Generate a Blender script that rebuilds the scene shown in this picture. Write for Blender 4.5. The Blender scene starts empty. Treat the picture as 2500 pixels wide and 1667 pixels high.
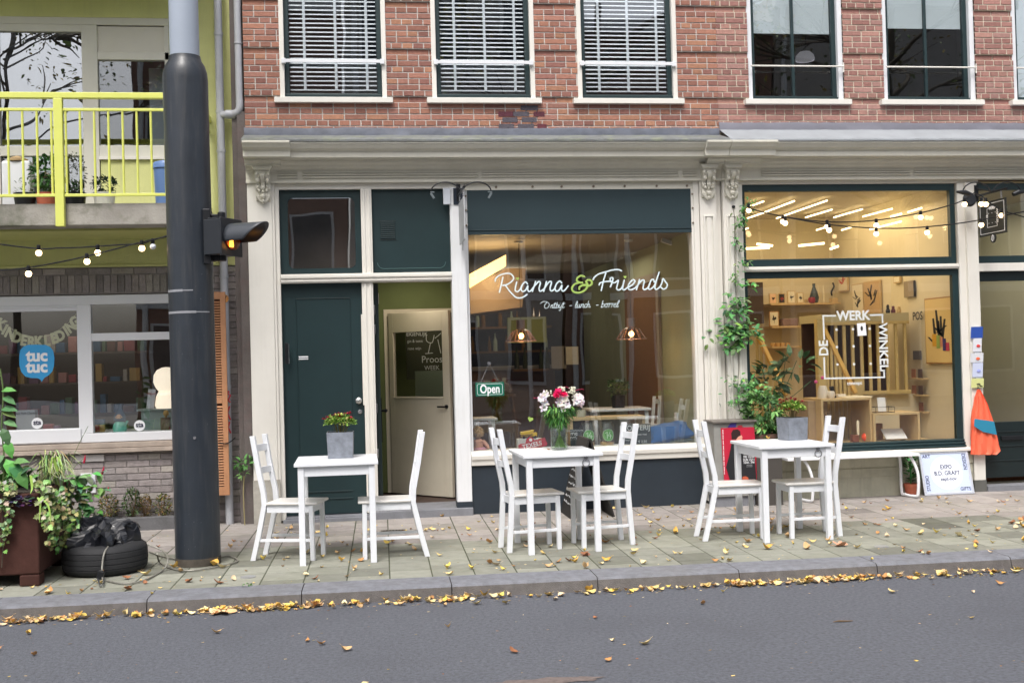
import bpy, bmesh, math, random
from math import sin, cos, pi, radians, sqrt
from mathutils import Vector, Matrix
random.seed(7)
C = bpy.context.scene
COL = C.collection
# ------------------------------------------------------------------ camera
FPX, YAW, PITCH, ROLL = 2800.0, 0.13583932, 0.013273, -0.02666091
CAM = Vector((0, -11.2, 1.53))
_f = Vector((sin(YAW)*cos(PITCH), cos(YAW)*cos(PITCH), sin(PITCH)))
_r = Vector((cos(YAW), -sin(YAW), 0)); _u = _r.cross(_f)
_c, _s = cos(ROLL), sin(ROLL)
_R, _U = _c*_r + _s*_u, -_s*_r + _c*_u
cd = bpy.data.cameras.new('camera'); cam = bpy.data.objects.new('camera', cd); COL.objects.link(cam)
cam.matrix_world = Matrix(((_R.x, _U.x, -_f.x, CAM.x), (_R.y, _U.y, -_f.y, CAM.y), (_R.z, _U.z, -_f.z, CAM.z), (0, 0, 0, 1)))
cd.sensor_width = 36; cd.lens = FPX*36/2500; cd.clip_end = 500; C.camera = cam
# ------------------------------------------------------------------ light
SUN_EL, SUN_AZ = radians(58), radians(200)     # azimuth clockwise from north (+y): sun over the street, behind the camera
w = bpy.data.worlds.new('World'); C.world = w; w.use_nodes = True
nt = w.node_tree; bg = nt.nodes['Background']
sky = nt.nodes.new('ShaderNodeTexSky'); sky.sky_type = 'NISHITA'; sky.sun_disc = False
sky.sun_elevation = SUN_EL; sky.sun_rotation = SUN_AZ
sky.air_density = 1.0; sky.dust_density = 6.0; sky.ozone_density = 1.0
hs = nt.nodes.new('ShaderNodeHueSaturation'); hs.inputs['Saturation'].default_value = 0.48
nt.links.new(sky.outputs[0], hs.inputs['Color']); nt.links.new(hs.outputs[0], bg.inputs[0])
bg.inputs[1].default_value = 0.15
sd = bpy.data.lights.new('sun', 'SUN'); sd.energy = 1.05; sd.angle = radians(12); sd.color = (1, .98, .95)
sun = bpy.data.objects.new('sun', sd); COL.objects.link(sun)
_d = Vector((sin(SUN_AZ)*cos(SUN_EL), cos(SUN_AZ)*cos(SUN_EL), sin(SUN_EL)))
sun.rotation_euler = _d.to_track_quat('Z', 'Y').to_euler()
C.view_settings.view_transform = 'Standard'; C.view_settings.look = 'None'; C.view_settings.gamma = 1
C.view_settings.exposure = 0.62
C.cycles.use_denoising = True
C.cycles.max_bounces = 7; C.cycles.transparent_max_bounces = 16; C.cycles.caustics_reflective = False; C.cycles.caustics_refractive = False
C.cycles.sample_clamp_indirect = 4

# ------------------------------------------------------------------ measuring helpers (photo pixel -> point on a world plane)
def ray(px, py): return _f + _R*((px-1250)/FPX) + _U*(-(py-833.5)/FPX)
def U(px, py, Y=0.0):
    d = ray(px, py); return CAM + d*((Y-CAM.y)/d.y)
def Gd(px, py, z=0.0):
    d = ray(px, py); return CAM + d*((z-CAM.z)/d.z)
# ------------------------------------------------------------------ materials
MATS = {}
def srgb(r, g, b):
    f = lambda c: (c/255/12.92) if c/255 <= .04045 else ((c/255+.055)/1.055)**2.4
    return (f(r), f(g), f(b))
def mat(name, col, rough=.5, metal=0, var=.0, vs=6, bump=0, bs=60, vcol=False, spec=.5, streak=0, tint=None, emit=0, coat=0):
    if name in MATS: return MATS[name]
    m = bpy.data.materials.new(name); m.use_nodes = True; n = m.node_tree.nodes; l = m.node_tree.links; p = n['Principled BSDF']
    p.inputs['Roughness'].default_value = rough; p.inputs['Metallic'].default_value = metal
    p.inputs['Specular IOR Level'].default_value = spec
    if coat: p.inputs['Coat Weight'].default_value = coat
    tc = n.new('ShaderNodeTexCoord'); out = None
    rgb = n.new('ShaderNodeRGB'); rgb.outputs[0].default_value = (*col, 1); out = rgb.outputs[0]
    if vcol:
        at = n.new('ShaderNodeAttribute'); at.attribute_name = 'Col'; mx = n.new('ShaderNodeMix'); mx.data_type = 'RGBA'; mx.blend_type = 'MULTIPLY'
        mx.inputs[0].default_value = 1; l.new(out, mx.inputs[6]); l.new(at.outputs[0], mx.inputs[7]); out = mx.outputs[2]
    def noisemul(out, scale, amt, sc=(1, 1, 1), tint=None, lo=.35, hi=.7):
        mp = n.new('ShaderNodeMapping'); mp.inputs['Scale'].default_value = sc; l.new(tc.outputs['Object'], mp.inputs[0])
        nz = n.new('ShaderNodeTexNoise'); nz.inputs['Scale'].default_value = scale; nz.inputs['Detail'].default_value = 6; nz.inputs['Roughness'].default_value = .62
        l.new(mp.outputs[0], nz.inputs[0])
        mr = n.new('ShaderNodeMapRange'); mr.inputs[1].default_value = lo; mr.inputs[2].default_value = hi; mr.inputs[3].default_value = 0; mr.inputs[4].default_value = amt
        l.new(nz.outputs[0], mr.inputs[0])
        mx = n.new('ShaderNodeMix'); mx.data_type = 'RGBA'; mx.blend_type = 'MULTIPLY' if tint is None else 'MIX'
        l.new(mr.outputs[0], mx.inputs[0]); l.new(out, mx.inputs[6]); mx.inputs[7].default_value = (*((.25, .24, .22) if tint is None else tint), 1)
        return mx.outputs[2]
    if var: out = noisemul(out, vs, var)
    if streak: out = noisemul(out, 5, streak, (6, 6, .5), (.3, .28, .24), .5, .85)
    if tint: out = noisemul(out, tint[0], tint[1], (1, 1, 1), tint[2], .48, .72)
    l.new(out, p.inputs['Base Color'])
    if bump:
        nz = n.new('ShaderNodeTexNoise'); nz.inputs['Scale'].default_value = bs; nz.inputs['Detail'].default_value = 4; l.new(tc.outputs['Object'], nz.inputs[0])
        b = n.new('ShaderNodeBump'); b.inputs['Strength'].default_value = bump; b.inputs['Distance'].default_value = .01; l.new(nz.outputs[0], b.inputs['Height']); l.new(b.outputs[0], p.inputs['Normal'])
    if emit:
        p.inputs['Emission Color'].default_value = (*col, 1); p.inputs['Emission Strength'].default_value = emit
    m['vcol'] = int(bool(vcol)); MATS[name] = m; return m
def glass(name, refl=2.0, tint=(1, 1, 1), wob=.0, base=0.0):
    if name in MATS: return MATS[name]
    m = bpy.data.materials.new(name); m.use_nodes = True; n = m.node_tree.nodes; l = m.node_tree.links; n.clear()
    o = n.new('ShaderNodeOutputMaterial'); t = n.new('ShaderNodeBsdfTransparent'); t.inputs[0].default_value = (*tint, 1)
    g = n.new('ShaderNodeBsdfGlossy'); g.inputs['Roughness'].default_value = 0.0; g.inputs[0].default_value = (.96, .98, 1, 1)
    lw_ = n.new('ShaderNodeLayerWeight'); lw_.inputs[0].default_value = .5; fr = n.new('ShaderNodeMath'); fr.operation = 'POWER'; fr.inputs[1].default_value = 5; l.new(lw_.outputs['Facing'], fr.inputs[0])
    ma = n.new('ShaderNodeMath'); ma.operation = 'MULTIPLY_ADD'; ma.use_clamp = True; ma.inputs[1].default_value = .9; ma.inputs[2].default_value = .04*refl+base
    mx = n.new('ShaderNodeMixShader'); l.new(fr.outputs[0], ma.inputs[0]); l.new(ma.outputs[0], mx.inputs[0]); l.new(t.outputs[0], mx.inputs[1]); l.new(g.outputs[0], mx.inputs[2]); l.new(mx.outputs[0], o.inputs[0])
    if wob:
        tc = n.new('ShaderNodeTexCoord'); nz = n.new('ShaderNodeTexNoise'); nz.inputs['Scale'].default_value = 1.3; nz.inputs['Detail'].default_value = 1; l.new(tc.outputs['Object'], nz.inputs[0])
        b = n.new('ShaderNodeBump'); b.inputs['Strength'].default_value = wob; b.inputs['Distance'].default_value = .02; l.new(nz.outputs[0], b.inputs['Height']); l.new(b.outputs[0], g.inputs['Normal'])
    MATS[name] = m; return m
CREAM = mat('cream_paint', srgb(228, 225, 217), .45, var=.10, vs=2, bump=.05, bs=25, streak=.10)
CREAMC = mat('cream_paint_cornice', srgb(216, 213, 200), .55, var=.14, vs=2.5, bump=.06, bs=25, streak=.12)
WHITE = mat('white_lacquer', srgb(238, 239, 242), .35, var=.05, vs=5, bump=.03, bs=30)
LACQ = mat('painted_furniture', srgb(232, 235, 240), .4, var=.08, vs=7, bump=.06, bs=35, streak=.06)
PVC = mat('white_window_frame', srgb(226, 228, 232), .3, var=.05, vs=2)
GREEN = mat('dark_green_paint', srgb(28, 50, 53), .42, var=.2, vs=3.5, bump=.08, bs=14)
BASEB = mat('blue_black_paint', srgb(42, 51, 60), .45, var=.25, vs=4, bump=.25, bs=9)
BRICKR = mat('red_brick', (1, 1, 1), .85, var=.35, vs=30, bump=.5, bs=90, vcol=True, spec=.2)
MORTAR = mat('light_mortar', srgb(204, 199, 193), .9, var=.3, vs=40, bump=.3, bs=120, spec=.1)
MORTARY = mat('cream_mortar', srgb(214, 204, 186), .9, var=.3, vs=40, bump=.3, bs=120, spec=.1)
MORTARG = mat('grey_mortar', srgb(146, 141, 138), .9, var=.3, vs=30, spec=.1)
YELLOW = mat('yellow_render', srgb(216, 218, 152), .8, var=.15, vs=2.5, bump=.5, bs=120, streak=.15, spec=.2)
YPAINT = mat('yellow_railing_paint', srgb(216, 221, 112), .4, var=.1, vs=4)
CONC = mat('weathered_concrete', srgb(168, 164, 156), .85, var=.4, vs=3, bump=.4, bs=60, tint=(4, .85, (.06, .075, .03)))
LEAD = mat('lead_sheet', srgb(88, 94, 108), .6, var=.5, vs=8, bump=.8, bs=9)
LEADL = mat('pale_lead_sheet', srgb(150, 155, 160), .7, metal=.0, var=.25, vs=5, bump=.2, bs=6)
MOSSW = mat('mossy_wood', srgb(150, 154, 138), .8, var=.4, vs=12, bump=.2)
PIPE = mat('grey_plastic_pipe', srgb(184, 186, 192), .4, var=.3, vs=3, streak=.45)
BROWNW = mat('brown_party_wall', srgb(104, 97, 94), .85, var=.4, vs=4, bump=.3, bs=40, tint=(7, .25, (.18, .09, .09)))
STONE = mat('grey_stone_step', srgb(128, 130, 136), .75, var=.35, vs=6, bump=.3)
BLACKM = mat('black_metal', srgb(30, 32, 36), .4, metal=.3, var=.1)
STEEL = mat('steel', srgb(190, 192, 196), .25, metal=.9)
CHROME = mat('brushed_knob', srgb(200, 200, 198), .25, metal=.8)
GLASSC = glass('cafe_glass', 3.5, (.93, .95, .94), .12)
GLASSS = glass('shop_glass', 2.0, (.97, .97, .95), .06)
GLASSU = glass('upper_glass', 3.0, (.97, .98, .99), .12)
GLASSB = glass('balcony_glass', 3.0, (.6, .62, .65), .2, .21)
GLASSL = glass('left_shop_glass', 3.0, (.9, .92, .92), .1)
def vc(r, g, b): return srgb(r, g, b)
# ------------------------------------------------------------------ mesh builder
ROOT = {}
class MB:
    def __init__(s): s.v = []; s.f = []; s.c = []; s.col = (1, 1, 1)
    def add(s, vs, fs):
        o = len(s.v); s.v += [tuple(v) for v in vs]; s.f += [tuple(i+o for i in f) for f in fs]; s.c += [s.col]*len(fs); return s
    def box(s, x0, x1, y0, y1, z0, z1):
        return s.add([(x, y, z) for x in (x0, x1) for y in (y0, y1) for z in (z0, z1)], [(0, 1, 3, 2), (4, 6, 7, 5), (0, 4, 5, 1), (2, 3, 7, 6), (0, 2, 6, 4), (1, 5, 7, 3)])
    def obox(s, c, size, M=None):
        c = Vector(c); a, b, d = [q/2 for q in size]; M = M or Matrix.Identity(3)
        return s.add([c + M @ Vector((x, y, z)) for x in (-a, a) for y in (-b, b) for z in (-d, d)], [(0, 1, 3, 2), (4, 6, 7, 5), (0, 4, 5, 1), (2, 3, 7, 6), (0, 2, 6, 4), (1, 5, 7, 3)])
    def beam(s, p0, p1, w, d, side=Vector((0, 1, 0))):
        p0, p1 = Vector(p0), Vector(p1); t = (p1-p0).normalized(); a = side - t*side.dot(t); a.normalize(); b = t.cross(a)
        vs = [p + a*(i*d/2) + b*(j*w/2) for p in (p0, p1) for i, j in ((-1, -1), (1, -1), (1, 1), (-1, 1))]
        return s.add(vs, [(0, 3, 2, 1), (4, 5, 6, 7), (0, 1, 5, 4), (1, 2, 6, 5), (2, 3, 7, 6), (3, 0, 4, 7)])
    def prismxz(s, pts, y0, y1):        # outline in x,z extruded along y
        n = len(pts); vs = [(x, y0, z) for x, z in pts] + [(x, y1, z) for x, z in pts]
        ar = sum(pts[i][0]*pts[(i+1) % n][1]-pts[(i+1) % n][0]*pts[i][1] for i in range(n))
        fs = [tuple(range(n)), tuple(range(2*n-1, n-1, -1))] + [(i+n, (i+1) % n+n, (i+1) % n, i) for i in range(n)]
        if ar < 0: fs = [f[::-1] for f in fs]
        return s.add(vs, fs)
    def prof(s, pts, x0, x1, m0=0, m1=0):   # profile (y,z) swept along x; m = mitre (dx per dy)
        n = len(pts); vs = [(x0+m0*y, y, z) for y, z in pts] + [(x1+m1*y, y, z) for y, z in pts]
        ar = sum(pts[i][0]*pts[(i+1) % n][1]-pts[(i+1) % n][0]*pts[i][1] for i in range(n))
        fs = [tuple(range(n-1, -1, -1)), tuple(range(n, 2*n))] + [(i, (i+1) % n, (i+1) % n+n, i+n) for i in range(n)]
        if ar < 0: fs = [f[::-1] for f in fs]
        return s.add(vs, fs)
    def tube(s, pts, r, n=8, caps=True, flat=None):
        pts = [Vector(p) for p in pts]; m = len(pts); rs = r if isinstance(r, (list, tuple)) else [r]*m; vs = []; up = None
        for i, p in enumerate(pts):
            t = (pts[min(i+1, m-1)] - pts[max(i-1, 0)])
            if t.length < 1e-9: t = Vector((0, 0, 1))
            t.normalize()
            if up is None: up = Vector((0, 0, 1)) if abs(t.z) < .9 else Vector((1, 0, 0))
            a = up - t*up.dot(t)
            if a.length < 1e-6: a = t.orthogonal()
            a.normalize(); b = t.cross(a); up = a
            for k in range(n):
                q = a*cos(2*pi*k/n)*rs[i] + b*sin(2*pi*k/n)*rs[i]
                if flat is not None: q.y *= flat
                vs.append(p + q)
        fs = [(i*n+k, i*n+(k+1) % n, (i+1)*n+(k+1) % n, (i+1)*n+k) for i in range(m-1) for k in range(n)]
        if caps: fs += [tuple(range(n-1, -1, -1)), tuple((m-1)*n+k for k in range(n))]
        return s.add(vs, fs)
    def lathe(s, prof, c=(0, 0, 0), n=20, M=None, caps=True):   # prof: (r,h) along local z
        c = Vector(c); M = M or Matrix.Identity(3); m = len(prof)
        vs = [c + M @ Vector((r*cos(2*pi*k/n), r*sin(2*pi*k/n), h)) for r, h in prof for k in range(n)]
        fs = [(i*n+k, i*n+(k+1) % n, (i+1)*n+(k+1) % n, (i+1)*n+k) for i in range(m-1) for k in range(n)]
        if caps: fs += [tuple(range(n-1, -1, -1)), tuple((m-1)*n+k for k in range(n))]
        return s.add(vs, fs)
    def ball(s, c, r, n=10, sc=(1, 1, 1)):
        c = Vector(c); rings = max(4, n//2); vs = [c+Vector((0, 0, r*sc[2]))]
        for i in range(1, rings):
            th = pi*i/rings
            vs += [c + Vector((r*sc[0]*sin(th)*cos(2*pi*k/n), r*sc[1]*sin(th)*sin(2*pi*k/n), r*sc[2]*cos(th))) for k in range(n)]
        vs.append(c-Vector((0, 0, r*sc[2]))); fs = [(0, 1+k, 1+(k+1) % n) for k in range(n)]
        for i in range(rings-2): fs += [(1+i*n+k, 1+(i+1)*n+k, 1+(i+1)*n+(k+1) % n, 1+i*n+(k+1) % n) for k in range(n)]
        e = len(vs)-1; b = 1+(rings-2)*n; fs += [(e, b+(k+1) % n, b+k) for k in range(n)]
        return s.add(vs, fs)
    def leaf(s, p, d, up, L, W, fold=.25, col=None, droop=.15):
        if col: s.col = col
        d = Vector(d).normalized(); a = d.cross(Vector(up))
        if a.length < 1e-4: a = d.orthogonal()
        a.normalize(); n = a.cross(d); p = Vector(p)
        P = lambda t, q, h: p + d*(t*L) + a*(q*W/2) + n*h*L
        vs = [P(0, 0, 0), P(.3, -.8, fold*.3), P(.32, 0, .03), P(.3, .8, fold*.3), P(.65, -.75, fold*.3-droop*.4), P(.66, 0, .02-droop*.4), P(.65, .75, fold*.3-droop*.4), P(1, 0, -droop)]
        return s.add(vs, [(0, 1, 2), (0, 2, 3), (1, 4, 5, 2), (2, 5, 6, 3), (4, 7, 5), (5, 7, 6)])
    def obj(s, name, m, parent=None, label=None, cat=None, group=None, kind=None, bevel=0, smooth=False, local=False, seg=2):
        vs = [Vector(v) for v in s.v]; loc = Vector((0, 0, 0))
        if parent is not None and not local and parent.name in ROOT:
            iv = ROOT[parent.name].inverted(); vs = [iv @ v for v in vs]
        if parent is None and not local:
            lo = [min(v[i] for v in vs) for i in range(3)]; hi = [max(v[i] for v in vs) for i in range(3)]
            loc = Vector(((lo[0]+hi[0])/2, (lo[1]+hi[1])/2, lo[2])); vs = [v-loc for v in vs]
        me = bpy.data.meshes.new(name); me.from_pydata([tuple(v) for v in vs], [], s.f)
        me.validate(); 
        if (m[0] if isinstance(m, (list, tuple)) else m).get('vcol') and len(me.polygons) == len(s.c):
            ca = me.color_attributes.new('Col', 'FLOAT_COLOR', 'CORNER'); buf = []
            for p, c in zip(me.polygons, s.c): buf += [*c, 1]*p.loop_total
            ca.data.foreach_set('color', buf)
        ms = m if isinstance(m, (list, tuple)) else [m]
        for q in ms: me.materials.append(q)
        if smooth:
            me.polygons.foreach_set('use_smooth', [True]*len(me.polygons))
            try: me.set_sharp_from_angle(angle=radians(40))
            except Exception: pass
        o = bpy.data.objects.new(name, me); COL.objects.link(o); o.location = loc
        if parent is not None:
            o.parent = parent; ROOT[o.name] = ROOT.get(parent.name, Matrix.Identity(4))
        if bevel:
            b = o.modifiers.new('bevel', 'BEVEL'); b.width = bevel; b.segments = seg; b.limit_method = 'ANGLE'; b.angle_limit = radians(35)
        tag(o, label, cat, group, kind); return o
def tag(o, label=None, cat=None, group=None, kind=None):
    if label: o['label'] = label
    if cat: o['category'] = cat
    if group: o['group'] = group
    if kind: o['kind'] = kind
    return o
def thing(name, label, cat, loc=(0, 0, 0), rz=0, group=None):
    o = bpy.data.objects.new(name, None); COL.objects.link(o); o.location = loc; o.rotation_euler = (0, 0, rz); o.empty_display_size = .1
    ROOT[o.name] = Matrix.Translation(Vector(loc)) @ Matrix.Rotation(rz, 4, 'Z')
    return tag(o, label, cat, group)
def dup(o, parent=None):
    c = o.copy(); COL.objects.link(c)
    if parent is not None: c.parent = parent
    for ch in list(o.children): dup(ch, c)
    return c
def text(s, size, m, name, parent, M, bold=0, align='CENTER', thick=.0015, sx=1, shear=0, spacing=1):
    cu = bpy.data.curves.new(name, 'FONT'); cu.body = s; cu.size = size; cu.extrude = thick; cu.offset = bold; cu.align_x = align; cu.align_y = 'CENTER'; cu.shear = shear; cu.space_character = spacing
    cu.resolution_u = 3
    t = bpy.data.objects.new(name, cu); COL.objects.link(t); bpy.context.view_layer.update()
    me = bpy.data.meshes.new_from_object(t.evaluated_get(bpy.context.evaluated_depsgraph_get())); bpy.data.objects.remove(t)
    M = M @ Matrix.Diagonal((sx, 1, 1, 1))
    if parent is not None and parent.name in ROOT: M = ROOT[parent.name].inverted() @ M
    me.transform(M); me.materials.clear(); me.materials.append(m)
    o = bpy.data.objects.new(name, me); COL.objects.link(o)
    if parent is not None: o.parent = parent; ROOT[o.name] = ROOT.get(parent.name, Matrix.Identity(4))
    return o
def join_text(objs):     # several letters made one mesh
    bm = bmesh.new()
    for o in objs: bm.from_mesh(o.data)
    base = objs[0]; me = base.data; bm.to_mesh(me); bm.free()
    for o in objs[1:]: bpy.data.objects.remove(o)
    return base
FACE = Matrix.Rotation(pi/2, 4, 'X')     # text standing upright, read from -y
def at(p): return Matrix.Translation(Vector(p)) @ FACE
def cat_spline(pts, k=6):
    P = [Vector(p) for p in pts]; P = [2*P[0]-P[1]] + P + [2*P[-1]-P[-2]]; out = []
    for i in range(1, len(P)-2):
        for j in range(k):
            t = j/k; a, b, c, d = P[i-1], P[i], P[i+1], P[i+2]
            out.append(.5*((2*b)+(c-a)*t+(2*a-5*b+4*c-d)*t*t+(3*b-a-3*c+d)*t**3))
    out.append(P[-2]); return out
# ================================================================== ground
KA = -.022                                   # kerb line is turned slightly against the houses
KR = Matrix.Rotation(KA, 3, 'Z'); KO = Vector((0, -3.10, 0))
def K(u, v, z=0): return KO + KR @ Vector((u, v, z))       # u along the kerb, v away from the road
ASPH = mat('asphalt', srgb(104, 107, 115), .85, var=.6, vs=42, bump=1.0, bs=90, spec=.25, tint=(.55, .75, srgb(84, 86, 92)))
mb = MB(); vs = [K(u, v, -.085) for u, v in ((-40, -40), (40, -40), (40, -.33), (-40, -.33))]
mb.add(vs, [(0, 1, 2, 3)])
road = mb.obj('road', ASPH, kind='structure', label='dark grey asphalt street in front of the kerb')
road.location.z = -.085
mb = MB()
patch = MB(); pv = []
for i in range(26):
    a = 2*pi*i/26; p = Gd(1325, 1662, -.081) + Vector((cos(a)*.30*(1+.12*sin(7*a)), sin(a)*.055*(1+.3*cos(9*a)), 0)); pv.append((p.x, p.y, -.081))
patch.add(pv, [tuple(range(26))])
patch.obj('road_patch', mat('brick_patch', srgb(120, 108, 104), .9, var=.5, vs=25, bump=.4), kind='structure')
# sub-base of the pavement with mossy joints
JOINT = mat('mossy_joint_sand', srgb(74, 78, 58), .95, var=.5, vs=12, bump=.3)
mb.add([K(u, v, -.0018) for u, v in ((-40, 0), (40, 0), (40, 3.6), (-40, 3.6))], [(0, 1, 2, 3)])
mb.obj('pavement_bed', JOINT, kind='structure')
TILE = mat('paving_tile', (1, 1, 1), .85, var=.28, vs=9, bump=.25, bs=150, vcol=True, spec=.2, tint=(1.3, .35, (.17, .18, .11)))
rnd = random.Random(3); mb = MB()
u = -13.0; ci = 0
while u < 16:
    v = .004; first = [.3, .15, .45][ci % 2] if ci % 5 else .45
    ci += 1
    while v < 3.35:
        L = first if v < .01 else (.45 if rnd.random() < .04 else .3)
        pink = v+L/2 > 1.55 + .05*rnd.random()
        c = (159, 153, 149) if pink else (147, 148, 137)
        k = rnd.uniform(.93, 1.06)
        if not pink and rnd.random() < .14: k *= .88
        if rnd.random() < .05: k *= .85
        mb.col = srgb(*[min(255, q*k) for q in c]); g = .0035; dz = rnd.uniform(-.0004, .0012)
        gv = .0065; a = [(u+g, v+gv), (u+.3-g, v+gv), (u+.3-g, v+L-gv), (u+g, v+L-gv)]; b = .003
        ins = [(u+g+b, v+gv+b), (u+.3-g-b, v+gv+b), (u+.3-g-b, v+L-gv-b), (u+g+b, v+L-gv-b)]
        mb.add([K(x, y, -.007+dz) for x, y in a] + [K(x, y, -.003+dz) for x, y in a] + [K(x, y, 0+dz) for x, y in ins],
               [(8, 9, 10, 11)] + [(4+i, 4+(i+1) % 4, 8+(i+1) % 4, 8+i) for i in range(4)] + [(i, (i+1) % 4, 4+(i+1) % 4, 4+i) for i in range(4)])
        v += L
    u += .3
mb.obj('pavement', TILE, kind='structure', label='grey concrete paving tiles of the pavement')
KERB = mat('kerb_stone', (1, 1, 1), .85, var=.4, vs=16, bump=.6, bs=150, vcol=True, spec=.2, tint=(1.5, .25, (.20, .19, .17)))
mb = MB()
for i in range(-14, 17):
    x0, x1 = i-.385, i+1-.391
    top, side = srgb(131, 133, 140), srgb(110, 106, 104)
    k = rnd.uniform(.93, 1.05); top = tuple(c*k for c in top); side = tuple(c*k for c in side)
    pr = [(0, -.14), (0, -.001), (-.025, .006), (-.30, .006), (-.318, .002), (-.330, -.012), (-.350, -.084), (-.352, -.14)]
    for (a, b), q in zip(zip(pr, pr[1:]), (top, top, top, top, top, side, side)):
        mb.col = q; mb.add([K(x0, *a), K(x1, *a), K(x1, *b), K(x0, *b)], [(3, 2, 1, 0)])
    mb.col = side; mb.add([K(x0, *p) for p in pr], [tuple(range(8))]); mb.add([K(x1, *p) for p in pr], [tuple(range(7, -1, -1))])
mb.obj('kerb', KERB, kind='structure', label='grey kerb stones between pavement and road')
mb = MB()          # short stub of a joint cover (round cap set in the tiles)
def cap(px, py, name, label):
    p = Gd(px, py); m = MB(); m.lathe([(.0, -.002), (.055, -.002), (.055, .004), (.045, .006), (0, .006)], p, 24); return m.obj(name, mat('cast_cap', srgb(168, 170, 172), .5, metal=.4, var=.3), label=label, cat='cover', smooth=True)
cap(2152, 1334, 'access_cover', 'pale round metal cap in the pavement right of the third table')
cap(606, 1408, 'access_cover', 'grey round metal cap in the pavement beside the kerb left of the first table')
m = MB(); p = Gd(960, 1295); m.box(p.x-.11, p.x+.11, p.y-.04, p.y+.04, 0, .003)
g = m.obj('drain_grate', mat('grate_iron', srgb(88, 82, 74), .7, metal=.3, var=.3), label='small rusty drain grate in front of the cafe doorway', cat='grate'); ROOT[g.name] = Matrix.Translation(g.location)
m = MB()
for i in range(7): m.box(p.x-.09+i*.028, p.x-.077+i*.028, p.y-.022, p.y+.022, .0031, .0046)
m.obj('slot', mat('dark_slot', (.01, .01, .01), .9), g)

# ================================================================== brick helpers
def bricks(mb, x0, x1, z0, z1, y, course, stretcher, colors, rnd, k0=0, header_rows=True, joint=.0105, recess=None, depth=.03, pattern=None):
    k = k0; z = z0
    while z < z1-.01:
        h = course
        yy = y + (.024 if recess and (k % recess[0]) == recess[1] else 0)
        hdr = header_rows and k % 2 == 1
        L = stretcher/2 if hdr else stretcher
        x = x0 - (L*.5 if (k//2) % 2 else 0) - (.25*stretcher if hdr else 0) if header_rows else x0 - (L*.5 if k % 2 else 0)
        while x < x1-.004:
            a, b = max(x, x0), min(x+L, x1)
            if b-a > .02:
                c = rnd.choice(colors); q = rnd.uniform(.93, 1.07)*(.96 if hdr else 1); mb.col = srgb(*[min(255, v*q) for v in c]); j = joint/2; dy = rnd.uniform(-.0015, .0015)
                z_, Z_ = z+j, min(z+h, z1)-j; X0, X1 = a+(j if a > x0 else 0), b-(j if b < x1 else 0); e = .0025
                f = [(X0, z_), (X1, z_), (X1, Z_), (X0, Z_)]; g = [(X0+e, z_+e), (X1-e, z_+e), (X1-e, Z_-e), (X0+e, Z_-e)]
                mb.add([(px, y+depth, pz) for px, pz in f] + [(px, yy+e+dy, pz) for px, pz in f] + [(px, yy+dy, pz) for px, pz in g],
                       [(8, 9, 10, 11)] + [(4+i, 4+(i+1) % 4, 8+(i+1) % 4, 8+i) for i in range(4)] + [(i, (i+1) % 4, 4+(i+1) % 4, 4+i) for i in range(4)])
            x += L
        z += h; k += 1
RED = [(168, 121, 105), (175, 126, 107), (161, 115, 101), (179, 132, 108), (165, 121, 108), (154, 110, 100), (172, 125, 110)]
PINK = [(173, 130, 121), (168, 125, 117), (178, 136, 125), (163, 120, 112), (171, 133, 125)]
GREY = [(160, 152, 151), (152, 145, 145), (168, 160, 157), (146, 140, 139), (172, 166, 159)]
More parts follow.
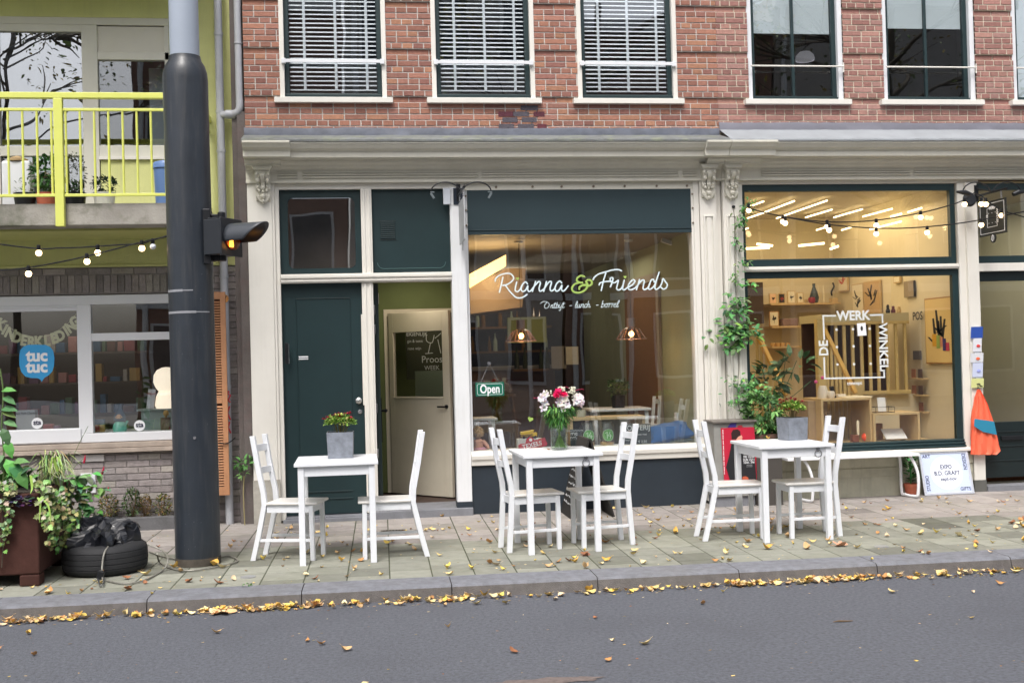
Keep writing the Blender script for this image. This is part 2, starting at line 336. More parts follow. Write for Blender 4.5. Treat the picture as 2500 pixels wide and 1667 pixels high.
# ================================================================== window builders (upper floor)
def upper_window(parent, xc, kind):
    half = .512; x0, x1 = xc-half, xc+half; zt = 5.95; zs = 4.08
    fy = -.005 if kind == 'blind' else .03
    mb = MB()
    ins = .045 if kind == 'blind' else .05
    mb.box(x0, x0+ins, fy, fy+.13, zs, zt); mb.box(x1-ins, x1, fy, fy+.13, zs, zt); mb.box(x0+ins, x1-ins, fy, fy+.13, zt-.05, zt)
    win = mb.obj('window', PVC if kind != 'blind' else CREAM, parent, bevel=.003)
    sy = fy+.05; a, b = x0+ins, x1-ins; mb = MB()
    mb.box(a, a+.045, sy, sy+.05, zs, zt-.05); mb.box(b-.045, b, sy, sy+.05, zs, zt-.05); mb.box(a+.045, b-.045, sy, sy+.05, zs, zs+.055); mb.box(a+.045, b-.045, sy, sy+.05, zt-.1, zt-.05)
    if kind != 'blind': mb.box(xc-.014, xc+.014, sy+.005, sy+.04, zs+.055, zt-.1)
    mb.box(a+.002, b-.002, sy-.03, sy-.001, zs+.001, zs+.04)
    mb.obj('sash', GREEN, win, bevel=.003)
    mb = MB(); mb.box(x0-.055, x1+.055, -.05, .05, zs-.055, zs-.002); mb.obj('sill', CREAM, win, bevel=.004)
    mb = MB(); mb.box(a+.045, b-.045, sy+.022, sy+.028, zs+.055, zt-.1); mb.obj('pane', GLASSU, win)
    mb = MB()
    if kind == 'blind':
        mb.box(x0+.02, x1-.02, -.035, -.022, 4.414, 4.446)
        for s in (x0+.02, x1-.06): mb.box(s, s+.04, -.04, .0, 4.405, 4.453)
    else: mb.tube([(x0+.02, -.02, 4.42), (x1-.01, -.02, 4.42)], .009, 8); mb.tube([(x1-.015, -.02, 4.46), (x1-.015, -.02, 4.36)], .007, 6)
    mb.obj('guard_bar', CREAM if kind != 'blind' else PVC, win, bevel=.002 if kind == 'blind' else 0)
    if kind == 'blind':
        mb = MB(); z = zs+.142; g0, g1 = a+.05, b-.05; i = 0
        while z < zt-.12:
            mb.add([(g0, .080, z-.0095), (g1, .080, z-.0095), (g1, .096, z+.008), (g0, .096, z+.008)], [(0, 1, 2, 3)]); z += .0433; i += 1
        mb.box(g0, g1, .085, .1, zs+.088, zs+.102)
        for f in (.17, .53, .89): mb.box(g0+(g1-g0)*f-.013, g0+(g1-g0)*f+.013, .0795, .081, zs+.09, zt-.11)
        mb.obj('blind', mat('blind_slats', srgb(238, 245, 248), .5), win)
    elif kind == 'roller':
        mb = MB(); zz = 4.79 if xc < 5 else 4.86
        if xc > 7: zz = 4.12
        mb.box(a+.05, b-.05, .12, .124, zz, zt-.1); mb.obj('roller_blind', mat('roller_blind', srgb(206, 218, 219), .7), win)
    return win

# ================================================================== CAFE building
cafe = thing('shop_house', 'red brick house with cream shopfront and dark green doors of the cafe', 'building', (1.3, .1, 0))
XL, XM, XR = -.995, 3.705, 8.2
WX = [-.145, 1.32, 2.775]
def wall_mesh(name, x0, x1, wins, y, z0, z1, cols, mortar, parent, recess, st=.21, seed=1):
    rnd = random.Random(seed); mb = MB(); bk = MB()
    cr = .0583; bz = 4.04-5*cr
    gaps = []; cur = x0
    for wx in wins: gaps.append((cur, wx-.512)); cur = wx+.512
    gaps.append((cur, x1))
    bricks(mb, x0, x1, bz, 4.04-.0001, y, cr, st, cols, rnd, k0=0)
    for a, b in gaps: bricks(mb, a, b, 4.04, 5.95, y-.0, cr, st, cols, rnd, k0=0, recess=(8, 0))
    bricks(mb, x0, x1, 5.95, z1, y, cr, st, cols, rnd, k0=0)
    # mortar/back wall with the openings left free
    yb = y+.006
    bk.box(x0, x1, yb, yb+.2, 3.6, 4.03)
    for a, b in gaps:
        zc = 4.03
        for k in range(0, 37, 8):
            r0, r1 = 4.04+k*cr, 4.04+(k+1)*cr
            if r0 > zc+.001: bk.box(a, b, yb, yb+.2, zc, min(r0, 5.95))
            bk.box(a+.0, b, yb+.024, yb+.2, max(r0, zc), min(r1, 5.95)); zc = r1
            if zc >= 5.95: break
    bk.box(x0, x1, yb, yb+.2, 5.95, z1+3)
    w = bk.obj('mortar_wall', mortar, parent)
    mb.obj('brickwork', BRICKR, w); return w
# recessed courses need the mortar further back: handled by brick depth only
wall_mesh('w', XL, XM, WX, 0.0, 3.7, 6.6, RED, MORTAR, cafe, True, seed=4)
for x in WX: upper_window(cafe, x, 'blind')
# dark repair bricks
mb = MB(); rr = random.Random(5)
for (px, py, L) in ((1292, 264, .17), (1235, 279, .15), (1272, 279, .16), (1316, 279, .11), (1245, 293, .15), (1292, 293, .15), (1236, 309, .15), (1284, 309, .16), (1323, 309, .09)):
    p = U(px, py); c = rr.choice([(112, 66, 74), (100, 60, 70), (96, 92, 100)]); mb.col = srgb(*c); mb.box(p.x-L/2, p.x+L/2, -.0035, .02, p.z-.024, p.z+.024)
mb.obj('repair_bricks', BRICKR, cafe)
# dark room behind the upper windows
DARKR = mat('dark_room', srgb(104, 102, 106), .9)
def room(name, x0, x1, y0, y1, z0, z1, mats, parent, front=False):
    for nm, vs, m in (('inner_floor', [(x0, y0, z0), (x1, y0, z0), (x1, y1, z0), (x0, y1, z0)], mats[0]), ('inner_ceiling', [(x0, y0, z1), (x0, y1, z1), (x1, y1, z1), (x1, y0, z1)], mats[1]),
                      ('inner_wall', [(x0, y0, z0), (x0, y1, z0), (x0, y1, z1), (x0, y0, z1)], mats[2]), ('inner_wall', [(x1, y0, z0), (x1, y0, z1), (x1, y1, z1), (x1, y1, z0)], mats[3]), ('inner_wall', [(x0, y1, z0), (x1, y1, z0), (x1, y1, z1), (x0, y1, z1)], mats[4])):
        m_ = MB(); m_.add(vs, [(0, 1, 2, 3)]); m_.obj(nm, m, parent)
room('upper', -.9, 3.6, .21, 3.2, 3.9, 6.4, [DARKR]*5, cafe)
# --- lead and cornice
def lead(parent, x0, x1, m1, m2, zt, seed):
    r = random.Random(seed); mb = MB(); n = 60; vs = []
    rows = [(.0, zt), (-.012, zt-.02), (-.02, zt-.10), (-.028, zt-.105)]
    for i in range(n+1):
        x = x0+(x1-x0)*i/n
        for j, (yy, zz) in enumerate(rows): vs.append((x, yy+r.uniform(-.003, .003), zz+(r.uniform(-.004, .004) if j in (0, 2) else r.uniform(-.002, .002))))
    fs = [(i*4+j, i*4+j+1, (i+1)*4+j+1, (i+1)*4+j) for i in range(n) for j in range(3)]
    mb.add(vs, fs); mb.obj('lead_flashing', m1, parent, smooth=True)
    mb = MB(); vs = []; rows = [(-.015, zt-.075), (-.33, 3.625), (-.348, 3.612), (-.348, 3.594)]
    for i in range(n+1):
        x = x0+(x1-x0)*i/n
        for j, (yy, zz) in enumerate(rows): vs.append((x, yy, zz+r.uniform(-.0015, .0015)))
    mb.add(vs, fs); mb.obj('ledge_cover', m2, parent, smooth=True)
lead(cafe, XL-.01, XM, LEAD, mat('mossy_lead', srgb(120, 124, 124), .7, var=.5, vs=10, bump=.3, tint=(6, .6, (.24, .27, .16))), 3.79, 2)
CP = [(.05, 3.60), (-.335, 3.597), (-.335, 3.575), (-.325, 3.572), (-.32, 3.56), (-.30, 3.535), (-.265, 3.52), (-.262, 3.512), (-.255, 3.512), (-.255, 3.458), (-.13, 3.455), (-.13, 3.448), (-.12, 3.43), (-.095, 3.415), (-.085, 3.395), (-.055, 3.375), (-.045, 3.35), (-.04, 3.275), (-.055, 3.272), (-.055, 3.25), (.05, 3.25)]
def cornice(parent, x0, x1):
    mb = MB(); mb.prof(CP, x0, x1); return mb.obj('cornice', CREAMC, parent, smooth=False)
cornice(cafe, XL, XM-.002)
def ressaut(parent, x0, x1, cut0, cut1):     # stepped-out piece of cornice above the brackets
    o = .055; mb = MB(); P = [(.0, 3.5945), (-.335-o, 3.5945), (-.335-o, 3.575), (-.32-o, 3.56), (-.30-o, 3.535), (-.265-o, 3.52), (-.255-o, 3.512), (-.255-o, 3.456), (.0, 3.456)]
    mb.prof(P, x0, x1, cut0*.0, cut1*.0); 
    mb.prof([(.0, 3.4545), (-.19, 3.4545), (-.185, 3.44), (-.16, 3.425), (-.15, 3.40), (.0, 3.40)], x0+(.06 if cut0 else 0), x1-(.10 if cut1 else 0)); return mb.obj('cornice_step', CREAMC, parent, bevel=.003)
ressaut(cafe, XL+.001, -.56, 0, 1)
ressaut(cafe, 3.46, XM-.003, 1, 0)
# grooves on the frieze
def groove(parent, spans):
    mb = MB()
    for a, b in spans:
        for z in (3.350, 3.326, 3.302): mb.box(a, b, -.062, -.038, z-.006, z+.005)
    mb.obj('frieze_reeding', CREAMC, parent, bevel=.002)
groove(cafe, [(-.70, -.51), (-.46, 1.23), (1.27, 3.25), (3.30, 3.44)])
# corbels
def corbel(parent, xc):
    mb = MB(); 
    mb.prismxz([(xc-.10, 3.40), (xc+.10, 3.40), (xc+.075, 3.36), (xc-.075, 3.36)], -.155, -.03)
    mb.prismxz([(xc-.075, 3.36), (xc+.075, 3.36), (xc+.06, 3.335), (xc-.06, 3.335)], -.13, -.03)
    # scroll body: front profile waves in and out
    prof_ = [(-.03, 3.335), (-.105, 3.335), (-.112, 3.31), (-.10, 3.28), (-.07, 3.25), (-.062, 3.225), (-.075, 3.20), (-.07, 3.185), (-.05, 3.17), (-.055, 3.14), (-.06, 3.12), (-.045, 3.09), (-.02, 3.075), (-.0, 3.07)]
    for dx, sc in ((-.046, 1.05), (0, 1.25), (.046, 1.05)):
        mb.prof([(y*sc-.01, z) for y, z in prof_], xc+dx-.02, xc+dx+.02)
    mb.prismxz([(xc-.055, 3.16), (xc+.055, 3.16), (xc+.06, 3.11), (xc+.036, 3.075), (xc, 3.05), (xc-.036, 3.075), (xc-.06, 3.11)], -.07, .0)
    for dx, dz, r in ((-.045, 3.325, .017), (-.015, 3.32, .015), (.015, 3.32, .015), (.045, 3.325, .017), (-.04, 3.265, .018), (.04, 3.265, .018), (-.03, 3.175, .014), (.03, 3.175, .014), (0, 3.165, .013), (0, 3.075, .014), (0, 3.12, .022), (-.035, 3.21, .012), (.035, 3.21, .012)):
        mb.ball((xc+dx*1.15, -.125 if dz > 3.3 else (-.115 if dz > 3.25 else -.085), dz), r*1.25, 8)
    return mb.obj('bracket', CREAMC, parent, bevel=.004)
corbel(cafe, -.835); corbel(cafe, 3.555)
# pilasters / posts
def fluted(parent, x0, x1, z0, z1, name='pilaster'):
    mb = MB(); w_ = x1-x0; mb.box(x0, x1, -.03, .10, z0, z1)
    mb.box(x0+.03, x0+.045, -.05, -.03, z0+.1, z1-.35); mb.box(x1-.045, x1-.03, -.05, -.03, z0+.1, z1-.35); mb.box(x0+.045, x1-.045, -.05, -.03, z1-.365, z1-.35)
    for i in range(3): x = x0+.07+i*(w_-.14)/2; mb.box(x-.008, x+.008, -.046, -.03, z0+.12, z1-.37)
    return mb.obj(name, CREAM, parent, bevel=.003)
mb = MB(); mb.box(XL+.005, -.76, -.03, .12, 0.0, 3.25); mb.box(-.76, -.735, -.02, .12, .02, 3.25); mb.box(-.735, -.695, .0, .12, .02, 3.25); mb.obj('pilaster', CREAM, cafe, bevel=.003)
mb = MB(); mb.box(XL+.0, -.74, -.045, -.031, .0, .42); mb.box(XL, -.90, -.02, .1, .0, .16); mb.obj('plinth', mat('worn_plinth', srgb(190, 186, 176), .8, var=.5, vs=5, bump=.5, bs=20, tint=(6, .6, (.28, .26, .22))), cafe, bevel=.004)
# frame around doors: lintel strip, transom, mullion, right post
mb = MB(); mb.box(-.695, 1.095, .0, .12, 3.195, 3.25); mb.obj('lintel', CREAM, cafe, bevel=.003)
mb = MB(); mb.box(-.69, .95, -.03, .12, 2.29, 2.375); mb.box(-.69, .95, -.045, -.03, 2.335, 2.362); mb.box(-.69, .95, -.038, -.03, 2.302, 2.312); mb.obj('transom', CREAM, cafe, bevel=.003)
mb = MB(); mb.box(.075, .185, .0, .12, .06, 2.29); mb.box(.085, .19, .0, .12, 2.375, 3.195)
for x in (.10, .15): mb.box(x, x+.018, -.01, .0, .07, 2.288); mb.box(x+.005, x+.023, -.01, .0, 2.377, 3.19)
mb.obj('mullion', CREAM, cafe, bevel=.003)
mb = MB(); mb.box(.95, 1.095, -.03, .12, .13, 3.20); mb.box(1.095, 1.125, .02, .12, .47, 3.25); mb.obj('post', mat('grey_white_post', srgb(228, 230, 232), .45, var=.08, vs=3, streak=.2), cafe, bevel=.003)
mb = MB(); mb.box(.945, 1.10, -.036, .12, .02, .129); mb.obj('post_foot', BASEB, cafe, bevel=.003)
# steps
mb = MB(); mb.box(-.70, .10, -.04, .2, -.01, .05); mb.box(-.72, .10, -.075, -.04, -.01, .035); mb.obj('doorstep', STONE, cafe, bevel=.006)
mb = MB(); mb.box(.10, 1.10, -.07, .5, -.01, .075); mb.obj('doorstep', STONE, cafe, bevel=.008)
# left door
mb = MB(); mb.box(-.695, .075, .055, .10, .06, 2.29)
door = mb.obj('door', GREEN, cafe, bevel=.003)
mb = MB()
for a, b, c, d in ((-.56, -.555, .6, 2.14), (-.045, -.04, .6, 2.14), (-.56, -.04, 2.14, 2.146), (-.56, -.04, .595, .6)): mb.box(a, b, .048, .056, c, d)
for z in (.20, .27, .44, .5): mb.box(-.55, -.06, .046, .055, z, z+.012)
mb.obj('panel_moulding', GREEN, door, bevel=.002)
mb = MB(); k = U(876, 978, .02); mb.lathe([(.0, 0), (.03, .004), (.033, .015), (.03, .028), (.015, .036), (.0, .038)], (k.x, .05, k.z), 20, Matrix.Rotation(pi/2, 3, 'X')); mb.obj('door_knob', CHROME, door, smooth=True)
mb = MB(); k = U(879, 1005, .04); mb.lathe([(.0, 0), (.021, .0), (.021, .008), (.01, .011), (.0, .011)], (k.x, .055, k.z), 18, Matrix.Rotation(pi/2, 3, 'X')); mb.obj('lock', STEEL, door, smooth=True)
mb = MB(); k = U(741, 875, .05); mb.box(k.x-.045, k.x+.045, .051, .055, k.z-.010, k.z+.012+.01); mb.obj('letter_label', WHITE, door)
mb = MB(); mb.box(k.x-.05, k.x+.05, .049, .052, k.z+.002, k.z+.009); mb.obj('label_gap', GREEN, door)
mb = MB(); k = U(700, 863, 0); mb.box(k.x-.016, k.x+.014, -.022, -.001, k.z-.1, k.z+.1); mb.obj('intercom', BLACKM, cafe, bevel=.003)
mb = MB(); k = U(702, 863, 0); mb.box(k.x+.012, k.x+.017, -.024, -.0225, k.z-.095, k.z+.095); mb.obj('intercom_rim', STEEL, cafe)
mb = MB(); mb.box(.062, .075, .03, .052, 1.1, 1.98); mb.obj('weather_strip', CREAM, cafe)
# top light with rounded pane over the left door
def rrect(x0, x1, z0, z1, r, n=6):
    pts = []
    for cx, cz, a0 in ((x1-r, z1-r, 0), (x0+r, z1-r, pi/2), (x0+r, z0+r, pi), (x1-r, z0+r, 1.5*pi)):
        for i in range(n+1): a = a0+i*pi/2/n; pts.append((cx+r*cos(a), cz+r*sin(a)))
    return pts
def plate_with_hole(mb, x0, x1, z0, z1, hole, y0, y1):
    n = len(hole); cx = sum(p[0] for p in hole)/n; cz = sum(p[1] for p in hole)/n; out = []
    for hx, hz in hole:
        dx, dz = hx-cx, hz-cz; t = 1e9
        if dx > 0: t = min(t, (x1-cx)/dx)
        if dx < 0: t = min(t, (x0-cx)/dx)
        if dz > 0: t = min(t, (z1-cz)/dz)
        if dz < 0: t = min(t, (z0-cz)/dz)
        out.append((cx+dx*t, cz+dz*t))
    # snap nearest outline points to the corners
    for c in ((x0, z0), (x1, z0), (x1, z1), (x0, z1)):
        i = min(range(n), key=lambda i: (out[i][0]-c[0])**2+(out[i][1]-c[1])**2); out[i] = c
    for y, fl in ((y0, 1), (y1, 0)):
        vs = [(x, y, z) for x, z in out] + [(x, y, z) for x, z in hole]
        fs = [(i, (i+1) % n, n+(i+1) % n, n+i) for i in range(n)]
        mb.add(vs, fs if not fl else [f[::-1] for f in fs])
    mb.add([(x, y0, z) for x, z in hole]+[(x, y1, z) for x, z in hole], [(i, (i+1) % n, n+(i+1) % n, n+i) for i in range(n)])
mb = MB(); hole = rrect(-.615, .025, 2.435, 3.12, .055); plate_with_hole(mb, -.695, .085, 2.375, 3.195, hole, .05, .08)
tl = mb.obj('fanlight', GREEN, cafe)
mb = MB(); mb.prismxz(hole, .066, .07); mb.obj('pane', GLASSU, tl)
mb = MB(); mb.add([(-.69, .6, 2.38), (.08, .6, 2.38), (.08, .6, 3.19), (-.69, .6, 3.19)], [(0, 1, 2, 3)]); mb.obj('fanlight_backing', mat('pane_reflection_tone', srgb(150, 136, 124), .9, var=.3, vs=3), tl)  # backing lightened in colour to stand in for the reflection on the pane
# ventilation panel over the doorway
mb = MB(); mb.box(.19, .95, .05, .08, 2.375, 3.195); vp = mb.obj('vent_panel', GREEN, cafe)
mb = MB(); mb.tube([(p[0], .047, p[1]) for p in rrect(.235, .90, 2.42, 3.15, .06) if p[1] < 2.6], .004, 6); mb.obj('panel_bead', mat('worn_green_edge', srgb(70, 98, 98), .4), vp)
mb = MB()
for i in range(9): mb.box(.272, .412, .036, .05, 2.715+i*.0185, 2.727+i*.0185)
mb.box(.262, .425, .043, .05, 2.70, 2.705); mb.box(.262, .425, .043, .05, 2.885, 2.89); mb.obj('louvre', GREEN, vp, bevel=.002)
# shop window
mb = MB(); mb.box(1.125, 3.39, .0, .04, 2.735, 3.175); mb.box(1.125, 3.39, -.008, .0, 2.775, 2.783); sgn = mb.obj('fascia_board', mat('green_fascia', srgb(33, 53, 59), .55, var=.12, vs=3), cafe, bevel=.002)
mb = MB(); mb.box(1.10, 3.45, .0, .12, 3.175, 3.25); mb.obj('lintel', CREAMC, cafe, bevel=.003)
mb = MB()
for px in (1211, 1300, 1371, 1449, 1525, 1603, 1677): q = U(px, 459, .0); mb.lathe([(0, 0), (.012, 0), (.012, .01), (0, .012)], (q.x, .0, 3.205), 10, Matrix.Rotation(pi/2, 3, 'X'))
for z in (3.12, 2.98, 2.83): mb.lathe([(0, 0), (.01, 0), (.01, .01), (0, .012)], (3.405, .0, z), 10, Matrix.Rotation(pi/2, 3, 'X')); mb.lathe([(0, 0), (.01, 0), (.01, .01), (0, .012)], (1.11, .018, z), 10, Matrix.Rotation(pi/2, 3, 'X'))
mb.obj('fixing_stud', mat('old_studs', srgb(120, 110, 96), .6), cafe, smooth=True)
mb = MB(); mb.box(3.39, 3.415, .0, .12, .60, 3.175); mb.box(3.415, 3.47, -.01, .12, .47, 3.25); mb.obj('window_frame', CREAM, cafe, bevel=.003)
mb = MB(); mb.prof([(.12, .615), (.03, .612), (-.03, .60), (-.055, .585), (-.06, .57), (-.055, .535), (-.04, .525), (-.035, .475), (.12, .475)], 1.097, 3.455); mb.obj('window_sill', CREAM, cafe, bevel=.003)
mb = MB(); mb.box(1.095, 3.45, -.01, .1, -.02, .478); mb.obj('base_panel', BASEB, cafe, bevel=.004)
mb = MB(); mb.box(1.135, 3.39, .05, .056, .612, 2.735); pane = mb.obj('shop_window', GLASSC, cafe)
# decals on the cafe glass
YD = .046
DEC = mat('pale_blue_vinyl', srgb(214, 232, 238), .5); DGR = mat('lime_vinyl', srgb(160, 190, 96), .5)
def strokes(lst, r, conv, m, name, parent, Y=YD):
    mb = MB()
    for st in lst:
        pts = cat_spline([(a, b, 0) for a, b in st], 5)
        P = [U(*conv(p.x, p.y), Y) for p in pts]; mb.tube(P, r, 8, flat=.12)
        for e in (P[0], P[-1]): mb.ball(e, r, 8, (1, .12, 1))
    return mb.obj(name, m, parent)
c7 = lambda x, y: (1180+x/9.8, 640+y/9.8); c8 = lambda x, y: (1420+x/9.8, 640+y/9.8); c1 = lambda x, y: (1100+x/2.903, 420+y/2.903)
SA = [[(470, 360), (430, 540), (385, 720)], [(285, 455), (300, 390), (400, 310), (560, 270), (660, 285), (725, 370), (690, 450), (580, 530), (470, 560)], [(470, 555), (530, 560), (620, 680), (720, 790), (800, 850), (900, 855), (980, 820), (1045, 775)],
 [(800, 475), (770, 600), (765, 680), (820, 705), (880, 650), (940, 530), (1010, 475), (1055, 520)], [(940, 530), (905, 640), (940, 700), (1010, 670), (1070, 560), (1060, 640), (1085, 700), (1140, 680), (1210, 590), (1270, 520), (1330, 465), (1365, 500), (1335, 620), (1350, 690), (1400, 680), (1460, 630), (1540, 510), (1600, 460), (1630, 490), (1600, 610), (1610, 680), (1660, 680), (1715, 620), (1750, 520), (1830, 455), (1875, 500)],
 [(1250, 465), (1215, 580), (1175, 700)], [(1510, 465), (1480, 580), (1445, 700)], [(1730, 570), (1715, 620), (1740, 690), (1810, 670), (1885, 550), (1870, 640), (1895, 690), (1950, 670), (2030, 570)]]
SB = [[(280, 420), (300, 370), (400, 290), (560, 240), (740, 190), (880, 180), (955, 210)], [(580, 260), (530, 420), (470, 680)], [(420, 540), (440, 500), (520, 475), (640, 460), (710, 465), (750, 420), (735, 375), (690, 385), (685, 430), (720, 480), (800, 490), (880, 435), (850, 560), (840, 630), (870, 665), (930, 650), (980, 580)], [(735, 480), (690, 590)],
 [(1020, 430), (990, 560), (985, 640), (1020, 665), (1080, 620), (1140, 590), (1220, 540), (1275, 460), (1240, 425), (1170, 470), (1120, 560), (1120, 640), (1180, 660), (1260, 630), (1330, 570), (1400, 480), (1470, 425), (1500, 460), (1475, 570), (1475, 640), (1520, 655), (1600, 590), (1660, 440), (1720, 420), (1740, 480)],
 [(1385, 420), (1350, 540), (1310, 660)], [(1620, 530), (1600, 640), (1660, 640), (1740, 560), (1800, 400), (1855, 240)], [(1790, 440), (1760, 560), (1755, 630), (1800, 650), (1870, 590), (1920, 500), (1945, 400), (2000, 460), (2050, 540), (2020, 620), (1950, 645), (1895, 600)]]
o1 = strokes(SA, .0072, c7, DEC, 'window_lettering', pane); o2 = strokes(SB, .0072, c8, DEC, 'window_lettering', pane)
strokes([[(948, 742), (925, 735), (900, 750), (895, 770), (915, 783), (935, 785)], [(915, 783), (880, 795), (860, 825), (875, 850), (915, 855), (955, 835), (972, 800), (940, 802), (915, 815), (912, 830)], [(940, 800), (975, 808), (1000, 795), (998, 772), (975, 765), (960, 778), (970, 790)]], .0095, c1, DGR, 'ampersand', pane)
def heart(cx, cz, s, m, name, parent, Y, rot=0):
    pts = []
    for i in range(24):
        t = 2*pi*i/24; x = 16*sin(t)**3; z = 13*cos(t)-5*cos(2*t)-2*cos(3*t)-cos(4*t); x, z = x*cos(rot)-z*sin(rot), x*sin(rot)+z*cos(rot); pts.append((cx+x*s/32, cz+z*s/32))
    mb = MB(); mb.prismxz(pts, Y-.001, Y+.001); return mb.obj(name, m, parent)
for px, py in (c7(820, 395), c8(1040, 355)): q = U(px, py, YD); heart(q.x, q.z, .032, DGR, 'heart', pane, YD)
q = U(1295, 1023, YD); heart(q.x, q.z, .055, DGR, 'heart', pane, YD, -.3)
# subtitle in the same hand, simple cursive cells
CUR = {'n': ([[(0, .0), (.12, 1)], [(.05, .5), (.35, 1), (.5, .85), (.42, .15), (.55, 0), (.75, .3)]], .7), 't': ([[(.2, 1.7), (.08, .3), (.25, 0), (.5, .3)], [(-.05, 1.25), (.5, 1.35)]], .5), 'b': ([[(.2, 1.8), (0, 0)], [(0, .2), (.2, 0), (.5, .35), (.5, .9), (.3, 1), (.1, .7)]], .65),
 'i': ([[(.1, 1), (0, .2), (.15, 0), (.4, .35)], [(.16, 1.4), (.17, 1.45)]], .4), 'j': ([[(.2, 1), (.05, -.5), (-.15, -.8), (-.3, -.6)], [(.25, 1.4), (.26, 1.45)]], .35), '-': ([[(.15, .5), (.7, .55)]], .95), 'l': ([[(.05, .4), (.4, 1.4), (.35, 1.8), (.15, 1.3), (.05, .2), (.2, 0), (.4, .3)]], .45), 'u': ([[(.1, 1), (0, .2), (.15, 0), (.35, .2), (.5, 1)], [(.5, 1), (.42, .2), (.55, 0), (.75, .3)]], .72),
 'c': ([[(.5, .8), (.35, 1), (.08, .7), (.05, .2), (.25, 0), (.55, .3)]], .55), 'h': ([[(.2, 1.8), (0, 0)], [(.05, .5), (.35, 1), (.48, .85), (.4, .15), (.55, 0), (.75, .3)]], .7), 'o': ([[(.3, 1), (.05, .7), (.1, .1), (.35, .05), (.5, .5), (.4, .95), (.3, .9), (.6, .9)]], .62), 'r': ([[(0, .9), (.2, 1.05), (.3, .8), (.35, .95), (.5, .95)], [(.28, .8), (.15, 0)]], .55), 'e': ([[(.05, .45), (.35, .65), (.4, .95), (.2, 1), (.02, .5), (.12, .05), (.35, .05), (.6, .4)]], .58), ' ': ([], .4)}
def cursive(s, x, y, h, dx, dy):
    out = []
    for chh in s:
        st, adv = CUR[chh]
        for q in st: out.append([(x+(a+.1*b)*h, y-b*h*.72+dy*a) for a, b in q])
        x += adv*h; y += dy*adv
    return out
sub = [[(1365, 990), (1430, 945), (1520, 950), (1580, 1010), (1540, 1090), (1480, 1100), (1465, 1030), (1520, 965)]]
strokes(sub + cursive('ntbijt', 1605, 1100, 108, 0, -2), .0026, c7, DEC, 'tagline_lettering', pane)
strokes([[(2065, 1042), (2118, 1040)]] + cursive('lunch', 2190, 1090, 118, 0, -2) + [[(2700, 1030), (2755, 1028)]] + cursive('borrel', 2820, 1082, 124, 0, -2), .0026, c7, DEC, 'tagline_lettering', pane)

# double pilaster + right building shopfront
fluted(cafe, 3.475, 3.645, .03, 3.25)
mb = MB(); mb.box(3.645, 3.704, .02, .1, .03, 3.25); mb.obj('pilaster_gap', CREAM, cafe)
# ================================================================== RIGHT building
shop = thing('shop_house', 'pinkish brick house with cream shopfront and lit design shop, on the right', 'building', (5.8, .1, 0))
wall_mesh('w', XM+.002, XR, [4.548, 6.005, 7.45], 0.004, 3.78, 6.6, PINK, MORTARY, shop, True, st=.20, seed=9)
for x in (4.548, 6.005, 7.45): upper_window(shop, x, 'roller')
room('upper', 3.8, 8.1, .25, 3.2, 3.9, 6.4, [DARKR]*5, shop)
p = U(1965, 138, .8); t = thing('pendant_lamp', 'white dome pendant lamp hanging behind the upper window over the design shop', 'lamp', (p.x, .8, p.z-.05)); mb = MB(); mb.lathe([(.10, -.05), (.105, -.03), (.095, .01), (.06, .045), (0, .06)], (p.x, .8, p.z), 24, caps=False); mb.lathe([(0, -.045), (.09, -.045)], (p.x, .8, p.z), 24, caps=False); mb.obj('shade', mat('pearl_shade', srgb(226, 224, 230), .5, emit=.12), t, smooth=True); mb = MB(); mb.tube([(p.x, .8, p.z+.055), (p.x+.03, .8, p.z+.3), (p.x+.12, .8, 6.3)], .004, 5); mb.obj('cord', BLACKM, t)
lead(shop, XM+.001, XR, mat('dark_lead', srgb(112, 112, 122), .55, metal=.2, var=.2, vs=6, bump=.15, bs=6), LEADL, 3.845, 5)
cornice(shop, XM+.001, XR)
ressaut(shop, XM+.001, 4.18, 0, 1)
corbel(shop, 3.80)
groove(shop, [(4.12, 5.72), (5.76, 7.5)])
fluted(shop, 3.715, 3.885, .03, 3.25)
mb = MB(); mb.box(3.885, 3.93, .0, .12, .47, 3.25); mb.box(3.885, 6.5, .01, .12, 3.215, 3.25); mb.box(3.93, 6.24, -.02, .12, 2.325, 2.375); mb.box(3.93, 6.24, -.03, -.02, 2.34, 2.36); mb.obj('window_frame', CREAM, shop, bevel=.003)
def gframe(x0, x1, z0, z1, wl, wr, wt, wb, y0=.02, y1=.08):
    mb = MB(); mb.box(x0, x0+wl, y0, y1, z0, z1); mb.box(x1-wr, x1, y0, y1, z0, z1); mb.box(x0+wl, x1-wr, y0, y1, z1-wt, z1); mb.box(x0+wl, x1-wr, y0, y1, z0, z0+wb); return mb
fr = gframe(3.932, 6.238, 2.377, 3.213, .03, .055, .07, .075).obj('fanlight', GREEN, shop, bevel=.003)
mb = MB(); mb.box(3.962, 6.183, .048, .054, 2.452, 3.143); mb.obj('pane', GLASSS, fr)
gl = gframe(3.932, 6.255, .475, 2.323, .035, .07, .065, .08)
gl.prof([(.02, .555), (-.01, .55), (-.012, .535), (.0, .53), (-.03, .522), (-.032, .505), (-.02, .5), (-.045, .49), (-.045, .475), (.02, .475)], 3.965, 6.25)
lw = gl.obj('shop_window', GREEN, shop, bevel=.003)
mb = MB(); mb.box(3.967, 6.185, .048, .054, .555, 2.258); pn = mb.obj('pane', GLASSS, lw)
mb = MB(); mb.prof([(.1, .474), (-.06, .468), (-.07, .46), (-.07, .435), (-.05, .43), (.1, .43)], 3.89, 6.33); mb.obj('window_sill', CREAM, shop, bevel=.003)
mb = MB(); mb.box(3.89, 6.33, -.005, .1, -.02, .43); mb.box(3.89, 6.33, -.02, -.004, .30, .41); mb.box(3.89, 6.33, -.012, -.004, .20, .29)
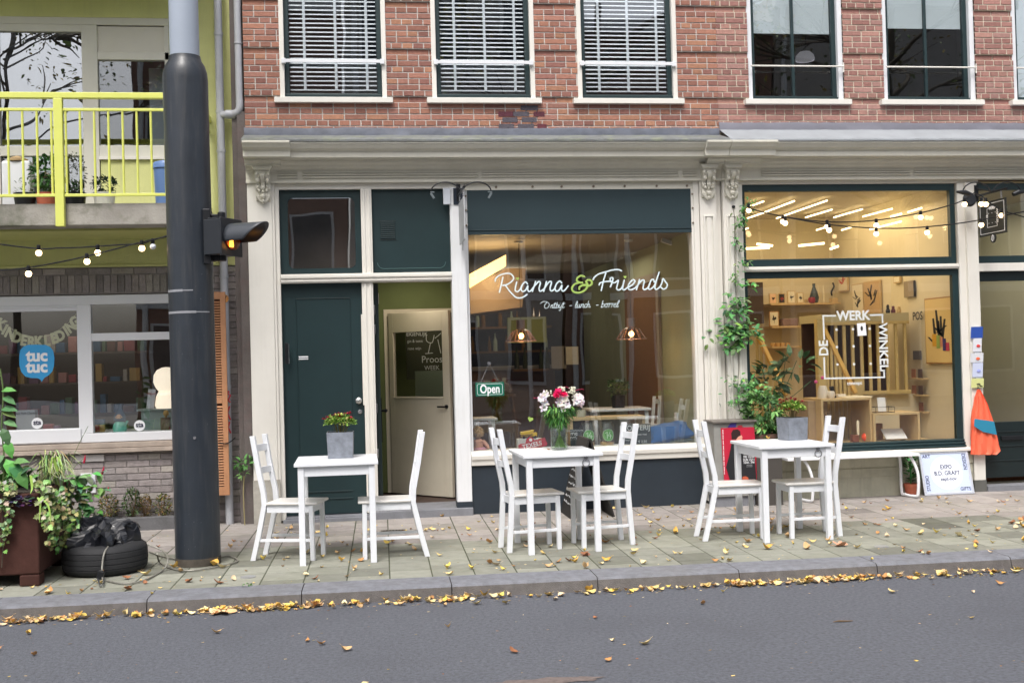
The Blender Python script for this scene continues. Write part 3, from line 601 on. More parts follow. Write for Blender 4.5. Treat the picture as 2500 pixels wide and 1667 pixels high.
mb.obj('base_panel', mat('worn_cream_panel', srgb(196, 194, 174), .7, var=.35, vs=4, bump=.3, bs=14, streak=.6), shop, bevel=.004)
mb = MB(); mb.box(6.255, 6.335, .0, .12, .43, 3.215); mb.box(6.335, 6.46, -.03, .12, .12, 3.215); mb.obj('post', CREAM, shop, bevel=.003)
mb = MB(); mb.box(6.33, 6.465, -.036, .12, .0, .119); mb.obj('post_foot', mat('grey_foot', srgb(96, 96, 92), .7, var=.3), shop, bevel=.003)
# entrance to the right of the post
mb = MB(); mb.box(6.46, 7.598, .0, .12, 2.29, 2.375); mb.obj('transom', CREAM, shop, bevel=.003)
fr2 = gframe(6.462, 7.6, 2.377, 3.213, .03, .05, .07, .075).obj('fanlight', GREEN, shop, bevel=.003)
mb = MB(); mb.box(6.492, 7.55, .048, .054, 2.452, 3.143); mb.obj('pane', GLASSS, fr2)
dr = gframe(6.465, 7.5, .13, 2.288, .035, .09, .1, .58, .05, .1)
for z in (.30, .45, .60): dr.box(6.53, 7.4, .04, .052, z, z+.012)
dr = dr.obj('door', mat('dark_door', srgb(22, 34, 36), .35, var=.2), shop, bevel=.003)
mb = MB(); mb.box(6.50, 7.41, .07, .076, .71, 2.188); mb.obj('pane', GLASSS, dr)
p = U(2445, 1070, .03); mb = MB(); mb.box(p.x-.0, p.x+.25, .028, .045, p.z-.02, p.z+.025); mb.obj('letter_slot', BLACKM, dr, bevel=.004)
mb = MB(); mb.box(7.6, XR, .0, .12, 0, 3.215); mb.obj('side_pilaster', CREAM, shop, bevel=.003)
mb = MB(); mb.box(6.47, 7.6, -.05, .3, -.01, .06); mb.obj('doorstep', STONE, shop, bevel=.006)
mb = MB(); mb.box(6.47, 7.6, .3, 1.2, .055, .12); mb.obj('mat', mat('coir', srgb(120, 76, 54), .95, var=.4, vs=40), shop)
# window lettering of the shop: frame, words, dots
SDEC = mat('grey_white_vinyl', srgb(216, 220, 220), .5); YS = .044
c3 = lambda x, y: (1680+x/2.7037, 380+y/2.7037)
def seg(mb, a, b, wd=.016, Y=YS):
    A, B = U(*c3(*a), Y), U(*c3(*b), Y); mb.beam(A, B, wd, .002, Vector((0, 1, 0)))
mb = MB()
for a, b in (((887, 1057), (975, 1057)), ((892, 1057), (898, 1215)), ((897, 1330), (902, 1468)), ((898, 1470), (1300, 1462)), ((1295, 1462), (1292, 1415)), ((1300, 1417), (1270, 1417)), ((1200, 1053), (1288, 1050)), ((1282, 1052), (1284, 1105))): seg(mb, a, b)
for i, (x, y) in enumerate([(979, 1148), (1088, 1145), (1198, 1142), (982, 1263), (1092, 1258), (1200, 1256), (986, 1378), (1095, 1376), (1205, 1373)]):
    q = U(*c3(x, y), YS); mb.lathe([(0, -.001), (.0135, -.001), (.0135, .001), (0, .001)], q, 14, Matrix.Rotation(pi/2, 3, 'X'))
mb.obj('window_lettering', SDEC, pn)
def word(s, px, py, h, m, name, parent, Y, rot=0, bold=.0, sx=1, conv=c3, spacing=1.0):
    q = U(*conv(px, py), Y); return text(s, h, m, name, parent, Matrix.Translation(q) @ FACE @ Matrix.Rotation(rot, 4, 'Z'), bold=bold, thick=.001, sx=sx, spacing=spacing)
word('WERK', 1090, 1058, .135, SDEC, 'window_lettering', pn, YS, 0, .004, .94)
word('WINKEL', 1287, 1262, .13, SDEC, 'window_lettering', pn, YS, -pi/2, .003, 1.02)
word('DE', 897, 1270, .135, SDEC, 'window_lettering', pn, YS, pi/2, .003, .95)
word('concept', 1098, 1501, .05, SDEC, 'window_lettering', pn, YS, 0, .001)

# ---------------- interior of the shop
IW = mat('shop_wall', srgb(222, 211, 182), .8, var=.08, vs=2); IC = mat('shop_ceiling', srgb(186, 176, 154), .8, var=.05); IFL = mat('shop_floor', srgb(170, 140, 100), .6, var=.3, vs=8)
WOODL = mat('birch_ply', srgb(205, 178, 132), .55, var=.2, vs=9, bump=.1); WOODW = mat('pale_rail_wood', srgb(206, 184, 128), .5, var=.15, vs=8); OAK = mat('warm_oak', srgb(176, 132, 82), .55, var=.3, vs=9)
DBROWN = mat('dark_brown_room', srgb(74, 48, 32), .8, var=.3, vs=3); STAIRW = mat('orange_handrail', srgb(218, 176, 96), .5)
room('shopin', 3.95, 6.32, .13, 3.3, .3, 3.25, [IFL, IC, IW, IW, IW], shop)
# the room behind the door at the right
m_ = MB(); m_.box(6.34, 6.36, .13, 4, .0, 3.3); m_.obj('inner_wall', IW, shop)
RW = mat('hall_wall', srgb(206, 206, 190), .8, var=.06)
room('hall', 6.362, 8.1, .14, 3.4, .056, 3.25, [IFL, IC, RW, RW, RW], shop)
# mezzanine: back part seen through the balusters, a lower wall with an opening
q0, q1 = U(2000, 790, 1.05), U(2216, 955, 1.05)
mb = MB(); mb.box(q0.x, 6.31, 1.05, 1.10, .3, q1.z-.03); mb.obj('inner_partition', IW, shop)
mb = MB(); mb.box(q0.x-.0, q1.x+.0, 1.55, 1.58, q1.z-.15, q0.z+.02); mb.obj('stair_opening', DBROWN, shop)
b0, b1 = U(2002, 768, 1.0), U(2216, 790, 1.0)
mb = MB(); mb.box(b0.x, b1.x, .97, 1.6, b1.z+.035, b0.z); mb.obj('beam', mat('greyish_beam', srgb(196, 186, 150), .8), shop)
ba = thing('balustrade', 'pale wooden balustrade with upright balusters inside the lit shop', 'railing', (b0.x, 1.0, q1.z))
mb = MB(); mb.box(b0.x, b1.x, .96, 1.02, b1.z, b1.z+.034); mb.box(b0.x, b1.x, .96, 1.02, q1.z-.02, q1.z+.02); mb.obj('rail', WOODW, ba, bevel=.004)
zb, zt_ = q1.z+.02, b1.z
for px in (2018, 2042, 2062, 2082, 2104, 2124, 2144, 2166, 2188, 2210):
    p = U(px, 870, .99); mb = MB(); mb.box(p.x-.016, p.x+.016, .975, 1.005, zb, zt_); mb.obj('baluster', WOODW, ba, bevel=.003)
# two stair handrails
def handrail(pxa, pxb, Y0, Y1, label, nb):
    A, B = U(*pxa, Y0), U(*pxb, Y1); t = thing('handrail', label, 'handrail', (A.x, A.y, min(A.z, B.z)))
    mb = MB(); mb.beam(A, B, .045, .07, Vector((0, 1, 0))); mb.obj('rail', STAIRW, t, bevel=.008)
    for i in range(nb):
        f = (i+.5)/nb; P = A.lerp(B, f); mb = MB(); mb.box(P.x-.014, P.x+.014, P.y-.014, P.y+.014, max(.3, P.z-.85), P.z-.02); mb.obj('baluster', WOODW, t)
handrail((2012, 805), (2088, 960), .93, .80, 'orange wooden handrail sloping down in front of the balustrade in the shop', 7)
handrail((1842, 800), (1920, 965), 1.3, .95, 'orange wooden stair handrail behind the plants at the left of the shop window', 7)
mb = MB(); p = U(2000, 780, .95); mb.box(p.x-.045, p.x+.045, .90, .99, .3, p.z); mb.obj('newel_post', WOODW, label='square pale newel post left of the balustrade in the shop', cat='post')
mb = MB(); p = U(2095, 925, .88); mb.box(p.x-.05, p.x+.05, .865, .955, .3, p.z); mb.obj('newel_post', WOODW, label='short square newel post at the foot of the handrail in the shop', cat='post')
for px, h_, lb, mm in ((2168, .10, 'dark slim bird figurine at the left on the beam above the balustrade', BLACKM), (2181, .085, 'plum coloured bird figurine in the middle on the beam above the balustrade', mat('plum', srgb(110, 70, 90), .7)), (2195, .08, 'tan rounded figurine at the right on the beam above the balustrade', WOODL)):
    p = U(px, 766, 1.1); mb = MB(); mb.lathe([(0, 0), (.022, 0), (.026, .03), (.014, .055), (.018, .07), (.012, h_-.005), (0, h_)], (p.x, 1.1, b0.z), 12); mb.obj('figurine', mm, label=lb, cat='figurine', smooth=True)
# left dark panel and shelves on the back wall
mb = MB(); a, b = U(1835, 690, 2.9), U(1862, 790, 2.9); mb.box(a.x-.1, b.x, 2.85, 3.28, b.z-.0, a.z); mb.obj('wall_panel', mat('dark_panel', srgb(58, 44, 34), .7), label='dark panel on the back wall at the left edge of the shop window', cat='cabinet')
SHN = [(1875, 2045, 742), (1878, 1960, 797), (1878, 1960, 846)]
for i, (xa, xb, y) in enumerate(SHN):
    A, B = U(xa, y, 3.05), U(xb, y-2, 3.05); mb = MB(); mb.box(A.x, B.x, 2.95, 3.29, A.z-.025, A.z)
    mb.obj('wall_shelf', WOODL, label=['long top wall shelf with pictures and candles at the back of the shop', 'middle wall shelf with a framed print and a box at the back of the shop', 'lowest wall shelf with small cups at the back of the shop'][i], cat='shelf', bevel=.002, group='wall shelves in the shop')
INK = mat('print_ink', srgb(52, 50, 48), .8); PAPER = mat('paper', srgb(232, 222, 196), .8); REDP = mat('coral_red', srgb(214, 70, 58), .6); PURP = mat('plum', srgb(110, 70, 90), .7)
def plant_print(mb, cx, cz, w, h, y, seed, n=7):
    r = random.Random(seed)
    mb.box(cx-w*.02, cx+w*.02, y-.0015, y, cz-h*.4, cz+h*.1)
    for i in range(n):
        a = r.uniform(.3, 2.84); L = r.uniform(.25, .5)*h; x0, z0 = cx+r.uniform(-.05, .05)*w, cz-h*.1+r.uniform(-.1, .1)*h; tw = w*.09
        x1, z1 = x0+cos(a)*min(L, w*.42), z0+sin(a)*L; dx, dz = x1-x0, z1-z0; ln = sqrt(dx*dx+dz*dz)+1e-6; nx, nz = -dz/ln*tw, dx/ln*tw
        mb.prismxz([(x0, z0), (x0+dx*.5+nx, z0+dz*.5+nz), (x1, z1), (x0+dx*.5-nx, z0+dz*.5-nz)], y-.0015, y)
def picture(x0, x1, z0, z1, y, label, frame=None, bgm=PAPER, ink=INK, seed=1, lean=0, group=None, ins=.012, motif=True):
    t = thing('picture', label, 'picture', ((x0+x1)/2, y, z0), group=group)
    mb = MB(); mb.box(x0, x1, y-.008, y+.008, z0, z1); mb.obj('frame', frame or WOODL, t, bevel=.002)
    mb = MB(); mb.box(x0+ins, x1-ins, y-.0095, y-.0082, z0+ins, z1-ins); mb.obj('sheet', bgm, t)
    if motif: mb = MB(); plant_print(mb, (x0+x1)/2, (z0+z1)/2, (x1-x0)*.8, (z1-z0)*.7, y-.0096, seed); mb.obj('print', ink, t)
    return t
def pic_px(xa, ya, xb, yb, Y, label, **k):
    A, B = U(xa, ya, Y), U(xb, yb, Y); return picture(A.x, B.x, B.z, A.z, Y, label, **k)
zsh = U(1900, 742, 3.05).z
for xa, xb, ya, lb, kw in ((1877, 1896, 716, 'pink card with a fine plant drawing, first on the top shop shelf', dict(bgm=mat('pink_card', srgb(236, 196, 160), .8))), (1899, 1917, 716, 'small red and black card, second on the top shop shelf', dict(bgm=mat('black_card', srgb(50, 44, 44), .8), ink=REDP)), (1921, 1942, 710, 'pale framed drawing, third on the top shop shelf', {}), (1945, 1962, 714, 'small cream framed picture, fourth on the top shop shelf', {})):
    A, B = U(xa, ya, 3.0), U(xb, 742, 3.0); picture(A.x, B.x, zsh, A.z, 3.0, lb, seed=xa, **kw)
def solid(name, prof_, px, Y, z, m, label, cat, s=1, n=16):
    p = U(px, 800, Y); mb = MB(); mb.lathe([(r*s, h*s) for r, h in prof_], (p.x, Y, z), n); return mb.obj(name, m, label=label, cat=cat, smooth=True)
CAN = [(0, 0), (.016, 0), (.014, .1), (.004, .24), (.0, .25)]; VASE = [(0, 0), (.03, .0), (.045, .05), (.03, .1), (.012, .15), (.014, .18), (0, .18)]; BOWL = [(0, 0), (.03, 0), (.04, .03), (.035, .06), (0, .055)]
solid('tea_light', [(0, 0), (.02, 0), (.02, .05), (0, .05)], 1970, 3.05, zsh, WOODL, 'small tea light holder on the top shop shelf', 'candle')
solid('vase', VASE, 1990, 3.0, zsh, mat('teal_dark', srgb(54, 66, 70), .4), 'tall dark teal bottle vase on the top shop shelf', 'vase', 1.4)
solid('bowl', BOWL, 1984, 2.97, zsh, mat('crimson', srgb(150, 44, 60), .4), 'crimson bowl in front of the teal vase on the shop shelf', 'bowl', 1.2)
solid('candle', CAN, 2000, 3.05, zsh, PAPER, 'left cream taper candle on the top shop shelf', 'candle', .95); solid('candle', CAN, 2013, 3.05, zsh, PAPER, 'right cream taper candle on the top shop shelf', 'candle', .95)
mb = MB(); A, B = U(2028, 728, 3.05), U(2043, 742, 3.05); mb.box(A.x, B.x, 3.0, 3.1, zsh, A.z); mb.obj('gift_box', WOODL, label='small pale box at the right end of the top shop shelf', cat='box', bevel=.003)
mb = MB(); mb.tube(cat_spline([tuple(U(*q, 3.2)) for q in ((2033, 690), (2036, 700), (2030, 712), (2031, 722))]), .012, 6); mb.obj('figurine', BLACKM, label='slender dark twisted figurine above the right end of the top shelf', cat='figurine', smooth=True)
zs2 = U(1900, 797, 3.05).z; A, B = U(1877, 760, 3.0), U(1902, 797, 3.0); picture(A.x, B.x, zs2, A.z, 3.0, 'wood framed feather print standing on the middle shop shelf', seed=3, frame=OAK)
A, B = U(1908, 778, 3.0), U(1946, 797, 3.0); mb = MB(); mb.box(A.x, B.x, 2.95, 3.1, zs2, A.z); mb.obj('basket', mat('grey_lilac', srgb(140, 112, 104), .8), label='low grey woven basket on the middle shop shelf', cat='basket', bevel=.012)
zs3 = U(1900, 846, 3.05).z
for i, px in enumerate((1885, 1897, 1909, 1922)): solid('cup', BOWL, px, 3.0, zs3, mat('ochre_cup', srgb(206, 164, 104), .5), 'small ochre cup standing on the lowest shop shelf', 'cup', .8)['group'] = 'ochre cups on the lowest shelf'
# frames on the right wall: this wall runs into the depth, so frames lie in the x = const plane
XW = 6.31
def ywall(px, X=XW):      # depth where the sight line of a pixel column meets the side wall
    d = ray(px, 750); t = (X-CAM.x)/d.x; return (CAM+d*t).y
def side_pic(xa, xb, ya, yb, label, frame=WOODL, bgm=PAPER, ink=INK, seed=1, ins=.015, motif=True, group=None):
    Ya, Yb = ywall(xa), ywall(xb)                       # xa = left = deeper
    d = ray(xb, ya); z1 = (CAM+d*((XW-CAM.x)/d.x)).z; d = ray(xb, yb); z0 = (CAM+d*((XW-CAM.x)/d.x)).z
    t = thing('picture', label, 'picture', (XW, (Ya+Yb)/2, z0), group=group)
    mb = MB(); mb.box(XW-.025, XW, Yb, Ya, z0, z1); mb.obj('frame', frame, t, bevel=.002)
    mb = MB(); mb.box(XW-.027, XW-.0255, Yb+ins, Ya-ins, z0+ins, z1-ins); mb.obj('sheet', bgm, t)
    if motif:
        mb = MB(); r = random.Random(seed); W_, H_ = (Ya-Yb), (z1-z0); cy, cz = (Ya+Yb)/2, (z0+z1)/2
        for i in range(9):
            a = r.uniform(.2, 2.9); L = r.uniform(.15, .38)*H_; y0, z_0 = cy+r.uniform(-.15, .15)*W_, cz+r.uniform(-.25, .1)*H_; y1 = max(Yb+ins*2, min(Ya-ins*2, y0+cos(a)*W_*.35)); z_1 = z_0+sin(a)*L
            wy = W_*.05; mb.add([(XW-.028, y0-wy, z_0), (XW-.028, y0+wy, z_0), (XW-.028, y1+wy*.7, z_1), (XW-.028, y1-wy*.7, z_1)], [(0, 1, 2, 3)])
        mb.obj('print', ink, t)
    return t
tallp = side_pic(2262, 2330, 722, 888, 'tall framed print of dark leaves above coloured vases on the right shop wall', frame=OAK, bgm=mat('kraft_sheet', srgb(226, 196, 132), .8), seed=11)
for j, (xa, xb, ya, yb, cm) in enumerate(((2280, 2290, 815, 845, (214, 160, 50)), (2290, 2299, 818, 850, (150, 170, 90)), (2298, 2305, 822, 846, (206, 140, 110)), (2305, 2313, 826, 856, (60, 50, 110)), (2312, 2321, 836, 856, (190, 60, 90)))):
    Ya, Yb = ywall(xa), ywall(xb); d = ray(xb, ya); z1 = (CAM+d*((XW-CAM.x)/d.x)).z; d = ray(xb, yb); z0 = (CAM+d*((XW-CAM.x)/d.x)).z
    mb = MB(); mb.box(XW-.031, XW-.029, Yb, Ya, z0, z1); mb.obj('painted_vase', mat('vase%d' % j, srgb(*cm), .7), tallp)
side_pic(2085, 2113, 690, 772, 'narrow framed abstract print on the shop side wall, left of the wide one', seed=4)
side_pic(2114, 2154, 682, 768, 'wide framed print of two dark figures on the shop side wall', seed=5, bgm=mat('tan_sheet', srgb(196, 164, 116), .8))
side_pic(2052, 2075, 655, 710, 'framed red vessel print high on the shop side wall', seed=6, ink=REDP)
side_pic(2213, 2237, 684, 724, 'unframed landscape photo half sky half water on the shop side wall', seed=7, frame=INK, bgm=mat('landscape', srgb(150, 136, 116), .8), motif=False, ins=.002)
side_pic(2188, 2204, 672, 690, 'tiny framed card near the top of the shop side wall', seed=8, motif=False)
side_pic(2230, 2246, 856, 878, 'small dark grey canvas low on the shop side wall', frame=mat('grey_canvas', srgb(92, 84, 80), .8), bgm=mat('grey_canvas', srgb(92, 84, 80), .8), motif=False)
mb = MB(); Y_ = ywall(2244); d = ray(2244, 772); P = CAM+d*((XW-CAM.x)/d.x)
text('POS', .13, INK, 'wall_lettering', shop, Matrix.Translation((XW-.02, P.y, P.z)) @ Matrix.Rotation(-pi/2, 4, 'Z') @ FACE, bold=.002, thick=.001)
# card shelves at the right
for i, (y, lb) in enumerate(((922, 'upper card ledge with orange cards on the shop side wall'), (962, 'second card ledge with orange cards on the shop side wall'), (1002, 'third card ledge with one brown card on the shop side wall'))):
    Ya, Yb = ywall(2228), ywall(2262); d = ray(2245, y); z = (CAM+d*((XW-CAM.x)/d.x)).z; t = thing('card_ledge', lb, 'shelf', (XW, (Ya+Yb)/2, z), group='card ledges on the side wall')
    mb = MB(); mb.box(XW-.08, XW, Yb, Ya, z-.015, z); mb.obj('board', WOODL, t)
    for k in range(1 if i == 2 else 2):
        yy = Yb+.06+k*(Ya-Yb)*.48; mb = MB(); mb.box(XW-.045, XW-.04, yy, yy+(Ya-Yb)*.3, z, z+.10); mb.obj('card', mat('card_%d' % (k+2*(i == 2)), srgb(*[(170, 112, 76), (84, 62, 54), (128, 84, 66)][0 if (k and i < 2) else (2 if i == 2 else 1)]), .8), t)
# two framed prints in the hall at the far right
for xa, xb, ya, yb, lb in ((2423, 2460, 793, 882, 'tall thin framed print on the pale wall behind the shop door'), (2462, 2488, 812, 880, 'small framed print on the pale wall behind the shop door')): pic_px(xa, ya, xb, yb, 3.3, lb, frame=OAK, seed=xa)
# display plinths in the window
WF = .56
def frame_box(px0, px1, pyt, Y0, depth, label, tt=.025, zb=.5):
    A, B = U(px0, pyt, Y0), U(px1, pyt, Y0); t = thing('display_cube', label, 'display stand', ((A.x+B.x)/2, Y0+depth/2, zb)); x0, x1, z1 = A.x, B.x, A.z
    mb = MB(); mb.box(x0, x1, Y0, Y0+depth, z1-tt, z1); mb.box(x0, x0+tt, Y0, Y0+depth, zb, z1-tt); mb.box(x1-tt, x1, Y0, Y0+depth, zb, z1-tt); mb.box(x0+tt, x1-tt, Y0, Y0+depth, zb, zb+tt); mb.obj('cube_frame', WOODL, t, bevel=.002); return x0, x1, z1
mb = MB(); mb.box(3.97, 6.28, .1, 1.0, .42, .50); mb.obj('window_shelf', WOODL, shop)
xa, xb, zp = frame_box(2004, 2128, 974, .35, .5, 'tall open birch display cube with vases on top in the shop window')
xc, xd, zq = frame_box(2132, 2246, 1009, .3, .42, 'low open birch display cube with a card tray on top in the shop window')
mb = MB(); p = U(1985, 975, .6); mb.box(p.x-.1, p.x+.12, .5, 1.0, .5, U(1985, 978, .5).z); mb.obj('crate', mat('greyed_wood', srgb(168, 144, 112), .6, var=.25, vs=8), label='brown wooden plinth left of the tall display cube', cat='plinth', bevel=.004)
cer = mat('pale_ceramic', srgb(216, 208, 196), .6)
solid('vase', [(0, 0), (.06, 0), (.062, .06), (.045, .12), (.04, .14), (.0, .14)], 2004, .55, zp, cer, 'white shouldered ceramic vase on the tall display cube', 'vase', .95)
solid('vase', [(0, 0), (.03, 0), (.045, .035), (.035, .07), (.025, .075), (0, .075)], 2024, .48, zp, cer, 'small round white vase on the tall display cube', 'vase')
p = U(2033, 960, .55); mb = MB(); mb.obox((p.x, .55, zp+.06), (.04, .04, .13), Matrix.Rotation(-.25, 3, 'Y')); mb.obj('vase', BLACKM, label='black angular leaning vase beside the white vases', cat='vase', bevel=.004)
for px, w_, h_, lb in ((2052, .09, .035, 'small pale box on the tall display cube'),): p = U(px, 965, .6); mb = MB(); mb.box(p.x-w_/2, p.x+w_/2, .56, .64, zp, zp+h_); mb.obj('box', cer, label=lb, cat='box', bevel=.003)
p = U(2090, 968, .5); mb = MB(); mb.box(p.x-.17, p.x+.13, .38, .6, zp, zp+.012); mb.box(p.x-.08, p.x+.02, .42, .55, zp+.0125, zp+.02); mb.obj('paper_stack', PAPER, label='loose sheets of paper on the tall display cube', cat='papers')
t = thing('card_tray', 'wire card tray holding a white card on the low display cube', 'tray', (U(2155, 1005, .4).x, .4, zq)); x0, x1 = U(2132, 1005, .4).x, U(2178, 1005, .4).x
mb = MB()
for z in (zq+.004, zq+.06):
    for y in (.34, .48): mb.tube([(x0, y, z), (x1, y, z)], .0025, 5)
    for x in (x0, x1): mb.tube([(x, .34, z), (x, .48, z)], .0025, 5)
for x in (x0, x1):
    for y in (.34, .48): mb.tube([(x, y, zq), (x, y, zq+.06)], .0025, 5)
mb.obj('wire_rim', BLACKM, t); mb = MB(); mb.obox(((x0+x1)/2, .42, zq+.085), (.09, .004, .15), Matrix.Rotation(-.15, 3, 'X')); mb.obj('card', WHITE, t)
solid('candle', [(0, 0), (.014, 0), (.014, .14), (.006, .155), (0, .155)], 2087, .45, .60, PAPER, 'white candle in a brown block inside the tall display cube', 'candle')
p = U(2087, 1068, .45); mb = MB(); mb.box(p.x-.035, p.x+.035, .42, .49, .525, .60); mb.obj('candle_block', mat('brick_brown', srgb(120, 66, 44), .7), label='brown wooden block under the white candle', cat='holder', bevel=.003)
p = U(2113, 1060, .5); mb = MB(); mb.ball((p.x, .5, .525+.045), .045, 14); mb.obj('glass_ball', mat('neon_orange', srgb(255, 90, 40), .3), label='round neon orange glass between the two display cubes', cat='glass', smooth=True)
mb = MB(); p0, p1 = U(2150, 1040, .45), U(2215, 1068, .45); mb.obox(((p0.x+p1.x)/2, .45, .595), (.24, .006, .16), Matrix.Rotation(-.9, 3, 'X')); mb.obj('art_print', WHITE, label='white art print leaning inside the low display cube', cat='print')
mb = MB(); p = U(2148, 1050, .55); mb.box(p.x-.05, p.x+.06, .6, .66, .525, .70); mb.obj('box', OAK, label='brown patterned box in the low display cube', cat='box', bevel=.003)
# card hanging on the glass
p = U(2103, 797, .04); mb = MB(); mb.obox((p.x, .035, p.z-.03), (.095, .002, .13), Matrix.Rotation(-.05, 3, 'Y')); hc = mb.obj('hanging_card', WHITE, label='white card with a black bird print hung on the shop glass', cat='card'); ROOT[hc.name] = Matrix.Translation(hc.location)
mb = MB(); mb.ball((p.x, .033, p.z-.02), .017, 10, (.8, .05, 1.5)); mb.obj('print', INK, hc)
# plant behind the glass at the left
# ceiling tubes (lit)
TUBE = mat('lit_tube', (1, .80, .46), emit=4.5)
tl = [((1833, 503), (1864, 492)), ((1825, 533), (1866, 519)), ((1866, 519), (1939, 491)), ((1896, 533), (2019, 490)), ((1967, 531), (2031, 512)), ((2036, 531), (2105, 511)), ((2107, 529), (2178, 510)), ((2175, 529), (2201, 522)), ((2217, 518), (2250, 508)), ((1993, 562), (2019, 554)), ((2055, 562), (2078, 555)), ((2124, 560), (2200, 541)), ((1818, 560), (1827, 557))]
CZ = 3.2
for a, b in tl:
    E_ = []
    for q in (a, b):
        G_ = Gd(q[0], q[1], CZ); U0 = U(q[0], q[1], 0); E_.append(U(q[0], q[1], max(.3, min(G_.y, 6.2*11.2/U0.x-11.2, 3.0))))
    A, B = E_
    mb = MB(); mb.tube([A, B], .009, 8); o = mb.obj('tube_light', TUBE, label='slim lit tube light slanting across the ceiling of the shop', cat='light', group='lit tube lights on the shop ceiling')
lowt = [((1848, 596), (1886, 600)), ((1822, 607), (1878, 605)), ((1950, 600), (2012, 594)), ((2027, 608), (2047, 601))]
for a, b in lowt:
    A, B = U(*a, 2.9), U(*b, 2.9); mb = MB(); mb.tube([A, B], .014, 8); mb.obj('tube_light', TUBE, label='short lit tube light hanging low at the back of the shop', cat='light', group='low tube lights at the back of the shop')
def area(name, loc, rot, size, sy, e, col):
    ld = bpy.data.lights.new(name, 'AREA'); ld.shape = 'RECTANGLE'; ld.size = size; ld.size_y = sy; ld.energy = e; ld.color = col
    o = bpy.data.objects.new(name, ld); COL.objects.link(o); o.location = loc; o.rotation_euler = rot; return o
def point(name, loc, e, col, r=.03):
    ld = bpy.data.lights.new(name, 'POINT'); ld.energy = e; ld.color = col; ld.shadow_soft_size = r
    o = bpy.data.objects.new(name, ld); COL.objects.link(o); o.location = loc; return o
area('shop_tubes_light', (5.1, 1.4, 3.12), (0, 0, 0), 2.2, 2.2, 28, (1, .79, .52))
area('hall_light', (7.1, 1.6, 3.12), (0, 0, 0), 1.2, 1.5, 10, (1, .88, .66))
# ================================================================== CAFE interior
CW = mat('cafe_taupe_wall', srgb(146, 128, 112), .85, var=.1); CG = mat('cafe_green_wall', srgb(162, 168, 140), .85, var=.1); CGD = mat('hall_green_wall', srgb(104, 116, 74), .85, var=.15); CC = mat('cafe_ceiling', srgb(160, 152, 142), .85)
CF = mat('dark_wood_floor', srgb(66, 50, 44), .6, var=.3, vs=7); CB = mat('cafe_brown_wall', srgb(120, 84, 46), .8, var=.15); CD = mat('cafe_dark_wall', srgb(64, 56, 54), .85, var=.2)
room('cafe_room', 1.14, 3.46, .13, 6.0, .3, 2.78, [CF, CC, CD, CG, CD], cafe)
mb = MB(); mb.box(1.14, 3.40, .1, .42, .55, .60); mb.obj('window_ledge', WHITE, cafe)
# brown wall part and green corner wall at the right, pale bulkhead at the left
mb = MB(); mb.box(3.44, 3.455, 1.62, 3.2, .3, 2.35); mb.obj('brown_partition', CB, cafe)
mb = MB(); mb.box(3.425, 3.457, 1.5, 1.61, .3, 2.45); mb.box(3.425, 3.457, 1.61, 3.2, 2.36, 2.45); mb.obj('door_trim', CC, cafe)
# bulkhead and cove light (stairs going up)
Yb = 1.7; P = [U(1144, 770, Yb), U(1275, 750, Yb), U(1284, 655, Yb), U(1235, 655, Yb), U(1144, 722, Yb)]
mb = MB(); mb.prismxz([(1.145 if i in (0, 4) else p.x, p.z) for i, p in enumerate(P)], Yb, Yb+1.2); mb.obj('bulkhead', CW, cafe)
P = [U(1144, 722, Yb-.02), U(1235, 650, Yb-.02), U(1235, 622, Yb-.02), U(1144, 686, Yb-.02)]
mb = MB(); mb.prismxz([(1.145 if i in (0, 3) else p.x, p.z) for i, p in enumerate(P)], Yb-.03, Yb+.3); mb.obj('cove_lamp', mat('lit_cove', (1, .66, .26), emit=1.7), label='bright slanting strip light under the cafe ceiling at the left', cat='light')
P = [U(1144, 640, Yb), U(1144, 683, Yb), U(1235, 621, Yb), U(1262, 610, Yb)]
A, B = U(1300, 632, 1.9), U(1330, 850, 1.9)
# shelf with light behind
a, b = U(1240, 775, 4.2), U(1335, 835, 4.2); mb = MB(); mb.box(a.x, b.x, 4.2, 4.3, b.z, a.z); mb.obj('yellow_shelf_light', mat('dim_yellow_lit', srgb(150, 146, 80), emit=.10), label='yellow lit shelf recess deep in the cafe', cat='light')
def wine(px, py, Y, i): 
    p = U(px, py, Y); mb = MB(); mb.lathe([(0, 0), (.035, 0), (.035, .16), (.013, .22), (.013, .29), (0, .29)], p, 10); return mb.obj('bottle', mat('bottle_glass', srgb(60, 66, 40), .15), label='dark bottle in the back of the cafe below the lit shelf', cat='bottle', group='bottles at the back of the cafe', smooth=True)
for i, px in enumerate((1262, 1282, 1322, 1336, 1352)): wine(px, 900, 4.1, i)
mb = MB(); a, b = U(1250, 902, 4.1), U(1365, 902, 4.1); mb.box(a.x, b.x, 4.0, 4.3, a.z-.03, a.z); mb.obj('bottle_shelf', CB, label='wall shelf carrying bottles at the back of the cafe', cat='shelf')
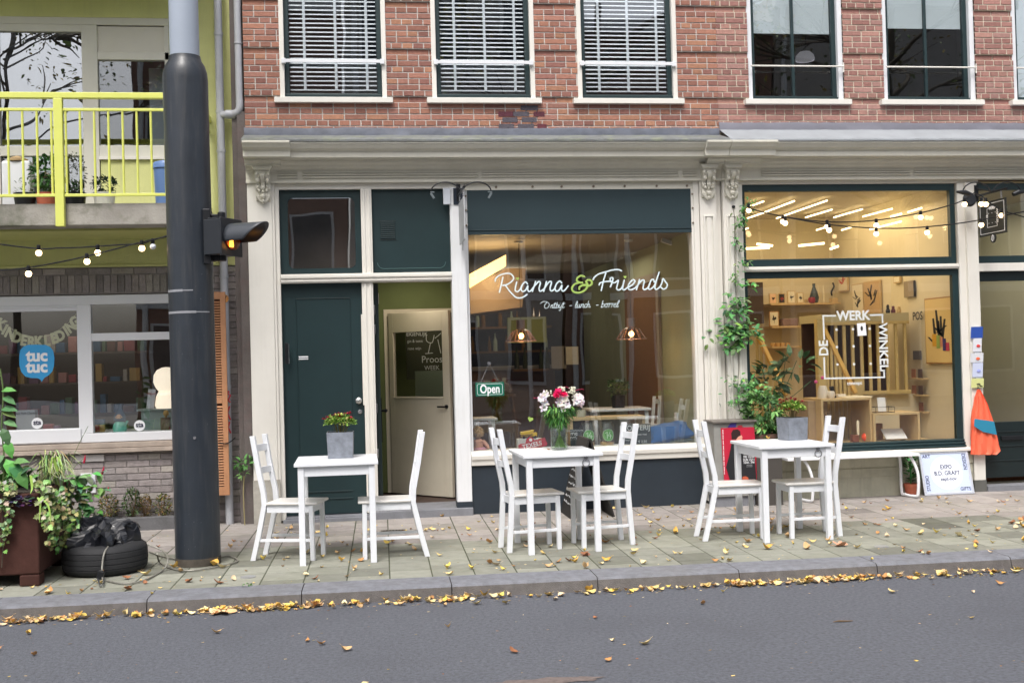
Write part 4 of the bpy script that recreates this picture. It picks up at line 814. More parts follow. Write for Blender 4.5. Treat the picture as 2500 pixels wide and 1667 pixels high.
# pendants
PG = glass('lampshade_glass', 2.5, (.86, .80, .76)); COPPER = mat('pinkish_metal', srgb(176, 152, 148), .35, metal=.3)
def pendant(px, pyb, label):
    Y = .9; p = U(px, pyb, Y); zc = U(px, 577, Y).z; t = thing('pendant_lamp', label, 'lamp', (p.x, Y, p.z), group='pendant lamps in the cafe window')
    mb = MB(); mb.lathe([(0, 0), (.05, 0), (.05, -.02), (0, -.025)], (p.x, Y, 2.76), 16); mb.obj('ceiling_rose', CREAM, t, smooth=True)
    mb = MB(); mb.tube([(p.x, Y, 2.75), (p.x, Y, p.z+.17)], .003, 6); mb.obj('cord', BLACKM, t)
    mb = MB(); mb.lathe([(.042, .17), (.046, .17), (.046, .075), (.042, .075), (.042, .165)], (p.x, Y, p.z), 18, caps=False); mb.obj('collar', COPPER, t, smooth=True)
    mb = MB(); mb.lathe([(.045, .075), (.09, .055), (.165, -.055), (.16, -.057), (.087, .05), (.045, .07)], (p.x, Y, p.z), 20, caps=False); mb.obj('shade', PG, t)
    mb = MB()
    for k in range(10):
        a = 2*pi*k/10; mb.beam((p.x+.09*cos(a), Y+.09*sin(a), p.z+.056), (p.x+.166*cos(a), Y+.166*sin(a), p.z-.056), .008, .006, Vector((cos(a), sin(a), .3)))
    mb.lathe([(.167, -.05), (.17, -.05), (.17, -.058), (.165, -.058)], (p.x, Y, p.z), 20, caps=False)
    mb.obj('shade_ribs', COPPER, t)
    mb = MB(); mb.ball((p.x, Y, p.z+.0), .03, 12); mb.obj('bulb', mat('warm_bulb', (1, .50, .18), emit=22), t, smooth=True)
    point('pendant_glow', (p.x, Y, p.z-.05), 4, (1, .55, .25), .03)
pendant(1272, 820, 'left glass and copper pendant lamp lit in the cafe window, above the bouquet'); pendant(1541, 815, 'right glass and copper pendant lamp lit in the cafe window, under the word Friends')
point('cafe_back_light', (2.2, 5.0, 2.5), 7, (1, .82, .6), .1); point('cafe_cove_light', (1.5, 1.3, 2.35), 14, (1, .66, .3), .1); area('cafe_ceiling_light', (2.7, 2.4, 2.7), (0, 0, 0), 1.2, 1.2, 9, (1, .82, .6))
# back bar, bottles rack, stools, wall pictures deep inside
t = thing('bar_counter', 'dark wooden bar counter deep inside the cafe', 'counter', (2.0, 4.3, .3)); mb = MB(); mb.box(1.2, 2.7, 4.3, 4.8, .3, 1.35); mb.obj('front', CB, t); mb = MB(); mb.box(1.15, 2.75, 4.25, 4.85, 1.35, 1.40); mb.obj('counter_top', CC, t, bevel=.005)
rk = random.Random(40)
for zz in (1.62, 1.98): mb = MB(); mb.box(1.5, 2.9, 5.6, 5.9, zz-.03, zz); mb.obj('wall_shelf', CB, label='dim bottle shelf on the back wall of the cafe', cat='shelf', group='dim shelves at the back of the cafe')
for k in range(16):
    zz = rk.choice((1.62, 1.98)); x = 1.55+k*.085; s_ = rk.uniform(.8, 1.1); mb = MB(); mb.lathe([(0, 0), (.033*s_, 0), (.033*s_, .15*s_), (.012, .21*s_), (.012, .27*s_), (0, .27*s_)], (x, 5.72, zz), 8); mb.obj('bottle', mat('amber_bottle' if k % 3 else 'pale_bottle', srgb(120, 86, 40) if k % 3 else srgb(170, 180, 160), .15), label='small bottle on the dim back shelves of the cafe', cat='bottle', group='bottles on the back shelves of the cafe', smooth=True)
for i_, (px, py, hh) in enumerate(((1365, 900, .30), (1395, 890, .24))):
    p = U(px, py, 3.9); mb = MB(); mb.box(p.x-.1, p.x+.1, 3.9, 3.92, p.z, p.z+hh); mb.obj('wall_print', PAPER if i_ else CC, label=['taller pale print on a stand deep in the cafe', 'smaller cream print deep in the cafe'][i_], cat='picture', bevel=.003)
for px in (1230, 1330): 
    p = U(px, 960, 3.4); t = thing('bar_stool', 'wooden bar stool in front of the counter, %s one' % ('left' if px < 1300 else 'right'), 'stool', (p.x, 3.4, .3)); mb = MB(); mb.lathe([(0, 0), (.16, 0), (.16, .03), (0, .03)], (p.x, 3.4, 1.02), 16); mb.obj('seat', CB, t)
    for sx in (-1, 1):
        for sy in (-1, 1): mb = MB(); mb.beam((p.x+sx*.17, 3.4+sy*.17, .3), (p.x+sx*.1, 3.4+sy*.1, 1.02), .025, .025); mb.obj('leg', CB, t)
# security camera
p = U(1628, 590, 1.0); t = thing('security_camera', 'white security camera under the cafe ceiling in the top right of the window', 'camera', (p.x, 1.0, p.z))
mb = MB(); mb.obox(p, (.13, .05, .045), Matrix.Rotation(.35, 3, 'Y')); mb.obj('body', WHITE, t, bevel=.006); mb = MB(); mb.tube([(p.x+.06, 1.0, p.z), (p.x+.12, 1.0, p.z-.03), (p.x+.2, 1.05, p.z-.03)], .01, 6); mb.obj('arm', WHITE, t)
# inner tables
def inner_table(xa, xb, py, Y, d, label):
    A, B = U(xa, py, Y), U(xb, py, Y); t = thing('cafe_table', label, 'table', ((A.x+B.x)/2, Y+d/2, .3)); mb = MB(); mb.box(A.x, B.x, Y, Y+d, A.z-.025, A.z); mb.obj('table_top', WHITE, t, bevel=.003)
    for x in (A.x+.03, B.x-.06):
        for y in (Y+.03, Y+d-.06): mb = MB(); mb.box(x, x+.035, y, y+.035, .3, A.z-.025); mb.obj('leg', WHITE, t)
inner_table(1445, 1590, 1000, .9, .55, 'white cafe table inside, behind the two jars'); inner_table(1155, 1215, 1022, .8, .4, 'white cafe table corner inside, behind the Open sign')
# wooden sideboard frame behind jars
A, B = U(1390, 1024, .5), U(1573, 1018, .5); t = thing('crate_table', 'low raw wood bench frame standing behind the jars in the cafe window', 'bench', ((A.x+B.x)/2, .6, .6))
mb = MB(); mb.box(A.x, B.x, .45, .75, A.z-.012, A.z+.018); mb.obj('plank', WOODL, t, bevel=.003)
for x in (A.x, B.x-.03): mb = MB(); mb.box(x, x+.03, .47, .73, .6, A.z-.012); mb.obj('leg', WOODL, t)
# inner chair (back only visible)
p = U(1592, 1000, 1.2); t = thing('cafe_chair', 'white chair inside the cafe behind the blue cushion', 'chair', (p.x, 1.2, .3))
mb = MB(); mb.beam((p.x-.05, 1.2, .3), (p.x+.03, 1.2, p.z+.15), .03, .03); mb.beam((p.x+.06, 1.3, .3), (p.x+.12, 1.3, p.z+.15), .03, .03); mb.obj('back_post', WHITE, t); mb = MB(); mb.beam((p.x+.02, 1.21, p.z+.09), (p.x+.11, 1.29, p.z+.09), .05, .015); mb.obj('slat', WHITE, t)
mb = MB(); mb.box(p.x-.3, p.x+.05, 1.1, 1.4, .72, .745); mb.obj('seat', WHITE, t)
# bicycle-dark shapes behind: bar stools
p = U(1195, 950, 2.4)
# jars with the number 14
JG = glass('jar_glass', 1.2, (.97, .99, .98)); JGREEN = mat('jar_green_label', srgb(104, 168, 90), .6); JLINE = mat('jar_label_line', srgb(226, 242, 226), .6); SAND = mat('jar_filling', srgb(206, 164, 110), .9, var=.4, vs=50)
def jar(px, label):
    p = U(px, 1085, .22); t = thing('glass_jar', label, 'jar', (p.x, .22, .60), group='jars numbered 14 on the cafe window ledge')
    mb = MB(); mb.lathe([(0, .0), (.072, 0), (.078, .01), (.078, .20), (.06, .225), (.058, .245), (.054, .245), (.056, .222), (.073, .198), (.073, .012), (0, .006)], (p.x, .22, .601), 24); mb.obj('glass', JG, t, smooth=True)
    mb = MB(); mb.lathe([(0, .01), (.07, .01), (.07, .04), (0, .045)], (p.x, .22, .601), 20); mb.obj('filling', SAND, t)
    mb = MB()
    for k in range(16):
        a0 = -pi*.95+k*pi*.9/16; 
    n = 20; pts = []
    def onj(dx, dz, off): a = dx/.0785; return (p.x+(.0785+off)*sin(a), .22-(.0785+off)*cos(a), .715+dz)
    ring = [onj(.06*cos(2*pi*k/28), .06*sin(2*pi*k/28), .001) for k in range(28)]; c0 = onj(0, 0, .001)
    mb.add([c0]+ring+[onj(.03*cos(2*pi*k/28), .03*sin(2*pi*k/28), .001) for k in range(28)], [(1+k, 1+(k+1) % 28, 29+(k+1) % 28, 29+k) for k in range(28)]+[(0, 29+k, 29+(k+1) % 28) for k in range(28)]); mb.obj('label_disc', JGREEN, t)
    mb = MB(); mb.tube([onj(.058*cos(2*pi*k/28), .058*sin(2*pi*k/28), .002) for k in range(29)], .0016, 5)
    for st in ([(-.03, .02), (-.012, .035), (-.012, -.035)], [(.018, .035), (-.002, -.008), (.035, -.008)], [(.02, .01), (.02, -.035)]): mb.tube([onj(a, b, .003) for a, b in st], .0032, 5)
    mb.obj('number_14', JLINE, t)
jar(1435, 'left clear glass jar with green 14 label on the cafe window ledge'); jar(1482, 'right clear glass jar with green 14 label on the cafe window ledge')
p = U(1420, 1000, .55); t = thing('swing_top_jar', 'clear jar with a dark lid standing on the raw wood plank in the cafe', 'jar', (p.x, .55, A.z+.02))
mb = MB(); mb.lathe([(0, 0), (.05, 0), (.05, .10), (.04, .12), (.04, .14), (0, .14)], (p.x, .58, A.z+.019), 18); mb.obj('glass', JG, t, smooth=True); mb = MB(); mb.lathe([(0, 0), (.048, 0), (.048, .07), (0, .07)], (p.x, .58, A.z+.021), 16); mb.obj('filling', mat('cream_fill', srgb(200, 196, 180), .8), t)
mb = MB(); mb.lathe([(0, 0), (.045, 0), (.045, .03), (.02, .045), (0, .045)], (p.x, .58, A.z+.16), 16); mb.obj('lid', BLACKM, t, smooth=True)
# chalk boards
CHALKB = mat('chalkboard', srgb(58, 64, 68), .7, var=.2, vs=5); CHALK = mat('chalk', srgb(214, 218, 220), .8)
def board(xa, ya, xb, yb, Y, label, tilt=0):
    A, B = U(xa, ya, Y), U(xb, yb, Y); mb = MB(); mb.box(A.x, B.x, Y, Y+.012, max(B.z, .602), A.z); o = mb.obj('chalkboard', CHALKB, label=label, cat='chalkboard', bevel=.002); ROOT[o.name] = Matrix.Translation(o.location); return o
o = board(1392, 1048, 1419, 1088, .16, 'small chalkboard on the window ledge between the bouquet and the jars')
cc = lambda x, y: (1140+x/4.2, 1000+y/4.2)
def ch(s, x, y, h, par, Y, conv=cc, bold=0, sx=1): return word(s, x, y, h, CHALK, 'chalk_lettering', par, Y, 0, bold, sx, conv)
ch('me', 1098, 243, .06, o, .157); ch('punt.', 1092, 280, .035, o, .157); ch('________', 1105, 292, .03, o, .157); ch('~~~~~~', 1105, 212, .05, o, .157)
o = board(1519, 1036, 1590, 1086, .15, 'wide chalkboard leaning on the cafe window ledge left of the blue cushion')
ch('PROEVERIJ', 1722, 188, .072, o, .147, bold=.0005, sx=.95); ch('proeven met', 1772, 252, .028, o, .147); ch('€ 2,50', 1800, 325, .034, o, .147); ch('• voor', 1640, 312, .025, o, .147)
# cushions
def cushion(cx, cy, cz, a, b, h, rot, m, name, label):
    mb = MB(); n = 16; vs = []; R3 = Matrix.Rotation(rot[1], 3, 'Y') @ Matrix.Rotation(rot[0], 3, 'X')
    for i in range(n+1):
        for j in range(n+1):
            u, v = -1+2*i/n, -1+2*j/n; pin = 1-.10*(1-abs(u))*0; e = (max(0, (1-u**4))*max(0, (1-v**4)))**.5; k = 1-.08*(u*u*v*v*-1+ (1-abs(u*v))); wr = .005*sin(9*u+4*v)*e
            vs.append((u*a*k, v*b*k, e*h+wr))
    N = (n+1)**2; vs += [(x, y, -z*.9) for x, y, z in vs]
    fs = []
    for i in range(n):
        for j in range(n): q = (i*(n+1)+j, (i+1)*(n+1)+j, (i+1)*(n+1)+j+1, i*(n+1)+j+1); fs += [q, tuple(k+N for k in q[::-1])]
    mb.add([Vector((cx, cy, cz))+R3 @ Vector(v) for v in vs], fs); return mb.obj(name, m, label=label, cat='cushion', smooth=True)
cushion(3.17, .27, .71, .225, .15, .075, (.35, -.16), mat('blue_cloth', srgb(44, 92, 150), .9, var=.15, bump=.2, bs=200), 'cushion', 'bright blue cushion lying in the right corner of the cafe window')
cushion(3.2, .3, .635, .2, .15, .03, (.0, -.02), mat('grey_teal_cloth', srgb(116, 132, 134), .9, var=.3, vs=9, bump=.3), 'cushion', 'flat grey teal cushion under the blue cushion in the cafe window')
# doll seen from behind, toy truck, brewery sign, Open sign
SKIN = mat('doll_skin', srgb(206, 150, 126), .5); 
p = U(1165, 1090, .2); t = thing('doll', 'plastic doll with curly blond hair sitting in the left corner of the cafe window', 'doll', (p.x+.01, .2, .60))
x = p.x+.01; mb = MB(); mb.lathe([(0, .0), (.05, .0), (.056, .03), (.05, .07), (.052, .1), (.03, .12), (.018, .125), (.018, .14), (0, .14)], (x, .2, .601), 16); mb.tube([(x-.045, .2, .70), (x-.07, .19, .66), (x-.055, .15, .62)], [.02, .018, .014], 8); mb.tube([(x+.045, .2, .70), (x+.085, .19, .66), (x+.1, .15, .63)], [.02, .018, .014], 8); mb.obj('body', SKIN, t, smooth=True)
mb = MB(); mb.lathe([(0, 0), (.075, 0), (.075, .02), (.055, .035), (0, .035)], (x+.01, .2, .601), 14); mb.obj('skirt', mat('pink_cloth', srgb(214, 150, 170), .8), t, smooth=True)
mb = MB(); r = random.Random(2); mb.ball((x, .2, .775), .052, 12)
for i in range(60):
    a, b = r.uniform(0, 2*pi), r.uniform(-.5, 1.5); mb.ball((x+.052*cos(a)*cos(b), .2+.052*sin(a)*cos(b), .78+.052*sin(b)), r.uniform(.01, .018), 6)
mb.obj('hair', mat('doll_hair', srgb(176, 142, 104), .8, var=.4, vs=60), t, smooth=True)
p = U(1291, 1060, .24); t = thing('toy_truck', 'yellow toy dump truck on the cafe window ledge above the brewery sign', 'toy', (p.x, .24, .64)); TY = mat('toy_yellow', srgb(226, 186, 40), .4)
z = p.z-.01; mb = MB(); mb.prismxz([(p.x-.085, z+.01), (p.x+.02, z+.01), (p.x+.055, z+.055), (p.x-.085, z+.035)], .2, .28); mb.obj('tipper', TY, t, bevel=.003)
mb = MB(); mb.box(p.x+.03, p.x+.08, .205, .275, z-.008, z+.028); mb.box(p.x-.08, p.x+.08, .215, .265, z-.012, z+.004); mb.obj('cab', TY, t, bevel=.003)
for xx in (-.055, .0, .06): mb = MB(); mb.lathe([(0, -.04), (.014, -.04), (.014, .04), (0, .04)], (p.x+xx, .24, z-.016), 12, Matrix.Rotation(pi/2, 3, 'X')); mb.obj('wheel', BLACKM, t, smooth=True)
mb = MB(); mb.box(p.x-.12, p.x+.13, .2, .30, .601, z-.031); mb.obj('box', mat('pale_box', srgb(206, 208, 206), .6), label='low pale box under the toy truck on the window ledge', cat='box', bevel=.003)
p = U(1298, 1082, .14); RS = mat('sign_red', srgb(186, 40, 56), .45); t = thing('brewery_sign', 'red brewery sign with white lettering TEXELS leaning inside the cafe window', 'sign', (p.x, .14, .60))
f = lambda x, y: (U(1140+x/4.2, 1000+y/4.2, .14).x, U(1140+x/4.2, 1000+y/4.2, .14).z)
outl = [f(*q) for q in ((530, 400), (525, 365), (545, 350), (600, 345), (608, 300), (640, 278), (672, 285), (690, 312), (770, 290), (800, 285), (808, 318), (825, 345), (815, 370), (700, 395), (600, 405))]; mb = MB(); mb.prismxz(outl, .132, .145); mb.obj('plate', RS, t, bevel=.002)
mb = MB(); q = f(652, 308); mb.lathe([(.0, 0), (.016, 0), (.016, .003), (0, .003)], (q[0], .132, q[1]), 20, Matrix.Rotation(pi/2, 3, 'X')); mb.obj('emblem', WHITE, t)
q = U(1140+668/4.2, 1000+362/4.2, .13); text('TEXELS', .062, WHITE, 'lettering', t, Matrix.Translation(q) @ FACE @ Matrix.Rotation(.20, 4, 'Z'), bold=.001, thick=.001)
p = U(1196, 950, .035); GS = mat('open_sign_green', srgb(20, 104, 84), .4); t = thing('open_sign', 'small green Open sign hanging on a chain from a suction cup in the cafe window', 'sign', (p.x, .035, p.z-.07))
mb = MB(); mb.box(p.x-.142, p.x+.142, .032, .037, p.z-.068, p.z+.068); mb.obj('plate', GS, t, bevel=.002)
mb = MB(); pts = rrect(p.x-.125, p.x+.125, p.z-.053, p.z+.053, .015, 2); mb.tube([(a, .0315, b) for a, b in pts]+[(pts[0][0], .0315, pts[0][1])], .002, 5); mb.obj('border', WHITE, t)
text('Open', .12, WHITE, 'lettering', t, at((p.x, .031, p.z)), bold=.003, thick=.0006, sx=.72)
q = U(1194, 887, .035); mb = MB(); mb.tube([(p.x-.09, .034, p.z+.068), (q.x, .034, q.z), (p.x+.09, .034, p.z+.068)], .002, 5); mb.obj('chain', STEEL, t); mb = MB(); mb.lathe([(0, -.006), (.014, -.006), (.018, .01), (0, .01)], (q.x, .038, q.z), 12, Matrix.Rotation(pi/2, 3, 'X')); mb.obj('suction_cup', STEEL, t)
# wall socket inside
p = U(1671, 1014, 1.2); mb = MB(); mb.box(3.43, 3.455, .9, .98, p.z-.05, p.z+.05); mb.obj('wall_socket', WHITE, label='white wall socket on the green cafe wall', cat='socket', bevel=.003)
# potted flower on the inner table
def foliage(mb, c, rad, n, L, W, cols, seed, up=.4, hemi=False):
    r = random.Random(seed); c = Vector(c)
    for i in range(n):
        d = Vector((r.gauss(0, 1), r.gauss(0, 1), r.gauss(0, 1))).normalized()
        if hemi and d.z < -.2: d.z = abs(d.z)*.5
        rr = r.uniform(.45, 1)**.6; p = c + Vector((d.x*rad[0], d.y*rad[1], d.z*rad[2]))*rr
        dd = (d*.9 + Vector((r.gauss(0, .6), r.gauss(0, .6), up+r.gauss(0, .5)))); q = r.uniform(.7, 1.15); k = r.uniform(.75, 1.2); cl = r.choice(cols)
        mb.leaf(p, dd, (r.gauss(0, .4), r.gauss(0, .4), 1), L*q, W*q, .3, srgb(*[min(255, v*k) for v in cl]), r.uniform(.05, .4))
LEAFM = mat('leaf_green', (1, 1, 1), .55, vcol=True, spec=.35)
p = U(1510, 995, 1.15); t = thing('potted_plant', 'dark potted plant on the white table inside the cafe', 'plant', (p.x, 1.15, p.z)); mb = MB(); mb.lathe([(0, 0), (.07, 0), (.08, .14), (0, .14)], (p.x, 1.15, p.z), 12); mb.obj('pot', BLACKM, t); mb = MB(); foliage(mb, (p.x, 1.15, p.z+.22), (.12, .12, .09), 160, .05, .03, [(60, 90, 50), (80, 104, 60)], 3); mb.obj('foliage', LEAFM, t)
# ---------------- doorway vestibule
room('vestibule', .19, 1.135, .13, 2.6, .056, 2.52, [CF, CC, CGD, CW, CGD], cafe)
for i_, zz in ((0, 0),):
    mb = MB(); mb.box(.19, .95, .12, .14, 2.29, 2.52); mb.obj('inner_lintel', CC, cafe)
A, B = Gd(961, 1202, .07), Gd(1100, 1213, .07); top = U(962, 766, A.y)
idr = thing('inner_door', 'white inner door with a glass pane standing half open in the cafe doorway', 'door', (A.x, A.y, .07))
dv = (B-A); dv.z = 0; Ld = dv.length; dn = dv.normalized(); nn = Vector((dn.y, -dn.x, 0)); H = top.z-.07
def dbox(mb, s0, s1, z0, z1, o0, o1): mb.add([A+dn*s+nn*o+Vector((0, 0, z)) for s in (s0, s1) for o in (o0, o1) for z in (z0, z1)], [(0, 1, 3, 2), (4, 6, 7, 5), (0, 4, 5, 1), (2, 3, 7, 6), (0, 2, 6, 4), (1, 5, 7, 3)])
DW = mat('cream_inner_door', srgb(214, 206, 188), .5, var=.08)
za, zb_ = U(972, 968, A.y+(-.1)).z-.07, U(972, 812, A.y-.1).z-.07; s0, s1 = .07, Ld-.05
mb = MB(); dbox(mb, 0, s0, 0, H, -.02, .02); dbox(mb, s1, Ld+.05, 0, H, -.02, .02); dbox(mb, s0, s1, 0, za, -.02, .02); dbox(mb, s0, s1, zb_, H, -.02, .02); dbox(mb, s0-.01, s1+.01, za-.02, za, .02, .03); mb.obj('leaf', DW, idr, bevel=.003)
mb = MB(); dbox(mb, s0, s1, za, zb_, -.003, .003); mb.obj('pane', GLASSS, idr)
mb = MB(); hz = U(1080, 990, A.y-.35).z-.07; mb.lathe([(0, 0), (.02, 0), (.02, .015), (0, .015)], A+dn*(Ld-.0)+nn*.02+Vector((0, 0, hz)), 12, Matrix(((dn.x, 0, nn.x), (dn.y, 0, nn.y), (0, 1, 0)))); mb.tube([A+dn*(Ld)+nn*.03+Vector((0, 0, hz)), A+dn*(Ld)+nn*.06+Vector((0, 0, hz)), A+dn*(Ld-.10)+nn*.06+Vector((0, 0, hz))], .009, 8); mb.obj('handle', BLACKM, idr, smooth=True)
# frame above the inner door and the green wall
mb = MB(); mb.box(A.x-.06, A.x-.015, A.y+.02, A.y+.09, .07, A.z+H+.05); mb.box(A.x-.015, 1.13, A.y+.02, A.y+.09, .07+H+.005, .07+H+.05); mb.obj('inner_frame', DW, cafe)
mb = MB(); mb.box(.19, 1.13, A.y+.03, A.y+.08, .07+H+.051, 2.518); mb.box(.19, A.x-.061, A.y+.03, A.y+.08, .07, .07+H+.05); mb.obj('inner_green_wall', CGD, cafe)
# menu board seen through the pane
p0, p1 = U(990, 812, 1.62), U(1085, 900, 1.62); mb = MB(); mb.box(p0.x, min(p1.x+.05, 1.12), 1.62, 1.63, U(1000, 905, 1.62).z-.1, p0.z+.03); o = mb.obj('menu_board', mat('black_menu', srgb(36, 34, 32), .7), label='black chalk menu board seen through the pane of the inner door', cat='menu board'); ROOT[o.name] = Matrix.Translation(o.location)
c5 = lambda x, y: (560+x/2.8, 440+y/2.8)
for s_, x, y, h in (('EIGENLIJK', 1282, 1052, .06), ('Proost', 1395, 1225, .11), ('WEEK', 1385, 1283, .07), ('gin & tonic', 1270, 1100, .045), ('rose wijn', 1265, 1150, .045)): word(s_, x, y, h, CHALK, 'chalk_lettering', o, 1.617, 0, 0, .9, c5)
strokes([[(1345, 1060), (1350, 1100), (1385, 1110), (1400, 1060)], [(1375, 1110), (1360, 1180)], [(1340, 1185), (1390, 1180)], [(1405, 1080), (1430, 1060), (1445, 1045)], [(1425, 1090), (1445, 1180)]], .004, c5, CHALK, 'chalk_drawing', o, 1.617)
p0, p1 = U(1013, 906, 1.55), U(1078, 968, 1.55); mb = MB(); mb.box(p0.x, min(p1.x+.1, 1.12), 1.55, 1.6, .07, p0.z); mb.obj('cupboard', mat('sage_cupboard', srgb(120, 134, 120), .7), label='sage green cupboard below the menu board inside', cat='cupboard', bevel=.004)
area('hall_lamp', (.66, .9, 2.49), (0, 0, 0), .3, .3, 5, (1, .86, .66))
p = U(996, 694, .6); mb = MB(); mb.lathe([(0, 0), (.035, 0), (.035, .006), (0, .006)], (p.x, .6, 2.508), 14); mb.obj('spot_light', mat('lit_spot', (1, .86, .62), emit=12), label='small round lit spotlight in the ceiling of the cafe doorway', cat='light')
# opened front door folded inward at the left side of the doorway, with hinges and bolts
mb = MB(); mb.box(.195, .235, .13, .85, .08, 2.285); fd = mb.obj('open_front_door', mat('dark_edge_green', srgb(30, 44, 44), .4, var=.2), cafe, bevel=.003)
mb = MB()
for z in (2.02, 1.83, 1.06, .62): mb.box(.183, .199, .085, .128, z-.045, z+.045)
mb.obj('hinge', STEEL, fd, bevel=.003)
mb = MB(); p = U(966, 730, .9); mb.box(.236, .25, .62, .69, p.z-.06, p.z+.05); mb.obj('alarm_box', WHITE, cafe, bevel=.003)
mb = MB(); mb.box(.236, .25, .5, .53, .7, 1.15); mb.tube([(.24, .5, 1.02), (.285, .48, 1.02)], .012, 8); mb.ball((.29, .48, 1.02), .02, 8); mb.obj('espagnolette', BLACKM, fd)
# ================================================================== LEFT building
left = thing('apartment_building', 'yellow rendered apartment building with grey brick ground floor, at the left', 'building', (-3, .4, 0))
WY = .2
def wally(mb, x0, x1, z0, z1, y=WY, d=.25): mb.box(x0, x1, y, y+d, z0, z1)
mb = MB(); wally(mb, -1.715, -1.13, 2.50, 6.5); wally(mb, -6.5, -1.715, 2.50, 2.78); wally(mb, -6.5, -1.715, 4.89, 6.5); wally(mb, -2.375, -1.715, 2.78, 3.53); wally(mb, -6.5, -4.31, 2.78, 4.89); mb.box(-6.5, -1.13, WY-.012, WY-.0005, 2.49, 2.515)
mb.obj('rendered_wall', YELLOW, left, bevel=.004)
gb = MB(); wally(gb, -6.5, -1.12, -.02, .735, WY+.008); wally(gb, -1.655, -1.12, .735, 2.49, WY+.008); wally(gb, -6.5, -1.655, 2.235, 2.49, WY+.008); wally(gb, -6.5, -4.31, .735, 2.235, WY+.008)
gw = gb.obj('brick_wall', MORTARG, left)
GB = mat('grey_brick', (1, 1, 1), .85, var=.35, vs=18, bump=.5, bs=70, vcol=True, spec=.2, streak=.2); mb = MB(); rnd = random.Random(12)
bricks(mb, -6.5, -4.31, .735, 2.235, WY, .0635, .21, GREY, rnd, header_rows=False, joint=.009)
bricks(mb, -6.5, -1.12, .0, .715, WY, .0635, .21, GREY, rnd, header_rows=False, joint=.009)
bricks(mb, -1.655, -1.12, .735, 2.42, WY, .0635, .21, GREY, rnd, header_rows=False, joint=.009)
bricks(mb, -6.5, -1.12, 2.42, 2.485, WY, .065, .21, GREY, rnd, header_rows=False, joint=.009)
x = -6.5
while x < -1.66:
    q = rnd.uniform(.85, 1.05); mb.col = srgb(*[v*q for v in rnd.choice(GREY)]); mb.box(x+.004, x+.061, WY, WY+.02, 2.25, 2.413); x += .0655
mb.obj('brickwork', GB, gw)
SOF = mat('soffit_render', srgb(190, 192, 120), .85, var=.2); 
mb = MB(); mb.box(-6.5, -1.33, -.80, WY-.001, 2.775, 2.965); mb.box(-6.5, -1.33, -.78, WY-.0015, 2.70, 2.774) if False else None; mb.obj('balcony_slab', CONC, left, bevel=.008)
mb = MB(); mb.box(-6.5, -1.33, -.80, WY-.001, 5.30, 5.48); mb.obj('balcony_slab', CONC, left)
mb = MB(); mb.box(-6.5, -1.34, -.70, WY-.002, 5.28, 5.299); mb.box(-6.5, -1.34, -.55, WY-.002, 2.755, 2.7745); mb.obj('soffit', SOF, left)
# brown strip between the houses
mb = MB(); mb.box(-1.125, -1.075, .06, .45, -.02, 6.5); mb.box(-1.075, -.996, .02, .45, -.02, 3.95); mb.box(-1.075, -.996, .1, .45, 3.951, 6.5); mb.obj('party_wall', BROWNW, left, bevel=.004)
mb = MB(); mb.box(-1.13, -1.08, WY-.012, WY-.001, 2.09, 2.15); mb.obj('ochre_tape', mat('ochre_strip', srgb(178, 138, 60), .7), left)
# balcony window wall (frames)
mb = MB()
for a, b, c, d in ((-3.9, -1.715, 4.82, 4.89), (-2.53, -2.385, 2.965, 4.82), (-3.36, -3.29, 2.965, 4.82), (-2.385, -1.715, 4.485, 4.56), (-3.29, -2.53, 4.75, 4.82), (-2.385, -1.715, 3.53, 3.66), (-3.29, -2.53, 3.56, 3.655), (-3.29, -2.53, 2.965, 3.03), (-1.76, -1.716, 3.66, 4.82), (-4.3, -3.36, 4.75, 4.82), (-4.3, -3.36, 3.56, 3.655)): mb.box(a, b, WY-.0, WY+.07, c, d)
bw = mb.obj('balcony_window', mat('cream_plastic_frame', srgb(214, 212, 200), .4, var=.08), left, bevel=.004)
mb = MB(); mb.box(-2.385, -1.76, WY+.02, WY+.05, 4.56, 4.81); mb.obj('top_panel', mat('cream_panel', srgb(216, 212, 200), .45, var=.06), bw)
mb = MB(); mb.box(-2.46, -2.35, WY-.02, WY-.0, 3.50, 3.53) if False else mb.box(-2.385, -1.72, WY-.03, WY-.0005, 3.52, 3.55); mb.obj('sill', CREAM, bw)
mb = MB(); mb.box(-3.29, -2.53, WY+.035, WY+.041, 3.655, 4.75); mb.obj('pane', GLASSB, bw); mb = MB(); mb.box(-3.29, -2.53, WY+.035, WY+.041, 3.03, 3.56); mb.obj('pane', GLASSB, bw)
mb = MB(); mb.box(-2.385, -1.76, WY+.035, WY+.041, 3.66, 4.485); mb.obj('pane', GLASSU, bw); mb = MB(); mb.box(-4.3, -3.36, WY+.035, WY+.041, 2.97, 4.75); mb.obj('pane', GLASSB, bw)
room('flat', -4.3, -1.5, .46, 3, 2.97, 4.9, [DARKR]*5, left)
mb = MB(); mb.box(-1.96, -1.74, .5, .51, 3.66, 4.48); mb.box(-3.3, -2.9, .5, .51, 3.03, 4.75); mb.obj('curtain', mat('grey_curtain', srgb(150, 160, 166), .9), left)
